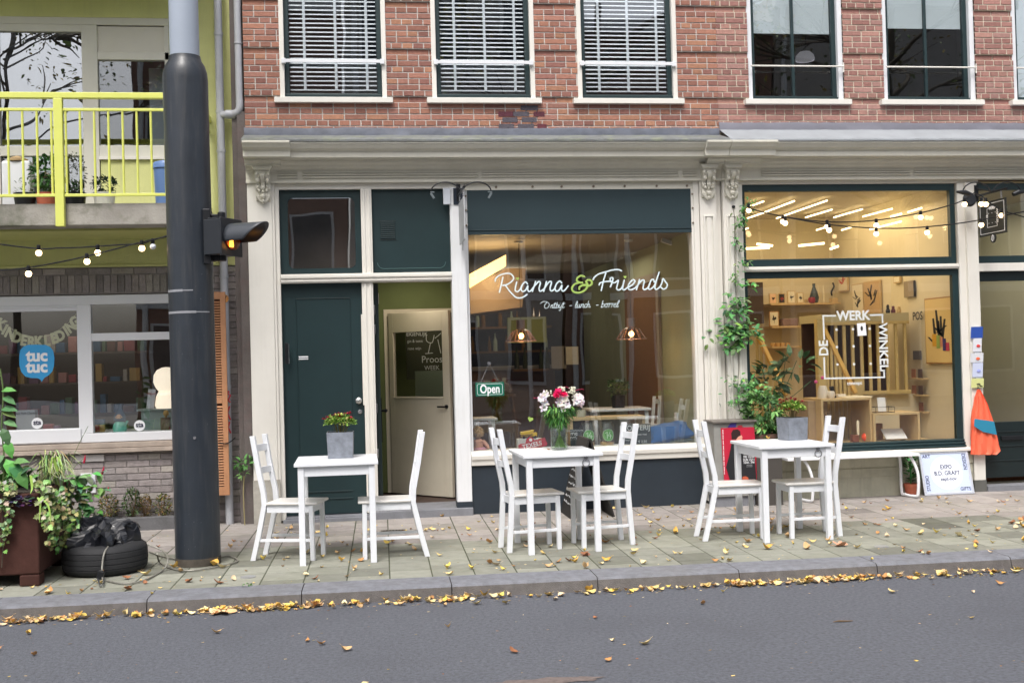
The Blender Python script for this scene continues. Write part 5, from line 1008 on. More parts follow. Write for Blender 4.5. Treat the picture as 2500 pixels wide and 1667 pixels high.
# railing
ra = thing('balcony_railing', 'bright yellow metal balcony railing on the apartment building', 'railing', (-2.5, -.83, 2.75))
mb = MB(); mb.box(-6.4, -1.33, -.86, -.80, 3.875, 3.925); mb.box(-1.37, -1.33, -.80, WY-.02, 3.875, 3.925); mb.obj('top_rail', YPAINT, ra, bevel=.004)
mb = MB(); mb.box(-6.4, -1.34, -.845, -.82, 3.765, 3.79); mb.box(-6.4, -1.34, -.845, -.82, 3.02, 3.045); mb.box(-1.36, -1.34, -.819, WY-.02, 3.765, 3.79); mb.box(-1.36, -1.34, -.819, WY-.02, 3.02, 3.045); mb.obj('rail', YPAINT, ra, bevel=.003)
for x in (-4.1, -2.505, -1.36): mb = MB(); mb.box(x-.037, x+.037, -.862, -.803, 2.76, 3.874); mb.obj('post', YPAINT, ra, bevel=.004)
x = -3.97
for k in range(26):
    xx = -4.0+k*.1195
    if xx < -1.4 and abs(xx+2.505) > .05: mb = MB(); mb.tube([(xx, -.832, 3.046), (xx, -.832, 3.764)], .0105, 8); mb.obj('baluster', YPAINT, ra, smooth=True)
for k in range(7): mb = MB(); mb.tube([(-1.35, -.7+k*.125, 3.046), (-1.35, -.7+k*.125, 3.764)], .0105, 8); mb.obj('baluster', YPAINT, ra, smooth=True)
# shop window of the left building
mb = MB()
for a, b, c, d in ((-4.3, -1.655, 2.135, 2.225), (-4.3, -1.655, .82, .905), (-2.63, -2.50, .905, 2.135), (-1.70, -1.655, .905, 2.135), (-2.50, -1.70, 1.785, 1.86), (-4.3, -2.63, 2.08, 2.135), (-4.3, -2.63, .905, .96)): mb.box(a, b, WY+.01, WY+.09, c, d)
mb.box(-4.3, -2.62, WY-.0, WY+.009, 2.11, 2.12); mb.box(-4.3, -2.61, WY-.004, WY+.009, .83, .955)
sw = mb.obj('shop_window', PVC, left, bevel=.004)
for a, b, c, d in ((-4.3, -2.63, .96, 2.08), (-2.50, -1.70, .905, 1.785), (-2.50, -1.70, 1.86, 2.135)): mb = MB(); mb.box(a, b, WY+.045, WY+.051, c, d); pl = mb.obj('pane', GLASSL, sw)
mb = MB(); mb.box(-4.3, -1.66, WY-.05, WY+.06, .765, .815); mb.box(-4.3, -1.66, WY-.07, WY+.06, .72, .762); mb.obj('window_sill', mat('old_sill', srgb(178, 164, 152), .8, var=.4, vs=5, bump=.3, streak=.3), left, bevel=.005)
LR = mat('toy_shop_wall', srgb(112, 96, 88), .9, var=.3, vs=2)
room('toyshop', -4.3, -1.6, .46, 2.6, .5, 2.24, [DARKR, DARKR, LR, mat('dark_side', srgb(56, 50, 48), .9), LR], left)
area('toy_shop_light', (-2.9, 1.3, 2.2), (0, 0, 0), 1.2, .8, 3, (1, .85, .7))
# toy shop content
r = random.Random(21); TC = [mat('toy_%d' % i, srgb(*c), .5) for i, c in enumerate([(150, 50, 56), (60, 96, 130), (180, 146, 80), (86, 112, 84), (120, 80, 110), (176, 168, 160), (100, 60, 46), (176, 120, 112)])]
for zs, lb in ((1.05, 'lowest'), (1.38, 'middle'), (1.70, 'upper')):
    mb = MB(); mb.box(-4.2, -2.2, 1.5, 1.8, zs-.02, zs); mb.obj('wall_shelf', LR, label='%s dim shelf of toys behind the toy shop window' % lb, cat='shelf')
    x = -4.1; 
    while x < -2.3:
        w_ = r.uniform(.03, .12); h_ = r.uniform(.04, .2); mb = MB(); mb.box(x, x+w_, 1.52, 1.65, zs, zs+h_); mb.obj('toy_box', r.choice(TC), label='coloured toy box on the %s dim shelf of the toy shop' % lb, cat='toy box', group='toy boxes on the %s shelf' % lb, bevel=.006); x += w_+r.uniform(.005, .05)
Z0 = .906
mb = MB(); mb.box(-4.3, -1.66, WY+.1, .9, .86, .905); mb.obj('window_ledge', WHITE, left)
zp_ = lambda x, y: (x/4.355, 740+y/4.355)
p0, p1 = U(*zp_(175, 1140), .45), U(*zp_(385, 1290), .45); mb = MB(); mb.box(p0.x, p1.x, .42, .52, Z0, p0.z); o = mb.obj('carton', mat('grey_carton', srgb(178, 180, 184), .6), label='pale grey cardboard box in the left toy shop window', cat='box', bevel=.004); ROOT[o.name] = Matrix.Translation(o.location)
word('Mon Petit Chateau', 275, 1170, .03, INK, 'lettering', o, .417, 0, 0, .9, zp_)
for xa, xb, ya, c, lb in ((460, 570, 1285, 0, 'low red toy case right of the round sticker, in the toy shop window'), (75, 165, 1290, 6, 'dark red toy left of the grey box in the toy shop window'), (575, 640, 1300, 4, 'small purple toy at the right of the left toy shop pane')):
    A_, B_ = U(*zp_(xa, ya), .4), U(*zp_(xb, ya), .4); mb = MB(); mb.box(A_.x, B_.x, .37, .45, Z0, max(A_.z, Z0+.03)); mb.obj('toy', TC[c], label=lb, cat='toy', bevel=.012)
t = thing('puzzle_box', 'blue, red and yellow puzzle box in the lower left of the right toy shop pane', 'box', (U(*zp_(1060, 1370), .4).x, .4, Z0)); A_, B_ = U(*zp_(1005, 1235), .4), U(*zp_(1115, 1370), .4)
mb = MB(); zm = A_.z-(A_.z-Z0)*.42; mb.box(A_.x, B_.x, .38, .43, zm, A_.z); mb.obj('lid', TC[1], t); mb = MB(); mb.box(A_.x, B_.x, .38, .43, Z0, zm-.001); mb.obj('base', TC[2], t); mb = MB(); mb.box(A_.x+.003, A_.x+.05, .376, .3795, Z0+.003, zm-.01); mb.obj('patch', TC[0], t)
p = U(*zp_(1275, 1360), .4); t = thing('doll', 'mint green gnome doll with a pointed blue hood in the toy shop window', 'doll', (p.x, .4, Z0)); MINT = mat('mint', srgb(120, 206, 186), .4)
mb = MB(); mb.lathe([(0, 0), (.06, 0), (.068, .03), (.06, .07), (.035, .10), (0, .105)], (p.x, .4, Z0), 18); mb.tube([(p.x+.05, .4, Z0+.06), (p.x+.075, .4, Z0+.1)], .012, 8); mb.obj('body', MINT, t, smooth=True)
mb = MB(); mb.ball((p.x, .395, Z0+.135), .045, 16); mb.obj('face', mat('doll_face', srgb(206, 160, 120), .5), t, smooth=True)
mb = MB(); mb.lathe([(.0, .27), (.004, .26), (.03, .2), (.055, .15), (.06, .11), (.05, .095), (.048, .11)], (p.x, .41, Z0), 16, caps=False); mb.obj('hood', mat('navy_hood', srgb(44, 78, 104), .6), t, smooth=True)
mb = MB()
for s in (-1, 1): mb.ball((p.x+s*.017, .352, Z0+.142), .005, 6)
mb.tube([(p.x-.012, .353, Z0+.122), (p.x, .351, Z0+.119), (p.x+.012, .353, Z0+.122)], .002, 5); mb.obj('eyes', INK, t)
t = thing('cabinet', 'pale mint cabinet behind the right toy shop pane', 'cabinet', (-1.95, .6, Z0)); A_ = U(*zp_(1450, 1130), .5); mb = MB(); mb.box(A_.x, -1.7, .5, .8, A_.z-.02, A_.z); mb.obj('top', mat('mint_grey', srgb(150, 168, 164), .5), t, bevel=.004)
mb = MB(); mb.box(A_.x+.04, -1.7, .52, .8, Z0, A_.z-.02); mb.box(A_.x+.13, -1.72, .512, .519, Z0+.02, A_.z-.05); mb.obj('carcass', mat('mint_grey', srgb(150, 168, 164), .5), t, bevel=.003)
p = U(*zp_(1760, 1000), .62); t = thing('table_lamp', 'plain rounded glowing white lamp on the mint cabinet in the toy shop', 'lamp', (p.x, .62, A_.z))
mb = MB(); mb.lathe([(0, 0), (.10, 0), (.115, .03), (.10, .12), (.075, .17), (.10, .2), (.125, .26), (.12, .33), (.09, .38), (.04, .405), (0, .41)], (p.x+.01, .62, A_.z), 24); mb.obj('shade', mat('glowing_shade', (1, .84, .66), .6, emit=.8), t, smooth=True); mb = MB(); mb.lathe([(0, -.0), (.05, -.0), (.05, .002), (0, .002)], (p.x+.01, .62, A_.z+.0005), 16); mb.obj('foot', WHITE, t)
q0, q1 = U(*zp_(1565, 915), .5), U(*zp_(1640, 1120), .5); mb = MB(); mb.obox(((q0.x+q1.x)/2, .52, (q0.z+q1.z)/2), (.07, .012, q0.z-q1.z), Matrix.Rotation(.12, 3, 'Y')); o = mb.obj('leaflet_stand', WHITE, label='narrow white leaflet with red print leaning on the glowing lamp', cat='leaflet'); ROOT[o.name] = Matrix.Translation(o.location)
word('Nieuw', 1608, 960, .035, RS, 'lettering', o, .505, 0, 0, .9, zp_)
p = U(*zp_(1765, 1200), .42); mb = MB(); mb.ball((p.x, .42, Z0+.16), .028, 12, (1, 1, 1.2)); mb.tube([(p.x, .42, Z0+.12), (p.x, .42, Z0+.14)], .012, 8); mb.obj('yellow_figure', TC[2], label='small yellow rubber figure on a box in the toy shop window', cat='toy', smooth=True)
mb = MB(); mb.box(p.x-.05, p.x+.035, .39, .46, Z0, Z0+.118); mb.obj('gift_box', mat('brown_box', srgb(96, 76, 60), .7), label='brown gift box under the yellow rubber figure', cat='box', bevel=.003)
# stickers, speech bubble, garland
YL = WY+.042; 
def disc_sticker(x, y, rr):
    p = U(*zp_(x, y), YL); mb = MB(); mb.lathe([(0, -.001), (rr, -.001), (rr, .001), (0, .001)], p, 28, Matrix.Rotation(pi/2, 3, 'X')); o = mb.obj('round_sticker', WHITE, sw); NAV = mat('navy_print', srgb(20, 26, 60), .5)
    word('sta', x, y-8, .062, NAV, 'sticker_lettering', sw, YL-.0015, 0, .0018, 1, zp_); word('webshop.nl', x, y+17, .012, NAV, 'sticker_lettering', sw, YL-.0015, 0, 0, 1, zp_)
disc_sticker(395, 1275, .052); disc_sticker(1483, 1300, .052)
BLU = mat('sky_blue_vinyl', srgb(56, 160, 220), .5, var=.05)
out = [U(*zp_(a, b), YL) for a, b in ((205, 560), (215, 500), (250, 460), (300, 443), (390, 440), (480, 443), (530, 462), (565, 505), (578, 580), (575, 660), (560, 720), (520, 765), (475, 790), (455, 815), (443, 838), (430, 812), (400, 797), (330, 795), (270, 780), (225, 730), (207, 660))]
mb = MB(); mb.prismxz([(p.x, p.z) for p in out], YL-.001, YL+.001); mb.obj('speech_bubble_sticker', BLU, sw)
word('tuc', 392, 562, .155, WHITE, 'sticker_lettering', sw, YL-.002, 0, .006, .98, zp_); word('tuc', 392, 680, .155, WHITE, 'sticker_lettering', sw, YL-.002, 0, .006, .98, zp_)
GOLD = mat('gold_paper', srgb(246, 241, 198), .4, var=.15, vs=12)
gt = thing('letter_garland', 'gold paper letter garland reading KINDERKLEDING behind the toy shop pane', 'garland', (-2.95, WY+.07, 1.6))
pts = [U(*zp_(a, b), WY+.07) for a, b in ((-60, 120), (0, 185), (100, 255), (200, 320), (330, 352), (400, 358), (500, 350), (600, 300), (700, 235), (770, 165), (812, 110))]; mb = MB(); mb.tube(cat_spline(pts, 4), .002, 5); mb.obj('thread', GOLD, gt)
for chh, x, y, a in (('K', 5, 228, -.55), ('I', 48, 285, -.5), ('N', 108, 325, -.45), ('D', 180, 370, -.35), ('E', 252, 400, -.2), ('R', 330, 415, -.1), ('K', 408, 412, 0), ('L', 500, 405, .05), ('E', 575, 378, .2), ('D', 640, 350, .35), ('I', 705, 300, .5), ('N', 757, 255, .55), ('G', 795, 205, .6)):
    word(chh, x, y, .135, GOLD, 'letter', gt, WY+.056, a, .0075, .84, zp_)
# name plate and vent on the brick
p0, p1 = U(184, 1111, WY-.01), U(255, 1125, WY-.01); mb = MB(); mb.box(p0.x, p1.x, WY-.02, WY, p1.z, p0.z); mb.obj('name_plate', mat('worn_plate', srgb(196, 192, 190), .5, var=.2, vs=15), left, bevel=.002)
p = U(217, 1178, WY-.02); mb = MB(); mb.box(p.x-.075, p.x+.06, WY-.02, WY, p.z-.10, p.z+.09); vt = mb.obj('wall_vent', PVC, left, bevel=.005)
mb = MB(); mb.lathe([(.048, 0), (.062, .0), (.066, .012), (.058, .02), (.048, .01)], (p.x-.01, WY-.02, p.z), 24, Matrix.Rotation(pi/2, 3, 'X'), caps=False); mb.obj('vent_ring', STEEL, vt, smooth=True)
mb = MB()
for k in range(7): mb.box(p.x-.055, p.x+.035, WY-.026, WY-.0205, p.z-.04+k*.013, p.z-.035+k*.013)
mb.obj('vent_slats', PVC, vt)
# downpipes
dp = MB(); dp.tube([(-1.235, .10, 6.5), (-1.235, .10, .0)], .038, 14); 
for z in (5.0-.3, 3.95, 3.57, 2.36, 1.3): dp.lathe([(.038, 0), (.043, .0), (.043, .03), (.038, .03)], (-1.235, .10, z), 14, caps=False)
dp.tube(cat_spline([(-1.045, .03, 4.06), (-1.045, .03, 3.99), (-1.07, .04, 3.945), (-1.13, .06, 3.93), (-1.22, .09, 3.93)], 4), .036, 12); dp.lathe([(0, -.045), (.043, -.045), (.043, .045), (0, .045)], (-1.135, .062, 3.93), 14, Matrix.Rotation(pi/2, 3, 'Y'))
dpo = dp.obj('downpipe', PIPE, left, smooth=True)
dp = MB(); dp.tube([(-1.045, .03, 6.5), (-1.045, .03, 4.06)], .034, 14); dp.lathe([(.034, 0), (.040, 0), (.040, .012), (.034, .012)], (-1.045, .03, 4.60), 14, caps=False); dp.obj('downpipe', PIPE, cafe, smooth=True)
mb = MB(); mb.lathe([(.0, -.0), (.042, -.0), (.042, .002), (0, .002)], (-1.235, .060, 2.16), 18, Matrix.Rotation(pi/2, 3, 'X')); st_ = mb.obj('sticker', mat('orange_sticker', srgb(226, 160, 90), .5), dpo)
text('KRACH', .022, INK, 'sticker_lettering', dpo, Matrix.Translation((-1.235, .057, 2.16)) @ FACE @ Matrix.Rotation(.8, 4, 'Z'), bold=.001)
GRAF = mat('red_spray', srgb(206, 70, 80), .7); mb = MB()
for st in ([(1560, 1270), (1565, 1285)], [(1555, 1290), (1575, 1300), (1560, 1335), (1575, 1350)], [(1570, 1375), (1555, 1420), (1575, 1470)], [(1570, 1480), (1560, 1520), (1578, 1560)]): mb.tube([U(x/2.8, 500+y/2.8, .055) for x, y in st], .008, 6, flat=.2)
mb.obj('graffiti', GRAF, dpo)
# ================================================================== street furniture
PDK = mat('dark_pole_paint', srgb(45, 51, 59), .36, var=.3, vs=4, bump=.1, bs=60, streak=.12); PLT = mat('pale_pole_paint', srgb(160, 170, 184), .4, var=.1, vs=3)
BX, BY = -1.24, -2.08
sp = thing('signal_pole', 'thick dark grey traffic signal pole with a pale upper part, standing on the pavement', 'pole', (BX, BY, 0))
mb = MB(); mb.lathe([(0, -.01), (.17, -.01), (.17, 3.73), (.166, 3.79), (.15, 3.845), (.128, 3.88), (.122, 3.905), (.119, 3.92), (0, 3.92)], (BX, BY, 0), 48); mb.obj('lower_pole', PDK, sp, smooth=True)
mb = MB(); mb.lathe([(.112, 3.915), (.108, 7.5), (0, 7.5)], (BX, BY, 0), 40, caps=False); mb.obj('upper_pole', PLT, sp, smooth=True)
TAPE = mat('old_tape', srgb(150, 152, 158), .5, var=.3, vs=20); mb = MB()
for z, a0, a1 in ((2.10, -2.9, -1.35), (1.935, -2.9, -.55)):
    n = 24
    for k in range(n):
        a, b = a0+(a1-a0)*k/n, a0+(a1-a0)*(k+1)/n; h = .009*(1 if k < n*.7 else .5); mb.add([(BX+.1715*cos(t_), BY+.1715*sin(t_), zz) for t_, zz in ((a, z-h), (b, z-h), (b, z+h), (a, z+h))], [(0, 1, 2, 3)])
mb.obj('tape_strip', TAPE, sp)
mb = MB(); rq = random.Random(6)
for k in range(46):
    a_ = rq.uniform(-2.9, -.4); z = rq.choice([rq.uniform(1.85, 2.3), rq.uniform(.9, 1.8), rq.uniform(.05, .5)]); da, dz = rq.uniform(.008, .035), rq.uniform(.003, .012); mb.add([(BX+.1708*cos(t_), BY+.1708*sin(t_), zz) for t_, zz in ((a_, z), (a_+da, z+dz*.3), (a_+da*.8, z+dz), (a_+.002, z+dz*.7))], [(0, 1, 2, 3)])
mb.obj('glue_residue', mat('glue_residue', srgb(104, 108, 114), .7, var=.3, vs=40), sp); mb = MB(); mb.lathe([(.1704, .0), (.1712, .004), (.1708, .05), (.1702, .06)], (BX, BY, 0), 48, caps=False); mb.obj('dirty_foot', mat('dirty_pole_foot', srgb(84, 78, 70), .9, var=.5, vs=14), sp, smooth=True)
mb = MB(); mb.box(BX-.06, BX+.06, BY-.1745, BY-.160, .55, .95) if False else mb.lathe([(0, -.172), (.012, -.172), (.012, -.16), (0, -.16)], (BX+.02, BY, .98), 10, Matrix.Rotation(-pi/2, 3, 'X')); mb.obj('bolt', STEEL, sp)
# signal head turned to the right, slightly towards the camera
hd = Vector((.86, -.5, 0)).normalized(); hs_ = Vector((0, 0, 1)).cross(hd); HM = Matrix((hd, hs_, Vector((0, 0, 1)))).transposed()
hc_ = Vector((-.985, -2.17, 2.50))
mb = MB(); mb.obox(hc_, (.16, .25, .27), HM); mb.obox(hc_+HM @ Vector((.0, 0, .143)), (.12, .2, .012), HM); mb.obox(hc_+HM @ Vector((.085, 0, 0)), (.012, .27, .29), HM); 
head = mb.obj('signal_head', mat('black_plastic', srgb(34, 38, 44), .45, var=.15), sp, bevel=.012)
mb = MB(); n = 28; rows = 8; vs = []
for i in range(rows+1):
    for k in range(n+1):
        a = -pi*.62+2*pi*.62*k/n + pi/2     # open at the bottom
        maxl = .30*(.5+.5*cos((a-pi/2)*.92))**.8+.02; L = .09+maxl*i/rows; rr = .105-.006*i/rows
        vs.append(hc_+HM @ Vector((L, rr*cos(a), rr*sin(a)+.0-.10*0)))
mb.add(vs, [(i*(n+1)+k, i*(n+1)+k+1, (i+1)*(n+1)+k+1, (i+1)*(n+1)+k) for i in range(rows) for k in range(n)])
vz = mb.obj('visor', mat('visor_plastic', srgb(64, 68, 74), .4, var=.1), head, smooth=True); sm = vz.modifiers.new('solid', 'SOLIDIFY'); sm.thickness = .004
mb = MB(); mb.lathe([(0, 0), (.1, 0), (.098, .012), (.07, .022), (0, .028)], hc_+hd*.091, 28, Matrix((hs_, Vector((0, 0, 1)), hd)).transposed()); mb.obj('lens', mat('amber_lens', srgb(120, 44, 10), .25, emit=.0), head, smooth=True)
mb = MB()
for k in range(5): mb.obox(hc_+HM @ Vector((.118, -.045+.0*k, -.075+.014*k)), (.004, .05-.006*abs(k-1), .009), HM)
mb.obj('lit_lens', mat('amber_lit', (1, .42, .03), emit=6), head)
mb = MB(); q = hc_-hd*.0
for z in (2.665, 2.345): mb.box(BX+.13, hc_.x+.02, hc_.y+.0, hc_.y+.06, z-.02, z+.02); mb.lathe([(0, -.02), (.03, -.02), (.03, .03), (.018, .036), (0, .036)], (hc_.x, hc_.y, z+.0), 14)
mb.box(BX+.12, BX+.175, BY-.14, BY-.0, 2.30, 2.72); mb.obj('bracket', BLACKM, head, bevel=.004)
sp.rotation_euler.y = -.004
# shutter
WSH = mat('orange_brown_wood', srgb(186, 134, 96), .6, var=.25, vs=10); sh = thing('window_shutter', 'tall orange brown louvred shutter leaning on the grey brick wall behind the pole', 'shutter', (-1.42, .05, .28))
mb = MB(); x0, x1 = -1.62, -1.215
for a, b, c, d in ((x0, x0+.05, .29, 2.22), (x1-.05, x1, .29, 2.22), (x0+.05, x1-.05, .29, .37), (x0+.05, x1-.05, 2.15, 2.22), (x0+.05, x1-.05, 1.16, 1.22)): mb.box(a, b, -.03, .0, c, d)
mb.obj('frame', WSH, sh, bevel=.003); mb = MB(); z = .39
while z < 2.14:
    if not 1.14 < z < 1.225: mb.add([(x0+.05, -.026, z-.008), (x1-.05, -.026, z-.008), (x1-.05, -.008, z+.009), (x0+.05, -.008, z+.009)], [(0, 1, 2, 3)])
    z += .0255
mb.obj('louvres', WSH, sh); mb = MB(); mb.box(x0+.05, x1-.05, .0, .006, .37, 2.15); mb.obj('gap_backing', mat('louvre_gap_shade', srgb(92, 58, 40), .8), sh)  # darker brown behind the louvres paints the shade in their gaps
mb = MB(); mb.tube(cat_spline([(-1.30, -.04, .79), (-1.24, -.045, .78), (-1.19, -.0, .80), (-1.16, .04, .83)], 4), .006, 6); mb.obj('tie_wire', BLACKM, label='black wire tying the shutter to the downpipe', cat='wire')
# chairs and tables
def make_chair(splay, label):
    t = thing('chair', label, 'chair', (0, 0, 0)); W2, T = .135, .034       # local: +x front, origin on the floor in the middle
    D0, D1 = -.20, .20
    for s in (-1, 1):
        y = s*W2; mb = MB(); mb.beam((D1-.02, y, 0), (D1-.025, y, .425), T, T, Vector((0, 1, 0))); mb.obj('leg', LACQ, t, local=True, bevel=.003)
        mb = MB()
        pts = [(D0-splay, 0), (D0-splay*.45, .22), (D0, .43), (D0-.005, .52), (D0-.045, .72), (D0-.085, .965)]
        vs = []
        for x, z in pts: vs += [(x-.02, y-T/2, z), (x+.02, y-T/2, z), (x+.02, y+T/2, z), (x-.02, y+T/2, z)]
        n = len(pts); fs = [(0, 3, 2, 1), tuple(4*(n-1)+k for k in range(4))] + [(4*i+k, 4*i+(k+1) % 4, 4*i+4+(k+1) % 4, 4*i+4+k) for i in range(n-1) for k in range(4)]
        mb.add(vs, fs); mb.obj('back_leg', LACQ, t, local=True, bevel=.003)
        mb = MB(); mb.beam((D0-splay*.6, y, .155), (D1-.02, y, .155), .022, .018, Vector((0, 1, 0))); mb.obj('stretcher', LACQ, t, local=True, bevel=.002)
    mb = MB(); mb.box(D0+.02, D1-.01, -W2-.008, -W2+.012, .37, .428); mb.box(D0+.02, D1-.01, W2-.012, W2+.008, .37, .428); mb.box(D1-.035, D1-.015, -W2+.012, W2-.012, .37, .428); mb.box(D0, D0+.018, -W2+.018, W2-.018, .37, .428); mb.obj('seat_frame', LACQ, t, local=True, bevel=.002)
    mb = MB(); mb.box(D0+.018, D1+.025, -W2-.026, W2+.026, .43, .45); mb.obj('seat', mat('seat_lacquer', srgb(228, 226, 222), .3, var=.12, vs=6), t, local=True, bevel=.006)
    for zc, h in ((.865, .055), (.69, .05)):
        xx = D0-.005-(zc-.52)*.18; mb = MB(); n = 8; vs = []
        for i in range(n+1):
            y = -W2+.017+(2*W2-.034)*i/n; b = -.022*(1-(2*i/n-1)**2)
            vs += [(xx+b-.007, y, zc-h/2), (xx+b+.007, y, zc-h/2), (xx+b+.007, y, zc+h/2), (xx+b-.007, y, zc+h/2)]
        mb.add(vs, [(0, 3, 2, 1), tuple(4*n+k for k in range(4))] + [(4*i+k, 4*i+(k+1) % 4, 4*i+4+(k+1) % 4, 4*i+4+k) for i in range(n) for k in range(4)]); mb.obj('slat', LACQ, t, local=True, bevel=.002)
    return t
chA = make_chair(.10, 'x'); chB = make_chair(.03, 'x')
fb = lambda x, y: (x, y)
def put(o, x, y, rz, label):
    o.location = (x, y, 0); o.rotation_euler.z = rz; o['label'] = label; o['group'] = 'white wooden chairs at the pavement tables'; ROOT[o.name] = Matrix.Translation((x, y, 0)) @ Matrix.Rotation(rz, 4, 'Z')
put(chA, -.50, -2.01, -.27, 'white wooden chair at the left side of the table nearest the pole')
c_ = dup(chA); put(c_, .215, -2.125, pi+.0, 'white wooden chair right of the left table, in front of the open cafe doorway')
put(chB, 1.365, -2.12, .13, 'white wooden chair at the left side of the flower vase table')
c_ = dup(chB); put(c_, 1.92, -2.085, pi+.12, 'white wooden chair at the right side of the flower vase table')
c_ = dup(chA); put(c_, 3.065, -2.075, -.03, 'white wooden chair at the left side of the right table, before the red poster')
c_ = dup(chB); put(c_, 3.64, -2.145, pi+.02, 'white wooden chair at the right side of the right table, before the white bench')
TH = .768
def make_table(label, ring):
    t = thing('table', label, 'table', (0, 0, 0)); a, b = .265, .31
    for sx in (-1, 1):
        for sy in (-1, 1): mb = MB(); mb.box(sx*a-.023, sx*a+.023, sy*b-.023, sy*b+.023, 0, TH-.027); mb.obj('leg', LACQ, t, local=True, bevel=.003)
    mb = MB(); mb.box(-a+.023, a-.023, -b-.012, -b+.008, TH-.10, TH-.027); mb.box(-a+.023, a-.023, b-.008, b+.012, TH-.10, TH-.027); mb.box(-a-.012, -a+.008, -b+.023, b-.023, TH-.10, TH-.027); mb.box(a-.008, a+.012, -b+.023, b-.023, TH-.10, TH-.027); mb.obj('apron', LACQ, t, local=True, bevel=.002)
    mb = MB(); mb.box(-a-.05, a+.05, -b-.04, b+.04, TH-.025, TH); mb.obj('table_top', LACQ, t, local=True, bevel=.004)
    if ring:
        x, z = a-.085, TH-.06; mb = MB(); mb.lathe([(0, 0), (.012, 0), (.012, .006), (0, .008)], (x, -b-.012, z+.012), 12, Matrix.Rotation(pi/2, 3, 'X')); mb.tube([(x+.028*cos(k*pi/12), -b-.022, z-.016+.028*sin(k*pi/12)) for k in range(25)], .0042, 6); mb.tube([(x+.014*cos(k*pi/8), -b-.02, z+.02+.014*sin(k*pi/8)) for k in range(17)], .002, 6); mb.obj('ring_hook', STEEL, t, local=True, smooth=True)
    return t
def putt(o, x, y, rz, label): o.location = (x, y, 0); o.rotation_euler.z = rz; o['label'] = label; o['group'] = 'white tables on the pavement'
tb = make_table('x', False); putt(tb, -.165, -2.09, 0, 'white square table with the tall square grey planter, in front of the green door')
tb = make_table('x', True); putt(tb, 1.56, -2.115, .035, 'white square table with a glass vase of flowers, in the middle')
c_ = dup(tb); putt(c_, 3.46, -2.105, .01, 'white square table with the wide square grey planter, at the right')
# zinc planters
ZINC = mat('zinc', srgb(140, 146, 156), .5, metal=.25, var=.5, vs=14, bump=.3, bs=40)
FOL = [(128, 168, 70), (108, 150, 56), (146, 180, 84), (90, 130, 50), (170, 170, 90)]
REDF = mat('dark_red_petals', (1, 1, 1), .6, vcol=True)
def planter(x, y, s, h, rz, label, seed, fl, fr_):
    t = thing('planter', label, 'planter', (x, y, TH), rz, 'grey zinc planters on the tables'); mb = MB(); q = s/2
    mb.add([(sx*q*k, sy*q*k, z) for z, k in ((0.001, .93), (h, 1)) for sx, sy in ((-1, -1), (1, -1), (1, 1), (-1, 1))], [(3, 2, 1, 0), (0, 1, 5, 4), (1, 2, 6, 5), (2, 3, 7, 6), (3, 0, 4, 7)])
    mb.add([(sx*q*k, sy*q*k, z) for z, k in ((h, 1), (h, .92), (h-.03, .92)) for sx, sy in ((-1, -1), (1, -1), (1, 1), (-1, 1))], [(i, (i+1) % 4, 4+(i+1) % 4, 4+i) for i in range(4)]+[(4+i, 4+(i+1) % 4, 8+(i+1) % 4, 8+i) for i in range(4)]+[(8, 9, 10, 11)])
    mb.obj('pot', ZINC, t, local=True, bevel=.002)
    p = thing('potted_flower', label.replace('planter', 'planter flowers').split(',')[0]+' of dark red chrysanthemums', 'flowers', (x, y, TH+h-.03), rz, 'chrysanthemums in the zinc planters')
    mb = MB(); r = random.Random(seed); foliage(mb, (0, 0, .095), (s*.60*fl, s*.5*fl, .068*fl), 760, .024, .02, FOL, seed, .5, True)
    mb.obj('foliage', LEAFM, p, local=True)
    mb = MB()
    for i in range(34): a = r.uniform(0, 2*pi); k = r.uniform(0, .35)*s; mb.tube([(k*.5*cos(a), k*.5*sin(a), 0), (k*cos(a)*1.1, k*sin(a)*1.1, .09)], .0018, 4)
    mb.obj('stems', mat('stem_brown', srgb(110, 104, 64), .8), p, local=True)
    mb = MB()
    for fx, fy, fz in fr_:
        c = Vector((fx*s, fy*s, fz)); k = r.uniform(.8, 1.1)
        for j in range(26):
            d = Vector((r.gauss(0, 1), r.gauss(0, 1), abs(r.gauss(0, .7)))).normalized(); mb.leaf(c+d*.004, d, (0, 0, 1), .020*k, .011, .2, srgb(*[v*r.uniform(.7, 1.2) for v in (168, 26, 48)]), .1)
    mb.obj('flower', REDF, p, local=True)
p = Gd(832, 1119, TH)
planter(p.x, p.y+.10, .207, .205, -.03, 'tall square grey zinc planter, on the left table', 31, 1.0, [(-.6, -.1, .13), (-.45, -.4, .145), (-.05, .1, .165), (-.2, .2, .155), (.3, -.2, .165), (.38, .1, .17), (.42, -.35, .135), (.0, -.2, .15), (.2, .3, .16), (-.35, .2, .15)])
p = Gd(1940, 1076, TH)
planter(p.x+.03, p.y+.12, .19, .19, .2, 'wide square grey zinc planter, on the right table', 33, .98, [(-.3, .2, .16), (-.55, -.1, .10), (-.45, -.25, .095), (-.5, .1, .15), (-.1, .2, .175), (.05, .1, .18), (.2, 0, .175), (.5, -.1, .155), (-.4, .3, .17), (.3, .25, .17), (-.35, -.35, .10)])
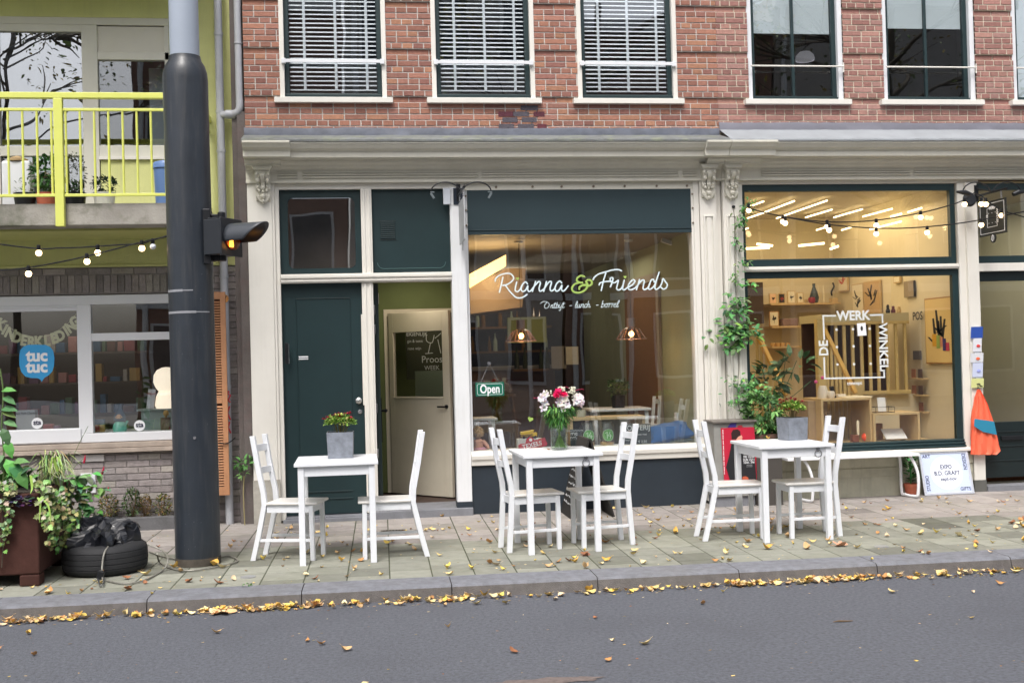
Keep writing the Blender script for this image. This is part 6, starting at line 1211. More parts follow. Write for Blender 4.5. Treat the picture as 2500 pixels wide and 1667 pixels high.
# vase with bouquet
p = Gd(1368, 1099, TH); vx, vy = p.x+.005, p.y+.06
VG = glass('vase_glass', 1.5, (.95, .98, .96)); t = thing('glass_vase', 'tall clear glass jar vase with water, on the middle table', 'vase', (vx, vy, TH))
mb = MB(); mb.lathe([(0, .0), (.062, 0), (.069, .008), (.07, .16), (.066, .175), (.058, .19), (.062, .2), (.058, .2), (.055, .188), (.063, .172), (.066, .158), (.066, .012), (0, .008)], (vx, vy, TH+.001), 32); mb.obj('glass', VG, t, smooth=True)
mb = MB(); mb.lathe([(0, .009), (.0655, .012), (.0655, .11), (0, .11)], (vx, vy, TH+.001), 28); mb.obj('water', glass('water', .7, (.9, .95, .88)), t, smooth=True)
bq = thing('bouquet', 'bouquet of white alstroemeria and pink flowers standing in the glass vase', 'bouquet', (vx, vy, TH+.02)); r = random.Random(5)
mb = MB()
for i in range(30): a = r.uniform(0, 2*pi); b = a+pi+r.uniform(-.6, .6); q = r.uniform(.02, .055); mb.tube([(vx+q*cos(a), vy+q*sin(a), TH+.02), (vx+.2*q*cos(b), vy+.2*q*sin(b), TH+.15), (vx+q*1.6*cos(b), vy+q*1.6*sin(b), TH+.29)], .003, 5)
mb.obj('stems', mat('green_stems', srgb(108, 138, 70), .6, var=.3, vs=30), bq)
mb = MB()
for i in range(480):
    a = r.uniform(0, 2*pi); h = r.uniform(0, 1); rr = .03+.10*h**.7*r.uniform(.4, 1.1); k = r.uniform(.7, 1.2); c = r.choice([(60, 116, 50), (84, 140, 62), (46, 94, 44), (104, 150, 70)])
    mb.leaf((vx+rr*cos(a), vy+rr*sin(a), TH+.20+.15*h), (cos(a), sin(a), r.uniform(-1.2, .9)), (0, 0, 1), r.uniform(.04, .075), .016, .2, srgb(*[v*k for v in c]), .35)
mb.obj('leaves', LEAFM, bq)
FW = mat('petals', (1, 1, 1), .6, vcol=True, spec=.2)
def petals(mb, c, d, n, L, W, col, spread=.9, layers=2):
    d = Vector(d).normalized(); a = d.orthogonal().normalized(); b = d.cross(a)
    for ly in range(layers):
        for k in range(n):
            th = 2*pi*(k+.5*ly)/n+r.uniform(-.15, .15); o = a*cos(th)+b*sin(th); mb.leaf(c, o*spread*(1-.3*ly)+d*(.35+.35*ly), d, L*r.uniform(.85, 1.1), W, .25, srgb(*[min(255, v*r.uniform(.93, 1.05)) for v in col]), .12)
def bpt(x, y, dy=0): q = U(1280+x/8.71, 930+y/8.71, vy-.06+dy); return q
for x, y in ((370, 370), (420, 480), (400, 580), (760, 400), (860, 380), (800, 580), (900, 540), (1080, 430), (1150, 350), (1170, 480), (1200, 410), (440, 300), (740, 480)): mb = MB(); petals(mb, bpt(x, y, r.uniform(-.02, .03)), (r.uniform(-.4, .4), -1, r.uniform(0, .6)), 6, .044, .03, (240, 232, 234)); mb.obj('white_flower', FW, bq)
for x, y in ((680, 320), (840, 300), (720, 240)): mb = MB(); petals(mb, bpt(x, y, -.01), (0, -.6, .8), 9, .04, .018, (226, 30, 98)); mb.obj('pink_flower', FW, bq)
mb = MB()
for i in range(95):
    cx, cy, rx, ry = r.choice([(540, 260, 120, 65), (900, 200, 160, 70), (980, 280, 110, 60), (1040, 170, 60, 40), (800, 170, 70, 40)]); mb.ball(bpt(cx+r.uniform(-rx, rx), cy+r.uniform(-ry, ry), r.uniform(-.03, .05)), r.uniform(.005, .0085), 6)
mb.obj('button_flower', mat('cream_buttons', srgb(226, 226, 204), .7), bq)
mb = MB(); 
for pts in ([(1080, 210), (1150, 185), (1230, 170), (1265, 190)], [(340, 385), (260, 360), (190, 365)], [(840, 130), (900, 125), (950, 160)]): mb.tube(cat_spline([bpt(*q) for q in pts], 4), .003, 5)
mb.obj('red_sprig', mat('crimson_sprig', srgb(150, 20, 60), .6), bq)
# A-frame board
p0, p1, p2, p3 = Gd(1388, 1262), Gd(1370, 1253), Gd(1488, 1256), Gd(1465, 1250); AX = (p0.x+p2.x)/2
t = thing('a_frame_board', 'black A frame chalkboard standing behind the flower table at the cafe wall', 'chalkboard', (2.16, -.42, 0)); 
def panel(mb, xb, xt, y0, y1, z1, th=.02): mb.add([(xb, y0, 0), (xb+th, y0, 0), (xt+th, y0, z1), (xt, y0, z1), (xb, y1, 0), (xb+th, y1, 0), (xt+th, y1, z1), (xt, y1, z1)], [(0, 1, 2, 3), (7, 6, 5, 4), (0, 4, 5, 1), (1, 5, 6, 2), (2, 6, 7, 3), (3, 7, 4, 0)])
mb = MB(); panel(mb, 1.95, 2.14, -.62, -.12, .74); mb.obj('left_board', mat('black_menu', srgb(36, 34, 32), .7), t, bevel=.002); mb = MB(); panel(mb, 2.36, 2.155, -.62, -.12, .74); mb.obj('right_board', mat('black_menu', srgb(36, 34, 32), .7), t, bevel=.002)
mb = MB(); r2 = random.Random(8)
for k in range(9):
    z = .12+k*.06; x = 1.95+.19*z/.74-.004; y = -.58
    while y < -.2: L = r2.uniform(.012, .03); mb.tube([(x, y, z+r2.uniform(-.012, .012)), (x, y+L*.5, z+r2.uniform(-.015, .02)), (x, y+L, z)], .0018, 4); y += L+.018
mb.obj('chalk_lettering', CHALK, t)
# bench, pot, framed sign at the right
q0, q1 = Gd(1680+1540/2.868, 900+898/2.868), Gd(1680+790/2.868, 900+920/2.868); zt = .44
bn = thing('bench', 'long white bench with bent tubular legs under the design shop window', 'bench', (4.95, -.2, 0)); A_ = U(1680+1600/2.868, 900+605/2.868, -.34); B_ = U(1680+690/2.868, 900+640/2.868, -.34)
mb = MB(); mb.box(B_.x, A_.x+.02, -.37, -.08, A_.z-.006, A_.z+.022); mb.obj('seat', WHITE, bn, bevel=.004); zt = A_.z-.006
for x in (5.53, 4.42):
    mb = MB(); mb.tube(cat_spline([(x-.04, -.30, zt), (x, -.32, zt-.08), (x+.03, -.33, zt-.2), (x+.03, -.32, .06), (x+.02, -.29, .02), (x-.01, -.12, .02), (x-.03, -.09, .05), (x-.03, -.08, zt-.12), (x-.05, -.1, zt)], 6), .015, 10); mb.obj('leg', WHITE, bn, smooth=True)
TERR = mat('terracotta', srgb(176, 96, 70), .8, var=.25, vs=10); p = Gd(2150+710/8.71, 1060+1318/8.71); t = thing('potted_plant', 'small leafy plant in a terracotta pot between the bench and the framed sign', 'plant', (p.x, p.y+.06, 0))
mb = MB(); mb.lathe([(0, 0), (.052, 0), (.066, .09), (.072, .09), (.074, .125), (.066, .125), (.06, .11), (0, .11)], (p.x, p.y+.06, 0), 20); mb.lathe([(0, .001), (.075, .001), (.08, .05), (.075, .05), (.07, .01), (0, .01)], (p.x, p.y+.06, -.0005), 20) if False else None; mb.obj('pot', TERR, t, smooth=True)
mb = MB(); r = random.Random(4)
for i in range(70):
    a = r.uniform(0, 2*pi); h = r.uniform(.0, 1); mb.leaf((p.x+.03*cos(a), p.y+.06+.03*sin(a), .13+.26*h), (cos(a), sin(a), .5+.4*h), (0, 0, 1), r.uniform(.07, .10), .045, .15, srgb(*[v*r.uniform(.7, 1.2) for v in (70, 118, 64)]), .25)
mb.tube([(p.x, p.y+.06, .11), (p.x+.005, p.y+.06, .38)], .006, 5); mb.obj('foliage', LEAFM, t)
# framed sign
SA_, SB_ = Gd(2150+815/8.71, 1060+1283/8.71), Gd(2150+1990/8.71, 1060+1262/8.71); ST_ = .425
t = thing('framed_sign', 'pale blue framed sign reading EXPO B.D. GRAFT leaning against the shop front', 'sign', ((SA_.x+SB_.x)/2, -.13, 0))
x0, x1 = SA_.x, SB_.x; yb, yt = -.16, -.04; zt_ = U(2150+745/8.71, 1060+380/8.71, yt).z; sl = (yt-yb)/zt_
LM = Matrix.Translation((0, yb, 0)) @ Matrix.Rotation(-math.atan(sl), 4, 'X'); HL = zt_*sqrt(1+sl*sl)
def lbox(x0_, x1_, z0_, z1_, y0_, y1_, name, m, bevel=0): mb = MB(); mb.add([LM @ Vector((x, y, z)) for x in (x0_, x1_) for y in (y0_, y1_) for z in (z0_, z1_)], [(0, 1, 3, 2), (4, 6, 7, 5), (0, 4, 5, 1), (2, 3, 7, 6), (0, 2, 6, 4), (1, 5, 7, 3)]); return mb
ALU = mat('satin_aluminium', srgb(206, 210, 220), .35, metal=.4); fr_ = .028; mb = lbox(x0, x1, 0, fr_, -.016, .0, '', ALU)
for q in ((x0, x1, HL-fr_, HL), (x0, x0+fr_, fr_, HL-fr_), (x1-fr_, x1, fr_, HL-fr_)): o_ = lbox(*q, -.016, .0, '', ALU); mb.add(o_.v, o_.f)
mb.obj('frame', ALU, t, bevel=.005)
mb = lbox(x0+fr_, x1-fr_, fr_, HL-fr_, -.009, -.002, '', None); mb.obj('sheet', mat('pale_blue_sheet', srgb(196, 208, 236), .35), t)
cx, cz = (x0+x1)/2+.004, HL*.50; mb = MB(); rr = HL*.385; mb.add([LM @ Vector((cx+rr*cos(2*pi*k/40), -.0105, cz+rr*sin(2*pi*k/40))) for k in range(40)], [tuple(range(40))]); mb.obj('white_disc', mat('disc_white', srgb(232, 238, 250), .4), t)
NAVY = mat('dark_blue_ink', srgb(58, 62, 92), .5)
def stx(s, fx, fz, h, rot=0, bold=.0004, sx=1): return text(s, h, NAVY, 'lettering', t, LM @ Matrix.Translation((x0+fx*(x1-x0), -.0115, fz*HL)) @ FACE @ Matrix.Rotation(rot, 4, 'Z'), bold=bold, thick=.0004, sx=sx)
stx('EXPO', .51, .63, .060, bold=.0014, sx=.84)
stx('B.D. GRAFT', .515, .49, .060, bold=.0012, sx=.92); stx('sept-nov', .525, .36, .050, bold=.0008)
stx('ART', .15, .885, .047); stx('GIFTS', .835, .12, .05, sx=.92); stx('DESIGN', .895, .74, .055, -pi/2, sx=.88); stx('STUDIO', .105, .28, .052, pi/2, sx=.86)
# orange bag, post card holders
BAGO = mat('coral_nylon', srgb(244, 112, 80), .55, var=.1, vs=6, bump=.3, bs=8); BAGB = mat('teal_nylon', srgb(38, 128, 160), .6); t = thing('drawstring_bag', 'bright orange drawstring bag with a blue band hanging on the post at the right', 'bag', (6.44, -.09, .34))
cb = lambda x, y: U(1680+x/2.868, 900+y/2.868, -.09)
def bagring(y, xl, xr, k=40, th=.04):
    a, b = cb(xl, y), cb(xr, y); cx, z = (a.x+b.x)/2, (a.z+b.z)/2; w_ = (b.x-a.x)/2; zt2 = (b.z-a.z)/2
    return [(cx+w_*cos(2*pi*i/k), -.07+th*min(1, w_*8)*sin(2*pi*i/k)+.012*sin(i*1.5+y*.013)*min(1, (y-140)/120)+.006*sin(i*2.9-y*.03), z+zt2*cos(2*pi*i/k)) for i in range(k)]
rings = [(145, 2030, 2050), (165, 2026, 2062), (200, 2015, 2080), (250, 2008, 2100), (300, 1998, 2118), (345, 1993, 2132), (400, 1990, 2152), (460, 1988, 2166), (520, 1986, 2182), (575, 1985, 2198), (600, 1986, 2170)]
allv = [bagring(*q) for q in rings]
def bagpart(i0, i1, m, name, par, off=0):
    mb = MB(); vs = [v for q in allv[i0:i1+1] for v in q]; n = 40; mb.add(vs, [(i*n+k, (i+1)*n+k, (i+1)*n+(k+1) % n, i*n+(k+1) % n) for i in range(i1-i0) for k in range(n)]); 
    if i1 == len(rings)-1: mb.add(allv[-1], [tuple(range(40))])
    return mb.obj(name, m, par, smooth=True)
bagpart(0, 10, BAGO, 'bag_body', t)
mb = MB(); mb.prismxz([(cb(1990, 348).x, cb(1990, 348).z), (cb(2128, 368).x, cb(2128, 368).z), (cb(2148, 462).x, cb(2148, 462).z), (cb(2050, 440).x, cb(2050, 440).z), (cb(1989, 402).x, cb(1989, 402).z)], -.130, -.126); mb.obj('blue_band', BAGB, t, bevel=.002)
mb = MB(); q = cb(2040, 140); mb.tube([(q.x-.01, -.07, q.z-.01), (q.x, -.05, q.z+.05), (q.x+.01, -.07, q.z-.01)], .003, 5); mb.tube([(q.x, -.03, q.z+.05), (q.x+.04, -.08, q.z+.02)], .006, 6); mb.obj('cord', BLACKM, t)
CARD = [((2370, 798), (2400, 825), srgb(50, 84, 170), 'blue postcard holder at the top of the strip on the right post'), ((2375, 826), (2397, 858), srgb(226, 228, 236), 'white postcard with a red and blue figure, second on the post'), ((2369, 862), (2401, 884), srgb(220, 222, 228), 'wide white postcard with a red mark, third on the post'), ((2374, 886), (2400, 920), srgb(206, 214, 240), 'pale blue postcard, fourth on the post'), ((2371, 924), (2402, 946), srgb(216, 220, 150), 'yellow green postcard above the orange bag')]
for i, (a, b, c, lb) in enumerate(CARD):
    A_, B_ = U(*a, -.06), U(*b, -.06); cm = mat('postcard_%d' % i, c, .4); mb = MB(); mb.obox(((A_.x+B_.x)/2, -.06, (A_.z+B_.z)/2), (B_.x-A_.x, .002, A_.z-B_.z), Matrix.Rotation(.12, 3, 'X')); o = mb.obj('postcard', cm, label=lb, cat='postcard', group='postcards hanging on the right post'); ROOT[o.name] = Matrix.Translation(o.location)
    if i: mb = MB(); mb.ball(((A_.x+B_.x)/2+.01, -.063, (A_.z+B_.z)/2-.01), .022, 10, (1, .15, .7 if i != 4 else .3)); mb.obj('print', [None, mat('red_print', srgb(214, 60, 60), .6), mat('orange_print', srgb(226, 100, 60), .6), mat('blue_print', srgb(150, 160, 220), .6), INK][i], o)
mb = MB(); z0_, z1_ = U(2386, 946, -.04).z, U(2386, 796, -.04).z; xx = U(2386, 870, -.04).x; mb.box(xx-.03, xx+.03, -.045, -.031, z0_, z1_); mb.obj('card_rail', mat('clear_rail', srgb(214, 218, 224), .3), label='narrow pale rail holding the postcards on the right post', cat='rail')
# cabinet with poster
CABM = mat('grey_cabinet', srgb(150, 150, 146), .6, var=.3, vs=6, streak=.5); cz1 = .665; px0, px1 = U(1742, 1030, -.30).x, U(1842, 1030, -.30).x
t = thing('utility_cabinet', 'grey metal utility cabinet against the double pilaster, covered by a red poster', 'cabinet', ((px0+px1)/2, -.17, 0))
ct = U(1790, 1027, -.32).z; mb = MB(); mb.box(px0, px1, -.30, -.035, .10, ct-.02); mb.obj('body', CABM, t, bevel=.004); mb = MB(); mb.box(px0-.02, px1+.015, -.33, -.03, ct-.019, ct+.004); mb.obj('lid', mat('lid_grey', srgb(122, 116, 110), .7, var=.4, vs=8), t, bevel=.004); mb = MB(); mb.box(px0+.01, px1-.01, -.28, -.04, -.01, .099); mb.obj('base', STONE, t)
cp = lambda x, y: U(1680+x/5.6, 960+y/5.6, -.318)
POR = mat('poster_red', srgb(190, 36, 62), .4); ps = thing('poster', 'red exhibition poster with a dark figure on the grey cabinet, behind the right table', 'poster', (3.55, -.31, .2))
def pp(lst, m, name, y, par=ps): mb = MB(); mb.prismxz([(cp(*q).x, cp(*q).z) for q in lst], y-.0015, y); return mb.obj(name, m, par)
pp([(450, 475), (905, 460), (960, 1195), (495, 1195)], POR, 'sheet', -.31); BLK = mat('poster_black', srgb(34, 34, 38), .5)
pp([(590, 545), (615, 500), (680, 490), (715, 520), (720, 585), (690, 600), (660, 628), (600, 628)], mat('poster_dark_brown', srgb(52, 30, 30), .5), 'figure_head', -.3125); pp([(690, 590), (735, 570), (745, 600), (740, 640), (660, 640), (662, 622)], mat('poster_skin', srgb(226, 160, 140), .5), 'figure_face', -.3135)
pp([(600, 660), (740, 640), (905, 700), (935, 1195), (700, 1195), (570, 1180), (520, 1010), (560, 860)], BLK, 'figure_coat', -.3145)
cpx = lambda x, y: (1680+x/5.6, 960+y/5.6)
for s_, x, y, h in (('HOUSE OF', 830, 822, .030), ('FRI 13/10-', 832, 866, .036), ('SUN 15/11', 832, 908, .036), ('10AM - 7PM', 832, 946, .030), ('________', 838, 966, .02), ('________', 838, 988, .02)): word(s_, x, y, h, WHITE, 'lettering', ps, -.3175, 0, .0003, .74, cpx)
pp([(735, 1185), (745, 1140), (790, 1130), (820, 1150), (830, 1185)], mat('poster_orange', srgb(190, 90, 60), .5), 'figure_shoe', -.3175)
mb = MB(); a_, b_ = cp(476, 490), cp(500, 1110)
for k in range(60):
    f = k/60; x_, z_ = a_.x+(b_.x-a_.x)*f, a_.z+(b_.z-a_.z)*f; mb.box(x_-.004, x_+.004, -.3125, -.3118, z_-.003, z_+.0022) if k % 7 else None
mb.obj('small_lettering', WHITE, ps)
pp([(600, 392), (675, 388), (655, 462), (545, 466)], mat('sticker_blue', srgb(72, 60, 150), .5), 'blue_scrap', -.3035, t); pp([(690, 440), (740, 436), (755, 460), (680, 463)], mat('sticker_red', srgb(190, 50, 60), .5), 'red_scrap', -.3035, t)
# potted plant behind the cabinet and climbing vine
p = U(1870, 1065, -.25); bz = U(1870, 1068, -.25).z; t = thing('potted_plant', 'bushy green plant in a brown pot next to the red poster, by the shop window', 'plant', (p.x, -.22, .46))
mb = MB(); mb.lathe([(0, 0), (.10, 0), (.13, .19), (.145, .19), (.145, .23), (.13, .23), (.12, .2), (0, .2)], (p.x, -.2, .47), 22); mb.obj('pot', mat('brown_pot', srgb(96, 70, 58), .7, var=.2), t, smooth=True)
mb = MB(); mb.box(p.x-.13, p.x+.13, -.33, -.08, .0, .47) ; mb.obj('stand', mat('dark_stand', srgb(70, 66, 62), .7), t, bevel=.004)
mb = MB(); foliage(mb, (p.x-.02, -.24, .93), (.21, .12, .21), 340, .085, .04, [(74, 116, 60), (96, 140, 76), (60, 98, 52), (116, 156, 90)], 51, .1)
foliage(mb, (p.x+.03, -.24, .76), (.17, .1, .10), 120, .1, .045, [(64, 104, 54), (84, 128, 64)], 52, -.5); mb.obj('foliage', LEAFM, t)
vn = thing('climbing_vine', 'thin climbing vine with light green leaves growing up the double pilaster', 'vine', (3.78, -.06, .9))
VL = [(1791, 512), (1793, 535), (1794, 620), (1796, 700), (1798, 780), (1801, 850), (1803, 900), (1801, 960), (1806, 1000), (1830, 1012)]
mb = MB(); mb.tube(cat_spline([U(a, b, -.05) for a, b in VL], 4), .003, 5); mb.tube(cat_spline([U(a, b, -.07) for a, b in ((1794, 560), (1800, 530), (1815, 520), (1830, 512))], 4), .002, 5); mb.obj('stem', mat('vine_stem', srgb(84, 78, 66), .8), vn)
mb = MB(); r = random.Random(77)
def vleaves(px, py, n, sx, sy, L):
    for i in range(int(n*1.6)):
        q = U(px+r.gauss(0, sx), py+r.gauss(0, sy), -.08+r.uniform(-.05, .03)); mb.leaf(q, (r.uniform(-1, 1), r.uniform(-.8, .1), r.uniform(-.7, .4)), (0, -.5, 1), L*1.45*r.uniform(.7, 1.2), L*.8, .2, srgb(*[v*r.uniform(.8, 1.15) for v in r.choice([(92, 142, 80), (76, 124, 68), (116, 162, 96)])]), .2)
for px, py, n, sx, sy, L in ((1825, 508, 34, 7, 10, .035), (1806, 545, 26, 8, 12, .032), (1797, 590, 16, 6, 14, .03), (1812, 600, 12, 8, 8, .03), (1818, 640, 12, 7, 8, .035), (1796, 670, 16, 6, 12, .032), (1836, 692, 9, 12, 4, .05), (1778, 718, 5, 5, 3, .035), (1808, 735, 16, 16, 6, .05), (1795, 760, 24, 16, 9, .055), (1800, 800, 46, 22, 12, .065), (1795, 830, 52, 24, 13, .065), (1840, 800, 9, 12, 10, .055), (1790, 925, 9, 12, 6, .03), (1830, 935, 30, 16, 8, .045), (1815, 960, 20, 20, 12, .04), (1786, 985, 8, 10, 8, .035), (1845, 965, 16, 16, 14, .05)): vleaves(px, py, n, sx, sy, L)
mb.obj('leaves', LEAFM, vn)
mb = MB(); q = U(1791, 505, -.04); mb.ball(q, .017, 12); o = mb.obj('hook_knob', BLACKM, label='small black round knob holding the vine wire on the pilaster', cat='knob', smooth=True)
# big plant inside the shop window
t = thing('potted_plant', 'dark green monstera like plant inside the shop window behind the vine', 'plant', (4.25, .4, .5)); mb = MB(); foliage(mb, (U(1870, 940, .4).x, .42, U(1870, 935, .4).z), (.22, .15, .17), 70, .15, .09, [(40, 76, 48), (56, 96, 62), (84, 124, 92)], 61, .1)
foliage(mb, (U(1945, 900, .35).x, .4, U(1940, 890, .35).z), (.2, .1, .10), 24, .14, .07, [(96, 130, 96), (70, 110, 76)], 62, .1)
for a_, b_ in (((1880, 1000), (1945, 880)), ((1880, 1000), (1980, 930)), ((1875, 1000), (1860, 900)), ((1885, 1000), (1920, 860))): mb.tube([U(*a_, .42), U((a_[0]+b_[0])/2+8, (a_[1]+b_[1])/2, .4), U(*b_, .38)], .004, 5)
mb.obj('foliage', LEAFM, t); mb = MB(); x_ = U(1880, 1000, .42).x; mb.lathe([(0, 0), (.08, 0), (.1, .16), (0, .16)], (x_, .42, .501), 16); mb.obj('pot', BLACKM, t)
mb = MB(); 
for q in ((1992, 932), (2008, 922)): mb.ball(U(*q, .36), .02, 8)
mb.obj('pink_blossom', mat('pink_blossom', srgb(214, 80, 140), .6), t)
# ================================================================== string lights
BULB = mat('festoon_bulb', (1, .70, .38), emit=4.5); BULBO = mat('unlit_bulb', srgb(220, 224, 232), .2)
def string(label, px_pts, Y, bulbs, glow=True, r=.006):
    P = [U(a, b, Y) if not isinstance(Y, (list, tuple)) else U(a, b, Y[i]) for i, (a, b) in enumerate(px_pts)]; zc = min(p.z for p in P)
    t = thing('string_light', label, 'string light', (sum(p.x for p in P)/len(P), P[0].y, zc)); mb = MB(); mb.tube(cat_spline(P, 6), r, 6); mb.obj('cable', BLACKM, t)
    for i, (a, b, lit) in enumerate(bulbs):
        yy = Y if not isinstance(Y, (list, tuple)) else Y[0]; q = U(a, b, yy)
        mb = MB(); mb.lathe([(0, .022), (.014, .02), (.016, .03), (.016, .06), (.010, .066), (0, .066)], q, 12); s = mb.obj('socket', BLACKM, t, smooth=True)
        mb = MB(); mb.ball(q, .0255, 12); mb.obj('bulb', BULB if lit else BULBO, s, smooth=True)
    return t
z2 = lambda x, y: (x/2.8, 500+y/2.8)
string('upper sagging festoon cable with round bulbs below the balcony, left of the pole', [z2(*q) for q in ((-200, 235), (0, 270), (265, 300), (400, 296), (520, 293), (660, 285), (800, 275), (965, 265), (1040, 243), (1150, 210), (1300, 165))], -1.6, [(*z2(265, 330), 1), (*z2(668, 328), 1), (*z2(1045, 286), 0)])
string('lower festoon cable with round bulbs rising to the pole below the balcony', [z2(*q) for q in ((-200, 455), (0, 448), (190, 430), (400, 393), (590, 352), (780, 305), (940, 262), (1150, 215))], -1.62, [(*z2(195, 472), 1), (*z2(595, 388), 1), (*z2(970, 298), 1)])
string('upper festoon cable with lit round bulbs across the design shop fanlight', [c3(*q) for q in ((395, 345), (500, 375), (630, 403), (780, 425), (925, 438), (1080, 438), (1240, 427), (1390, 405), (1535, 378), (1650, 350), (1800, 303), (1890, 245))], -.45, [(*c3(400, 362), 1), (*c3(625, 436), 1), (*c3(918, 468), 1), (*c3(1242, 460), 1), (*c3(1535, 408), 1), (*c3(1825, 322), 1)])
string('lower festoon cable with lit round bulbs across the design shop fanlight', [c3(*q) for q in ((395, 345), (500, 375), (650, 407), (780, 432), (930, 456), (1080, 470), (1240, 479), (1400, 480), (1575, 470), (1750, 452), (1900, 430), (2060, 400), (2217, 370), (2300, 355))], -.47, [(*c3(641, 446), 1), (*c3(931, 492), 1), (*c3(1242, 517), 1), (*c3(1578, 508), 1), (*c3(1935, 458), 1)])
string('short festoon cable with lit bulbs beside the round bracket of the black hanging sign', [c3(*q) for q in ((1890, 245), (1940, 270), (2010, 325), (2090, 368), (2150, 385), (2217, 405), (2300, 420))], -.50, [(*c3(1935, 320), 1), (*c3(1965, 322), 1), (*c3(2068, 395), 1)])
# ================================================================== hanging signs with curved spot arms
def hanging(xs, y0, y1, z0, z1, label, bmat, side, arms, cards):
    t = thing('hanging_sign', label, 'sign', (xs, (y0+y1)/2, z0))
    mb = MB(); mb.tube([(xs, .0, z1+.085), (xs, y1-.03, z1+.085)], .012, 8); mb.tube([(xs, -.02, z1+.17), (xs, y1*.6, z1+.09)], .007, 6); mb.box(xs-.02, xs+.02, -.045, -.031, z1+.03, z1+.2); mb.obj('bracket', BLACKM, t)
    mb = MB(); pr = [(y0, z0), (y1, z0), (y1, z1), (y0, z1)]
    mb.add([(xs-.006, y, z) for y, z in pr]+[(xs+.006, y, z) for y, z in pr], [(0, 3, 2, 1), (4, 5, 6, 7), (0, 1, 5, 4), (1, 2, 6, 5), (2, 3, 7, 6), (3, 0, 4, 7)]); ym = (y0+y1)/2
    if cards: mb.lathe([(0, -.006), (.05, -.006), (.05, .006), (0, .006)], (xs, ym, z0-.03), 20, Matrix.Rotation(pi/2, 3, 'Y'))
    else: mb.add([(xs-.005, ym-.05, z0), (xs-.005, ym+.05, z0), (xs-.005, ym, z0-.08), (xs+.005, ym-.05, z0), (xs+.005, ym+.05, z0), (xs+.005, ym, z0-.08)], [(0, 1, 2), (5, 4, 3), (0, 2, 5, 3), (1, 4, 5, 2)])
    mb.obj('board', bmat, t, bevel=.002)
    mb = MB()
    for y in (y0-.08, y1+.08):
        for k in range(4): mb.tube([(xs+.006*cos(j*pi/4+(k % 2)*0), y, z1+.012+k*.02+.011*sin(j*pi/4)) for j in range(9)], .0022, 5)
    mb.obj('chain', STEEL, t)
    for s, rad in arms:
        pts = [(xs, ym, z1+.09)]
        for k in range(9): a = pi*.86*(1-k/8)+.0; pts.append((xs+s*(rad-rad*cos(pi*.12+pi*.88*k/8)), ym, z1+.09+rad*.85*sin(pi*.12+pi*.83*k/8)-.04))
        mb = MB(); mb.tube(cat_spline(pts, 3), .0065, 7); arm = mb.obj('lamp_arm', BLACKM, t, smooth=True); e = Vector(pts[-1])
        if cards: mb = MB(); mb.tube([e+Vector((-s*.09, 0, -.01)), e+Vector((-s*.03, 0, .012)), e+Vector((s*.06, 0, .02))], [.022, .028, .012], 10)
        else: mb = MB(); mb.beam(e, e+Vector((-s*.03, 0, -.05)), .02, .02); mb.beam(e+Vector((s*.005, 0, .01)), e+Vector((-s*.035, 0, .01)), .01, .016)
        mb.obj('spot_lamp', BLACKM if cards else mat('grey_metal', srgb(120, 130, 134), .4, metal=.5), arm)
    return t
hanging(1.035, -.08, -.60, 2.63, 3.03, 'grey hanging sign seen edge on at the cafe post, with two curved lamp arms', mat('sign_grey', srgb(176, 178, 180), .5), -1, ((-1, .145), (1, .145)), False)
hx = hanging(6.45, -.08, -.58, 2.635, 2.985, 'black hanging sign with white lettering near the design shop door, with curved lamp arms', mat('sign_black', srgb(20, 25, 24), .6), -1, ((-1, .16), (1, .16)), True)
XF = 6.443; mb = MB()
def yb_(a, b, m_=mb): m_.beam((XF, a[0], a[1]), (XF, b[0], b[1]), .0045, .002, Vector((1, 0, 0)))
for a, b in (((-.11, 2.66), (-.55, 2.66)), ((-.11, 2.96), (-.55, 2.96)), ((-.11, 2.66), (-.11, 2.96)), ((-.55, 2.66), (-.55, 2.96)), ((-.24, 2.72), (-.24, 2.80)), ((-.24, 2.85), (-.24, 2.91)), ((-.24, 2.91), (-.28, 2.91)), ((-.38, 2.91), (-.42, 2.91)), ((-.24, 2.72), (-.42, 2.72)), ((-.42, 2.72), (-.42, 2.745)), ((-.42, 2.90), (-.42, 2.91))): yb_(a, b)
for y in (-.27, -.33, -.39):
    for z in (2.76, 2.81, 2.86): mb.ball((XF, y, z), .004, 6)
mb.tube([(XF-.001, -.33+.022*sin(k*pi/8), 2.605+.03*cos(k*pi/8)) for k in range(17)], .0025, 5); mb.tube([(XF-.001, -.33, 2.57), (XF-.001, -.33, 2.64)], .0025, 5)
mb.obj('lettering', WHITE, hx)
SM = lambda y, z, rot=0: Matrix.Translation((XF, y, z)) @ Matrix.Rotation(-pi/2, 4, 'Z') @ FACE @ Matrix.Rotation(rot, 4, 'Z')
text('WERK', .045, WHITE, 'lettering', hx, SM(-.33, 2.91), bold=.001, thick=.001, sx=.9); text('WINKEL', .042, WHITE, 'lettering', hx, SM(-.425, 2.82, -pi/2), bold=.001, thick=.001); text('DE', .04, WHITE, 'lettering', hx, SM(-.24, 2.825, pi/2), bold=.001, thick=.001)
mb = MB(); mb.lathe([(0, -.03), (.055, -.03), (.075, .0), (.055, .03), (0, .03)], (6.30, -.16, 3.02), 18, Matrix.Rotation(pi/2, 3, 'X')); mb.obj('cable_reel', mat('black_plastic', srgb(34, 38, 44), .45, var=.15), label='black round cable holder on the post beside the black hanging sign', cat='cable holder', smooth=True)
mb = MB(); mb.box(.885, .955, -.06, -.031, 3.03, 3.19); mb.obj('junction_box', mat('grey_box', srgb(190, 196, 204), .5), label='pale grey junction box on the post above the cafe doorway', cat='box', bevel=.004)
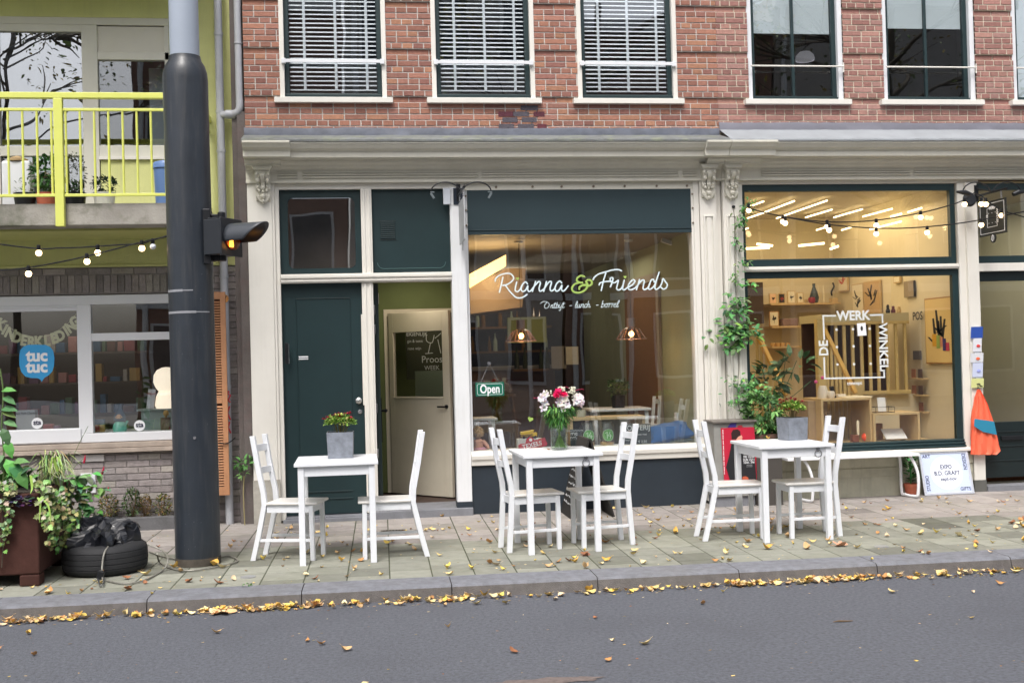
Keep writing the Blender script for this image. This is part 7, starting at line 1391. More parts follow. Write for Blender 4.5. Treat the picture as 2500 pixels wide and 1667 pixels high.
mb = MB(); mb.box(.985, 1.085, -.04, -.031, 3.03, 3.19); mb.obj('mounting_plate', mat('navy_plate', srgb(28, 38, 52), .4), label='dark mounting plate behind the grey hanging sign', cat='plate')
# ================================================================== corten planter with plants
CORT = mat('corten_steel', srgb(78, 50, 44), .8, var=.5, vs=5, bump=.25, bs=30, spec=.2)
pl = thing('steel_planter', 'rusty brown steel planter box on feet at the left edge of the pavement', 'planter', (-2.75, -2.2, 0))
X0, X1, Y0_, Y1_ = -3.25, -2.25, -2.69, -1.72; mb = MB(); mb.box(X0, X1, Y0_, Y1_, .085, .655)
for x in (X0, X1-.14):
    for y in (Y0_, Y1_-.14): mb.box(x+.001, x+.139, y+.001, y+.139, 0, .084)
mb.obj('box', CORT, pl, bevel=.012)
mb = MB(); mb.box(X0+.03, X1-.03, Y0_+.03, Y1_-.03, .656, .664); mb.obj('soil', mat('soil', srgb(50, 42, 34), .95, var=.4, vs=20), pl)
IVY = [(140, 164, 98), (164, 180, 122), (116, 146, 80), (96, 128, 66), (184, 192, 146)]
def ivy_leaf(mb, p, d, up, s, col):
    mb.col = srgb(*col); d = Vector(d).normalized(); a = d.cross(Vector(up)); a = a.normalized() if a.length > 1e-4 else d.orthogonal().normalized(); n = a.cross(d); p = Vector(p)
    shp = [(0, 0), (.1, .35), (.35, .5), (.42, .24), (.62, .42), (.72, .18), (1, 0), (.72, -.18), (.62, -.42), (.42, -.24), (.35, -.5), (.1, -.35)]
    mb.add([p+d*(u*s)+a*(v*s)+n*(.12*s*abs(v)) for u, v in shp]+[p+d*.45*s-n*.03*s], [(i, (i+1) % 12, 12) for i in range(12)])
r = random.Random(90)
def ivy(label, strands):
    mb = MB(); st = MB(); c0 = Vector((0, 0, 0)); k_ = 0
    for pts, n, s in strands:
        P = cat_spline(pts, 8); st.tube(P, .003, 4)
        for i in range(int(n*1.8)):
            q = P[int(r.uniform(0, len(P)-1))]; out = Vector((r.uniform(-.4, .9), r.uniform(-1, .1), r.uniform(-.9, .2))); ivy_leaf(mb, q+Vector((r.gauss(0, .02), r.gauss(-.01, .015), r.gauss(0, .015))), out, (0, -1, .4), s*.8*r.uniform(.6, 1.2), [v*r.uniform(.8, 1.08) for v in r.choice(IVY)])
    b = strands[0][0][0]; t = thing('ivy', label, 'ivy', tuple(b)); st.obj('stem', mat('vine_stem', srgb(84, 78, 66), .8), t); mb.obj('leaves', LEAFM, t)
def gp(px, py, Y): return tuple(U(px, py, Y))
S_ = []
for i in range(9):
    x = 110+i*8+r.uniform(-6, 6); yend = r.choice([1290, 1310, 1340, 1355, 1280]); Yp = -2.7+.12*i
    S_.append(([gp(x-8, 1195, Yp), gp(x+2, 1225, Yp), gp(x+r.uniform(0, 14), (1230+yend)/2, Yp-.02), gp(x+r.uniform(-6, 10), yend, Yp-.02)], 22, .055))
S_ += [([gp(118, 1190, -2.5), gp(125, 1215, -2.5), gp(135, 1250, -2.45)], 26, .055), ([gp(90, 1180, -2.6), gp(110, 1188, -2.6), gp(135, 1200, -2.55)], 30, .055), ([gp(145, 1200, -2.2), gp(165, 1235, -2.25), gp(176, 1290, -2.3), gp(150, 1345, -2.3)], 34, .055)]
ivy('variegated ivy trailing over the right side of the rusty planter', S_)
S_ = [([gp(x, 1175, -2.68), gp(x+4, 1230, -2.72), gp(x+2, 1290, -2.72), gp(x-4, ye, -2.72)], 16, .05) for x, ye in ((22, 1290), (8, 1385), (2, 1340), (14, 1210))] + [([gp(-5, 1180, -2.7), gp(15, 1190, -2.72), gp(34, 1200, -2.72)], 26, .05)]
ivy('variegated ivy hanging down the front of the rusty planter at the left edge', S_)
mb = MB(); t = thing('leafy_plant', 'tall broad leaved plant rising at the left edge from the rusty planter', 'plant', (-2.9, -2.4, .66)); r = random.Random(14)
st = MB(); st.tube(cat_spline([gp(6, 1200, -2.5), gp(10, 1120, -2.5), gp(4, 1040, -2.5), gp(8, 960, -2.5), gp(0, 900, -2.5)], 4), .006, 6); st.tube(cat_spline([gp(20, 1200, -2.5), gp(34, 1150, -2.5), gp(20, 1130, -2.5)], 4), .005, 6); st.obj('stem', mat('green_stem2', srgb(90, 110, 60), .6), t)
for px, py, dx, dz, L in ((3, 955, 1, .25, .14), (6, 970, 1, -.3, .14), (2, 1000, 1, .15, .16), (5, 1005, 1, -.2, .14), (8, 1030, 1, -.1, .14), (4, 1045, .6, -1, .17), (14, 1075, .5, -1, .17), (0, 1020, -.5, .5, .12), (14, 1120, .6, -.9, .2), (22, 1130, 1, -.9, .22), (34, 1145, .7, -.7, .22), (30, 1130, 1, .3, .16), (10, 1150, -.3, .8, .18), (50, 1160, .5, .6, .13), (12, 1110, -.7, -.6, .18), (70, 1175, .7, .7, .12), (80, 1185, 1, .2, .12), (100, 1180, .8, .4, .1)):
    mb.leaf(gp(px, py, -2.5), (dx, -.45, dz), (0, -.6, .8), L*.8, L*.5, .2, srgb(*[v*r.uniform(.85, 1.15) for v in r.choice([(88, 138, 74), (104, 152, 84), (74, 120, 66)])]), .3)
for i in range(60): mb.leaf(gp(r.uniform(0, 90), r.uniform(1140, 1200), -2.3), (r.uniform(-.6, 1), -.5, r.uniform(-.3, 1)), (0, 0, 1), r.uniform(.06, .12), .05, .15, srgb(*[v*r.uniform(.7, 1.2) for v in (96, 128, 76)]), .3)
mb.obj('leaves', LEAFM, t)
t = thing('ornamental_grass', 'pale green striped grass with arching blades in the middle of the rusty planter', 'grass', (-2.4, -2.3, .66)); mb = MB()
def blade(mb, p, q, e, w_, col): 
    P = cat_spline([p, q, e], 6); n = len(P); mb.col = srgb(*col); vs = []
    for i, a in enumerate(P): k = w_*(1-(i/(n-1))**2)+.0008; vs += [a-Vector((k, 0, 0)), a+Vector((k, k*.6, 0))]
    mb.add(vs, [(2*i, 2*i+1, 2*i+3, 2*i+2) for i in range(n-1)])
for i in range(90):
    x, y = r.uniform(95, 150), r.uniform(1175, 1200); a = r.uniform(-60, 60); h = r.uniform(30, 80); blade(mb, gp(x, y, -2.1), gp(x+a*.4, y-h, -2.15), gp(x+a, y-h*r.uniform(.3, 1), -2.3), .003, [v*r.uniform(.85, 1.1) for v in r.choice([(170, 190, 128), (140, 170, 96), (196, 206, 160)])])
for x0, y0, x1, y1, x2, y2 in ((92, 1214, 98, 1230, 96, 1275), (100, 1215, 118, 1235, 125, 1280), (75, 1160, 78, 1190, 74, 1205), (130, 1130, 140, 1115, 155, 1150), (140, 1150, 128, 1116, 122, 1160)): blade(mb, gp(x0, y0, -2.72), gp(x1, y1, -2.74), gp(x2, y2, -2.76), .008, (150, 184, 84))
mb.obj('blades', LEAFM, t)
t = thing('purple_heuchera', 'small dark purple leafy plant on the front rim of the rusty planter', 'plant', (-2.33, -2.7, .6)); mb = MB()
for i in range(46): p = Vector(gp(r.uniform(26, 86), r.uniform(1208, 1230), -2.72)); mb.leaf(p, (r.uniform(-1, 1), -.8, r.uniform(-.6, .6)), (0, -.4, 1), r.uniform(.035, .06), .05, .1, srgb(*[v*r.uniform(.6, 1.3) for v in (62, 58, 74)]), .1)
mb.obj('leaves', LEAFM, t)
t = thing('persicaria', 'loose leafy plant with thin red flower spikes on the right of the rusty planter', 'plant', (-2.2, -1.8, .66)); mb = MB(); fl = MB(); stm = MB()
for (x0, y0), (x1, y1), lv in (((150, 1200), (205, 1118), 0), ((150, 1200), (252, 1152), 3), ((150, 1205), (264, 1195), 2), ((150, 1200), (222, 1195), 4), ((150, 1190), (232, 1250), 5), ((150, 1195), (200, 1165), 6), ((150, 1200), (215, 1040), 0)):
    P = cat_spline([gp(x0, y0, -1.9), gp((x0+x1)/2, (y0+y1)/2-14, -1.85), gp(x1, y1, -1.8)], 6); stm.tube(P, .0022, 4)
    for i in range(lv*2): q = P[r.randrange(4, len(P))]; mb.leaf(q, (r.uniform(-.5, 1), -.5, r.uniform(-.9, .4)), (0, -.5, 1), r.uniform(.07, .12), .055, .12, srgb(*[v*r.uniform(.8, 1.2) for v in (104, 148, 92)]), .3)
for i in range(40): mb.leaf(gp(r.uniform(150, 240), r.uniform(1185, 1260), -1.85), (r.uniform(-.6, 1), -.5, r.uniform(-.8, .5)), (0, -.5, 1), r.uniform(.05, .10), .05, .12, srgb(*[v*r.uniform(.75, 1.2) for v in (90, 130, 76)]), .3)
for (xa, ya), (xb, yb2) in (((205, 1130), (208, 1110)), ((249, 1157), (254, 1138)), ((263, 1199), (265, 1188)), ((220, 1200), (226, 1182)), ((190, 1264), (194, 1260))): fl.tube([gp(xa, ya, -1.82), gp((xa+xb)/2+.5, (ya+yb2)/2, -1.82), gp(xb, yb2, -1.82)], [.008, .009, .003], 7)
fl.ball(gp(148, 1222, -2.0), .022, 8)
stm.obj('stem', mat('green_stem2', srgb(90, 110, 60), .6), t); mb.obj('leaves', LEAFM, t); fl.obj('flower_spike', mat('crimson_spike', srgb(176, 34, 64), .6), t)
mb = MB(); foliage(mb, (-2.85, -2.2, .72), (.38, .42, .12), 420, .08, .045, [(84, 124, 64), (110, 146, 84), (66, 104, 54), (150, 170, 110)], 808, .5); mb.obj('foliage', LEAFM, label='low mixed green foliage filling the left half of the rusty planter', cat='plant')
# ================================================================== tyre with plastic bag, steel cable
RUB = mat('tyre_rubber', srgb(38, 39, 42), .75, var=.25, vs=12, bump=.15, bs=80); tc_ = Vector((-1.905, -2.20, 0))
t = thing('car_tyre', 'old black car tyre lying flat on the pavement beside the rusty planter', 'tyre', tuple(tc_)); mb = MB()
mb.lathe([(.19, .02), (.215, .0), (.27, .004), (.30, .03), (.306, .05), (.300, .054), (.307, .058), (.309, .085), (.302, .089), (.309, .093), (.309, .125), (.302, .129), (.308, .133), (.306, .165), (.299, .169), (.303, .173), (.296, .195), (.27, .215), (.215, .222), (.195, .21), (.19, .19), (.2, .18), (.26, .19), (.28, .17), (.28, .05), (.26, .03), (.2, .04), (.19, .02)], tc_, 56, caps=False); mb.obj('tyre', RUB, t, smooth=True)
BAG = mat('black_plastic_film', srgb(30, 32, 38), .28, var=.2, vs=6, spec=.6); r = random.Random(66); mb = MB(); n, m2 = 40, 22; vs = []
ph = [r.uniform(0, 6.3) for _ in range(8)]
for j in range(m2+1):
    for i in range(n):
        a = 2*pi*i/n; f = j/m2; rr = .235*cos(f*pi/2)**.55+.0; fold = .05*sin(5*a+ph[0]+3*f)*sin(pi*f)+.03*sin(11*a+ph[1]-5*f)+.022*sin(17*a+ph[2]+8*f); z = .185+.16*sin(f*pi/2)*(1+.45*sin(2*a+ph[3])*.6+.25*sin(3*a+ph[4]))+.03*abs(sin(9*a+ph[5]+6*f))*sin(pi*min(1, f*1.3))
        vs.append(tc_+Vector(((rr+fold)*cos(a)-.02, (rr+fold*.8)*sin(a), z+r.uniform(-.006, .006))))
mb.add(vs, [(j*n+i, j*n+(i+1) % n, (j+1)*n+(i+1) % n, (j+1)*n+i) for j in range(m2) for i in range(n)])
pk = tc_+Vector((.0, -.02, .36))
mb.add([pk+Vector(v) for v in ((0, 0, .03), (-.09, -.05, -.08), (-.01, -.09, -.10), (.05, -.04, -.07), (-.14, .0, -.09), (.03, .06, -.08))], [(0, 1, 2), (0, 2, 3), (0, 4, 1), (0, 3, 5), (0, 5, 4)])
mb.obj('plastic_bag', BAG, label='crumpled shiny black plastic bag heaped on the old car tyre', cat='bag')
CABL = mat('braided_cable', srgb(150, 148, 140), .5, metal=.5, var=.3, vs=60); g2 = lambda x, y: (x/2.851, 950+y/2.851)
t = thing('cable_lock', 'long grey steel cable lock looped over the tyre and round the dark pole', 'cable lock', (-1.9, -2.55, 0))
def G3(x, y, z): return tuple(Gd(*g2(x, y), z))
mb = MB(); A1 = [G3(715, 1340, .01), U(*g2(710, 1250), -2.56), U(*g2(730, 1130), -2.5), U(*g2(790, 1060), -2.35), U(*g2(860, 1030), -2.2), U(*g2(960, 1065), -2.1), U(*g2(1060, 1090), -2.1), U(*g2(1140, 1130), -2.15), U(*g2(1168, 1190), -2.3), G3(1130, 1260, .012), G3(1000, 1330, .012), G3(860, 1350, .012), G3(740, 1330, .012)]
mb.tube(cat_spline(A1, 6), .0065, 8); mb.obj('cable', CABL, t, smooth=True)
mb = MB(); mb.tube(cat_spline([G3(1040, 1130, .012), G3(1130, 1160, .012), G3(1220, 1180, .012)], 5), .006, 8); mb.tube(cat_spline([U(*g2(1095, 1145), -2.2), G3(1110, 1200, .012), G3(1180, 1240, .012), G3(1300, 1260, .012), G3(1450, 1245, .012), G3(1600, 1215, .012), G3(1655, 1190, .012), G3(1600, 1160, .012), G3(1530, 1165, .012)], 5), .0065, 8); mb.obj('cable', CABL, t, smooth=True)
mb = MB(); q = Vector(G3(700, 1290, .05)); mb.obox(q, (.045, .035, .06), Matrix.Rotation(.3, 3, 'Y')); mb.obj('lock', BLACKM, t, bevel=.006); mb = MB(); mb.tube(cat_spline([G3(690, 1350, .02), G3(680, 1300, .03), G3(715, 1290, .03), G3(720, 1350, .02), G3(700, 1365, .02), G3(690, 1350, .02)], 4), .006, 7); mb.obj('shackle', STEEL, t, smooth=True)
mb = MB(); mb.tube([U(*g2(715, 1285), -2.56), U(*g2(711, 1255), -2.56)], .011, 8); mb.obj('ferrule', mat('copper_ferrule', srgb(186, 150, 120), .4, metal=.5), t)
# ================================================================== planting bed and shrubs
KS = mat('bed_kerb_stone', srgb(104, 104, 106), .85, var=.35, vs=8, bump=.3)
mb = MB()
for a, b in ((-4.3, -3.45), (-3.446, -2.40), (-2.396, -1.40)): mb.box(a, b, -.08, -.0, -.01, .12)
mb.obj('bed_edging', KS, kind='structure', bevel=.006)
mb = MB(); mb.box(-4.3, -1.40, .0, .19, -.0, .08); mb.obj('soil_bed', mat('soil', srgb(50, 42, 34), .95, var=.4, vs=20), kind='structure')
def shrub(px, py, w_, h_, n, cols, label, seed, Y=.08):
    p = U(px, py, Y); t = thing('shrub', label, 'shrub', (p.x, Y, .08)); mb = MB(); foliage(mb, (p.x, Y, .08+h_*.55), (w_, .07, h_*.5), n, .026, .017, cols, seed, .6); mb.obj('foliage', LEAFM, t)
    st = MB(); r = random.Random(seed)
    for i in range(14): st.tube([(p.x+r.uniform(-.02, .02), Y, .07), (p.x+r.uniform(-1, 1)*w_*.8, Y+r.uniform(-.04, .04), .08+h_*r.uniform(.6, 1))], .002, 4)
    st.obj('stem', mat('twig', srgb(110, 88, 62), .8), t)
BX_ = [(92, 104, 58), (70, 88, 50), (120, 120, 66), (140, 108, 64)]
shrub(265, 1245, .10, .24, 380, BX_, 'small brownish box shrub in the bed beside the planter', 1); shrub(322, 1240, .09, .29, 420, [(76, 100, 56), (60, 84, 48)], 'small dark green box shrub in the middle of the bed', 2); shrub(355, 1242, .06, .23, 240, [(130, 100, 62), (110, 100, 60)], 'small browned box shrub right of the dark green one', 3); shrub(398, 1242, .08, .22, 280, BX_, 'small box shrub in the bed close to the dark pole', 4); shrub(190, 1260, .09, .10, 200, [(70, 110, 60)], 'low green weed tuft in the bed behind the planter', 5)
t = thing('sapling', 'young weed with a thin bare stem and a leafy top growing by the downpipe', 'plant', (Gd(602, 1275).x, -.03, 0)); x_ = Gd(602, 1275).x; zt2 = U(605, 1130, -.03).z
mb = MB(); mb.tube(cat_spline([(x_, -.03, 0), (x_-.006, -.035, .3), (x_+.004, -.03, zt2-.12)], 4), .006, 6); mb.obj('stem', mat('pale_stem', srgb(150, 140, 100), .8), t); mb = MB(); foliage(mb, (x_+.01, -.04, zt2), (.07, .05, .05), 34, .075, .04, [(92, 140, 74), (76, 122, 62)], 9, .1); foliage(mb, (x_, -.04, zt2-.1), (.03, .03, .02), 8, .06, .03, [(120, 165, 90)], 10, .1); mb.obj('foliage', LEAFM, t)
# ================================================================== things on the balcony
z1_ = lambda x, y: (x/2.8, y/2.8)
def bal_plant(x, y, w_, h_, n, cols, label, seed, pot=None, L=.05):
    p = U(*z1_(x, y), -.45); t = thing('potted_plant', label, 'plant', (p.x, -.45, 2.97)); mb = MB(); foliage(mb, (p.x, -.45, p.z), (w_, .12, h_), n, L, L*.6, cols, seed, .3); mb.obj('foliage', LEAFM, t)
    mb = MB(); mb.lathe([(0, 0), (.08, 0), (.10, .14), (0, .14)], (p.x, -.45, 2.967), 16); mb.obj('pot', pot or TERR, t, smooth=True)
    if p.z-h_ > 3.15: mb = MB(); mb.tube([(p.x, -.45, 3.1), (p.x, -.45, p.z)], .008, 5); mb.obj('stem', mat('vine_stem', srgb(84, 78, 66), .8), t)
bal_plant(320, 1185, .14, .15, 220, [(56, 100, 50), (74, 120, 60)], 'leafy geranium in a terracotta pot on the balcony left of the railing post', 1, L=.06)
bal_plant(510, 1190, .10, .2, 240, [(60, 76, 52), (90, 90, 66)], 'wispy dark plant on the balcony right of the railing post', 2, BLACKM, .03)
bal_plant(712, 1262, .11, .07, 200, [(30, 54, 40), (40, 66, 46)], 'small dark pruned bonsai like plant on the balcony', 3, mat('pale_pot', srgb(206, 206, 196), .6), .04)
bal_plant(170, 1290, .08, .1, 50, [(120, 150, 100), (96, 130, 84)], 'small pale sprouting plant on the balcony at the left', 4, BLACKM, .04)
p0, p1 = U(*z1_(10, 1100), -.3), U(*z1_(215, 1390), -.3); mb = MB(); mb.box(p0.x, p1.x, -.32, -.18, 2.966, p0.z); o = mb.obj('storage_box', mat('white_plastic', srgb(226, 228, 232), .4), label='white plastic box standing on the balcony at the left', cat='box', bevel=.02); ROOT[o.name] = Matrix.Translation(o.location)
mb = MB(); mb.lathe([(0, 0), (.09, .0), (.09, .02), (.02, .05), (0, .05)], ((p0.x+p1.x)/2, -.25, p0.z+.0005), 18); mb.obj('wicker_lid', mat('straw', srgb(176, 150, 110), .8), label='round straw hat lying on the white balcony box', cat='hat', smooth=True)
p0 = U(*z1_(1045, 1100), -.3); t = thing('bin', 'blue plastic bin with a lid on the balcony, half behind the pole', 'bin', (p0.x+.12, -.3, 2.966)); mb = MB(); mb.lathe([(0, 0), (.10, 0), (.115, p0.z-3.05), (0, p0.z-3.05)], (p0.x+.12, -.3, 2.967), 24); mb.obj('body', mat('blue_plastic', srgb(104, 136, 190), .4), t, smooth=True); mb = MB(); mb.lathe([(.0, -.0), (.125, -.0), (.125, .035), (.11, .06), (.06, .075), (0, .078)], (p0.x+.12, -.3, p0.z-.078), 24); mb.obj('lid', mat('blue_plastic', srgb(104, 136, 190), .4), t, smooth=True)
# ================================================================== fallen leaves
LC = [(222, 194, 126), (228, 204, 146), (216, 174, 88), (232, 214, 168), (192, 142, 90), (222, 196, 160), (204, 170, 124), (226, 200, 104), (152, 104, 74)]
LM_ = mat('autumn_leaf', (1, 1, 1), .65, vcol=True, var=.12, vs=60, spec=.3); rl = random.Random(123)
def leaf_mesh(i):
    mb = MB(); L = rl.uniform(.036, .058); Wd = L*rl.uniform(.5, .8); curl = rl.uniform(.4, 1.3); n = 6; c = LC[i % len(LC)]; mb.col = srgb(*c); vs = []; tw = rl.uniform(-.5, .5)
    for k in range(n+1):
        t_ = k/n; w_ = Wd*sin(pi*min(1, .06+t_*.94))**.8*.5; x = (t_-.5)*L; zc = curl*L*.5*(2*t_-1)**2
        for s in (-1, 0, 1): vs.append((x, s*w_, .002+zc+(abs(s)*w_*rl.uniform(.5, 1.0)*curl)+s*tw*w_*.3))
    zmin = min(v[2] for v in vs); vs = [(a, b, c_-zmin+.001) for a, b, c_ in vs]
    mb.add(vs, [(3*k+j, 3*k+j+1, 3*k+j+4, 3*k+j+3) for k in range(n) for j in range(2)]); mb.tube([(L*.48, 0, vs[-2][2]), (L*.7, .002, vs[-2][2]+.004)], .0007, 3)
    me = mb.obj('leaf_proto', LM_, local=True, smooth=True); d = me.data; bpy.data.objects.remove(me); return d
LMS = [leaf_mesh(i) for i in range(18)]
tbl = [(-.165, -2.09), (1.56, -2.115), (3.46, -2.105)]
def put_leaf(x, y, z, label, group, sc=1):
    o = bpy.data.objects.new('fallen_leaf', rl.choice(LMS)); COL.objects.link(o); o.location = (x, y, z); o.rotation_euler = (rl.uniform(-.35, .35), rl.uniform(-.35, .35), rl.uniform(0, 6.3)); s = sc*rl.uniform(.75, 1.3); o.location.z += .004; o.scale = (s, s, s); tag(o, label, 'leaf', group)
cnt = 0
while cnt < 212:      # on the tiles
    v = 3.1*rl.random()**1.35+.02; u = rl.uniform(-2.6-.2*v, 5.0+.75*v); p = K(u, v)
    if p.y > -.06 or (p.x < -1.35 and p.y > -.1) or (p.x-BX)**2+(p.y-BY)**2 < .04 or (p.x < -2.2 and p.y > -2.72) or (p.x-tc_.x)**2+(p.y-tc_.y)**2 < .11: continue
    put_leaf(p.x, p.y, .0015, 'small yellow or brown autumn leaf lying on the grey paving tiles', 'fallen leaves on the pavement', 1.3 if v < 1.6 else 1.05); cnt += 1
for i in range(12): p = K(rl.uniform(-3, 7), -rl.uniform(.05, .28)); put_leaf(p.x, p.y, .008, 'small yellow autumn leaf lying on top of the kerb stones', 'fallen leaves on the kerb')
for i in range(42):
    u, v = rl.uniform(-2.6, 5.2), -.5-2.6*rl.random()**2.0; p = K(u, v); put_leaf(p.x, p.y, -.083, 'small yellow or brown autumn leaf lying on the dark asphalt', 'fallen leaves on the road')
dens = [rl.choice([.25, .8, 1.7])*rl.uniform(.6, 1) for _ in range(60)]
gut = []
while len(gut) < 680:
    u = rl.uniform(-3.6, 8); d = dens[int((u+4)*4)]
    if rl.random()*1.7 > d: continue
    gut.append((u, -.37-abs(rl.gauss(0, .045))-.01))
gut.sort(key=lambda q: q[1])
for u, v in gut[:22]: p = K(u, v); put_leaf(p.x, p.y, -.083, 'yellow or brown autumn leaf in the drift along the gutter', 'fallen leaves in the gutter', 1.1)
mb = MB()
for u, v in gut[22:]:
    me = rl.choice(LMS); p = K(u, v, -.083+rl.uniform(0, .022)*max(0, 1-(abs(v)-.37)*12)); a = Matrix.Rotation(rl.uniform(0, 6.3), 3, 'Z') @ Matrix.Rotation(rl.uniform(-.5, .5), 3, 'X'); s = rl.uniform(.8, 1.35); k = rl.uniform(.85, 1.1); mb.col = srgb(*[min(255, q*k) for q in rl.choice(LC[:8])])
    mb.add([p+a @ (vv.co*s) for vv in me.vertices], [tuple(f.vertices) for f in me.polygons])
for i in range(190):
    v = 3.0*rl.random(); u = rl.uniform(-2.6-.2*v, 5.0+.75*v); p = K(u, v, .003)
    if p.y > -.1 or (p.x-BX)**2+(p.y-BY)**2 < .04 or (p.x < -2.2 and p.y > -2.72): continue
    me = rl.choice(LMS); a = Matrix.Rotation(rl.uniform(0, 6.3), 3, 'Z') @ Matrix.Rotation(rl.uniform(-.3, .3), 3, 'X'); s = rl.uniform(.45, .8); k = rl.uniform(.8, 1.1); mb.col = srgb(*[min(255, q*k) for q in rl.choice(LC)])
    mb.add([p+a @ (vv.co*s) for vv in me.vertices], [tuple(f.vertices) for f in me.polygons])
for i in range(2200):      # crumbs of broken leaf between the whole ones
    u = rl.uniform(-3.4, 7.8); t_ = rl.random()
    if t_ < .45: p = K(u, -.36-abs(rl.gauss(0, .09)), -.082)
    elif t_ < .6: p = K(u, -rl.uniform(.4, 2.8), -.082)
    else:
        p = K(u, rl.uniform(.0, 3.0), .002)
        if p.y > -.1: continue
    s = rl.uniform(.004, .013); a_ = rl.uniform(0, 6.3); k = rl.uniform(.5, 1.1); mb.col = srgb(*[min(255, q*k) for q in rl.choice(LC)])
    mb.add([p+Vector((s*cos(a_+q), s*.7*sin(a_+q), rl.uniform(0, .004))) for q in (0, 1.4, 3.0, 4.5)], [(0, 1, 2, 3)])
mb.obj('fallen_leaves', LM_, kind='stuff', label='drift of yellow and brown autumn leaves along the gutter and between the tables', smooth=True)
def big_leaf(px, py, z, s, col, label, seed, curl=.35):
    p = Gd(px, py, z); r = random.Random(seed); mb = MB(); mb.col = srgb(*col); pts = []
    for k in range(30): a = 2*pi*k/30; q = s*(.45+.55*abs(cos(2.5*a))**1.5); pts.append((q*cos(a), q*sin(a), .003+curl*abs(q*sin(a))*.8+.01*sin(3*a)+.01))
    mb.add([(0, 0, .004)]+pts, [(0, 1+k, 1+(k+1) % 30) for k in range(30)]); mb.tube([(-.01, 0, .004), (-s*1.3, .01, .012)], .0016, 4)
    mb.v = [tuple(p+Vector(v)) for v in mb.v]; mb.obj('fallen_leaf', LM_, label=label, cat='leaf')
big_leaf(2052, 1333, .0, .062, (214, 160, 130), 'large curled pinkish brown leaf on the tiles in front of the right table', 1, .5); big_leaf(545, 1497, -.084, .09, (226, 180, 130), 'large star shaped tan leaf lying in the gutter below the pole', 2, .15)
big_leaf(1430, 1357, .0, .035, (150, 100, 80), 'dark brown curled leaf on the tiles in front of the middle table', 3, .4)
mb = MB(); a_, b_ = Gd(2034, 1519, -.083), Gd(2082, 1516, -.083); mb.tube([a_+Vector((0, 0, .004)), a_.lerp(b_, .3)+Vector((0, .008, .006)), a_.lerp(b_, .7)+Vector((0, -.003, .005)), b_+Vector((0, 0, .004))], [.002, .0045, .004, .002], 6); mb.obj('twig', mat('twig', srgb(110, 88, 62), .8), label='thin broken twig lying on the asphalt at the right', cat='twig')
mb = MB(); foliage(mb, tuple(Gd(603, 1428, .01)), (.03, .02, .012), 24, .02, .012, [(80, 130, 60)], 3); mb.obj('weed', LEAFM, label='tiny green weed growing between the kerb and the tiles', cat='weed')
for px, py in ((1340, 1099), ): p = Gd(px, py, TH); put_leaf(p.x, p.y, TH+.001, 'small yellow leaf lying on the middle table beside the vase', None, .7)
p = Gd(1875, 1072, TH); put_leaf(p.x, p.y, TH+.001, 'small yellow leaf lying on the right table beside the planter', None, .8)
# ================================================================== the other side of the street (seen in the window reflections)
OB = mat('opposite_brick', srgb(150, 118, 104), .9, var=.3, vs=6); OG = mat('opposite_stone', srgb(186, 180, 172), .85, var=.2, vs=3); OT = mat('opposite_trim', srgb(222, 222, 220), .6); OW = mat('opposite_window', srgb(52, 58, 66), .15)
mb = MB(); mb.add([(-40, -30, -.08), (40, -30, -.08), (40, -19, -.08), (-40, -19, -.08)], [(0, 1, 2, 3)]); mb.obj('opposite_pavement', mat('far_tiles', srgb(140, 138, 134), .9, var=.3), kind='structure').location.z = -.078
def opp(x0, x1, h, m, label, seed):
    t = thing('town_house', label, 'building', ((x0+x1)/2, -24, -.08)); mb = MB(); mb.box(x0, x1, -32, -24, -.08, h); mb.obj('wall', m, t); n = int((x1-x0)/2.1); fl = int(h/3.3)
    for f in range(fl):
        for i in range(n):
            cx = x0+(i+.5)*(x1-x0)/n; z = f*3.3+.7; hh = 2.0
            mb = MB(); mb.box(cx-.62, cx+.62, -24+.001, -24+.05, z-.08, z+hh+.08); w_ = mb.obj('window', OT, t); mb = MB(); mb.box(cx-.54, cx+.54, -24+.0505, -24+.06, z, z+hh); mb.obj('pane', OW, w_)
    mb = MB(); mb.box(x0, x1, -24+.001, -24+.3, h-.4, h); mb.box(x0, x1, -24+.001, -24+.08, 3.3, 3.55); mb.obj('cornice', OT, t); mb = MB(); mb.tube([(x0+.3, -23.85, 0), (x0+.3, -23.85, h-.4)], .09, 8); mb.obj('downpipe', OT, t)
opp(-6.5, -.2, 12.5, OB, 'brown brick town house across the street with white windows', 1); opp(-.1, 6.4, 13.5, OG, 'pale grey town house across the street, in the middle', 2); opp(6.5, 13.5, 12, OB, 'reddish town house across the street opposite the design shop', 3); opp(13.6, 22, 13, OG, 'wide pale town house across the street, far right', 4); opp(-28, -13, 7.5, OG, 'low pale building across the street, far left', 5)
def neighbour(x0, x1, m, label):
    t = thing('town_house', label, 'building', ((x0+x1)/2, .1, 0)); mb = MB(); mb.box(x0, x1, .02, 6, -.02, 10); mb.obj('wall', m, t)
    for cx in (x0+1.3, x0+3.2, x1-1.2):
        for z, hh in ((.9, 1.7), (4.1, 1.8), (7.3, 1.6)):
            mb = MB(); mb.box(cx-.55, cx+.55, -.02, .019, z-.06, z+hh+.06); w_ = mb.obj('window', PVC, t, bevel=.004); mb = MB(); mb.box(cx-.46, cx+.46, -.024, -.0205, z, z+hh); mb.obj('pane', OW, w_)
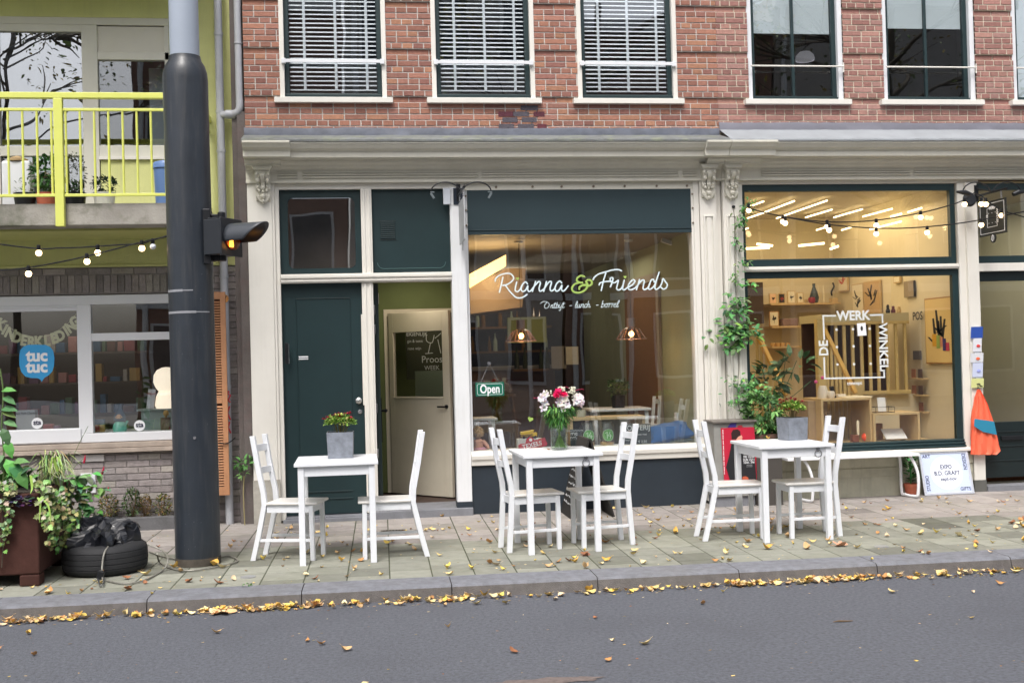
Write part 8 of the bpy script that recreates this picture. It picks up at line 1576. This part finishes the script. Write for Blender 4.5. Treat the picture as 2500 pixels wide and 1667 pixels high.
neighbour(8.21, 15.5, OB, 'brown brick neighbour house beyond the design shop at the right'); neighbour(-14, -6.52, OG, 'pale neighbour house beyond the apartment building at the left')
BARK = mat('plane_bark', srgb(96, 88, 74), .9, var=.5, vs=4, bump=.5, bs=12)
def tree(x, y, h, rt, label, seed, n=900, nb=16):
    t = thing('tree', label, 'tree', (x, y, -.08)); r = random.Random(seed); mb = MB(); mb.tube(cat_spline([(x, y, -.1), (x+.1, y, h*.3), (x-.1, y+.1, h*.6), (x+.2, y, h)], 5), [rt*(1-.7*i/15) for i in range(16)], 12); lf = MB()
    for i in range(nb):
        z = h*r.uniform(.35, .9); a = r.uniform(0, 2*pi); L = r.uniform(1.8, 4); e = Vector((x+L*cos(a), y+L*sin(a), z+L*r.uniform(.3, .8))); m_ = Vector((x+.5*L*cos(a+.3), y+.5*L*sin(a+.3), z+L*.3)); mb.tube(cat_spline([(x, y, z), m_, e], 4), [rt*.3*(1-.1*k) for k in range(9)], 7)
        for k in range(7): a2 = a+r.uniform(-1, 1); e2 = e+Vector((cos(a2), sin(a2), r.uniform(-.2, .8)))*r.uniform(.6, 1.6); mb.tube([m_.lerp(e, r.uniform(.3, 1)), e2], [.03, .01], 5); foliage(lf, tuple(e2), (.6, .6, .5), n//80, .16, .1, [(110, 130, 60), (170, 150, 70), (90, 110, 56)], seed*100+i*7+k)
    mb.obj('trunk', BARK, t); lf.obj('crown', LEAFM, t)
for x_ in (2.2, 4.6, 7.4, 9.4):  # uprights added so the cafe pane reflects pale vertical lines
    t = thing('reflection_pole', 'slim pale street pole across the street', 'pole', (x_, -19.2, -.08), group='pale poles across the street'); mb = MB(); mb.tube([(x_, -19.2, -.08), (x_, -19.2, 6.5)], .07, 10); mb.obj('shaft', OT, t, smooth=True)
tree(6.5, -18.8, 11, .33, 'big plane tree across the street behind the camera, with a thick trunk', 1); tree(-8.8, -19.5, 11, .13, 'slender plane tree across the street near the gap between the houses', 2, 1500, 14); tree(15, -19, 11, .3, 'plane tree across the street at the far right', 3)
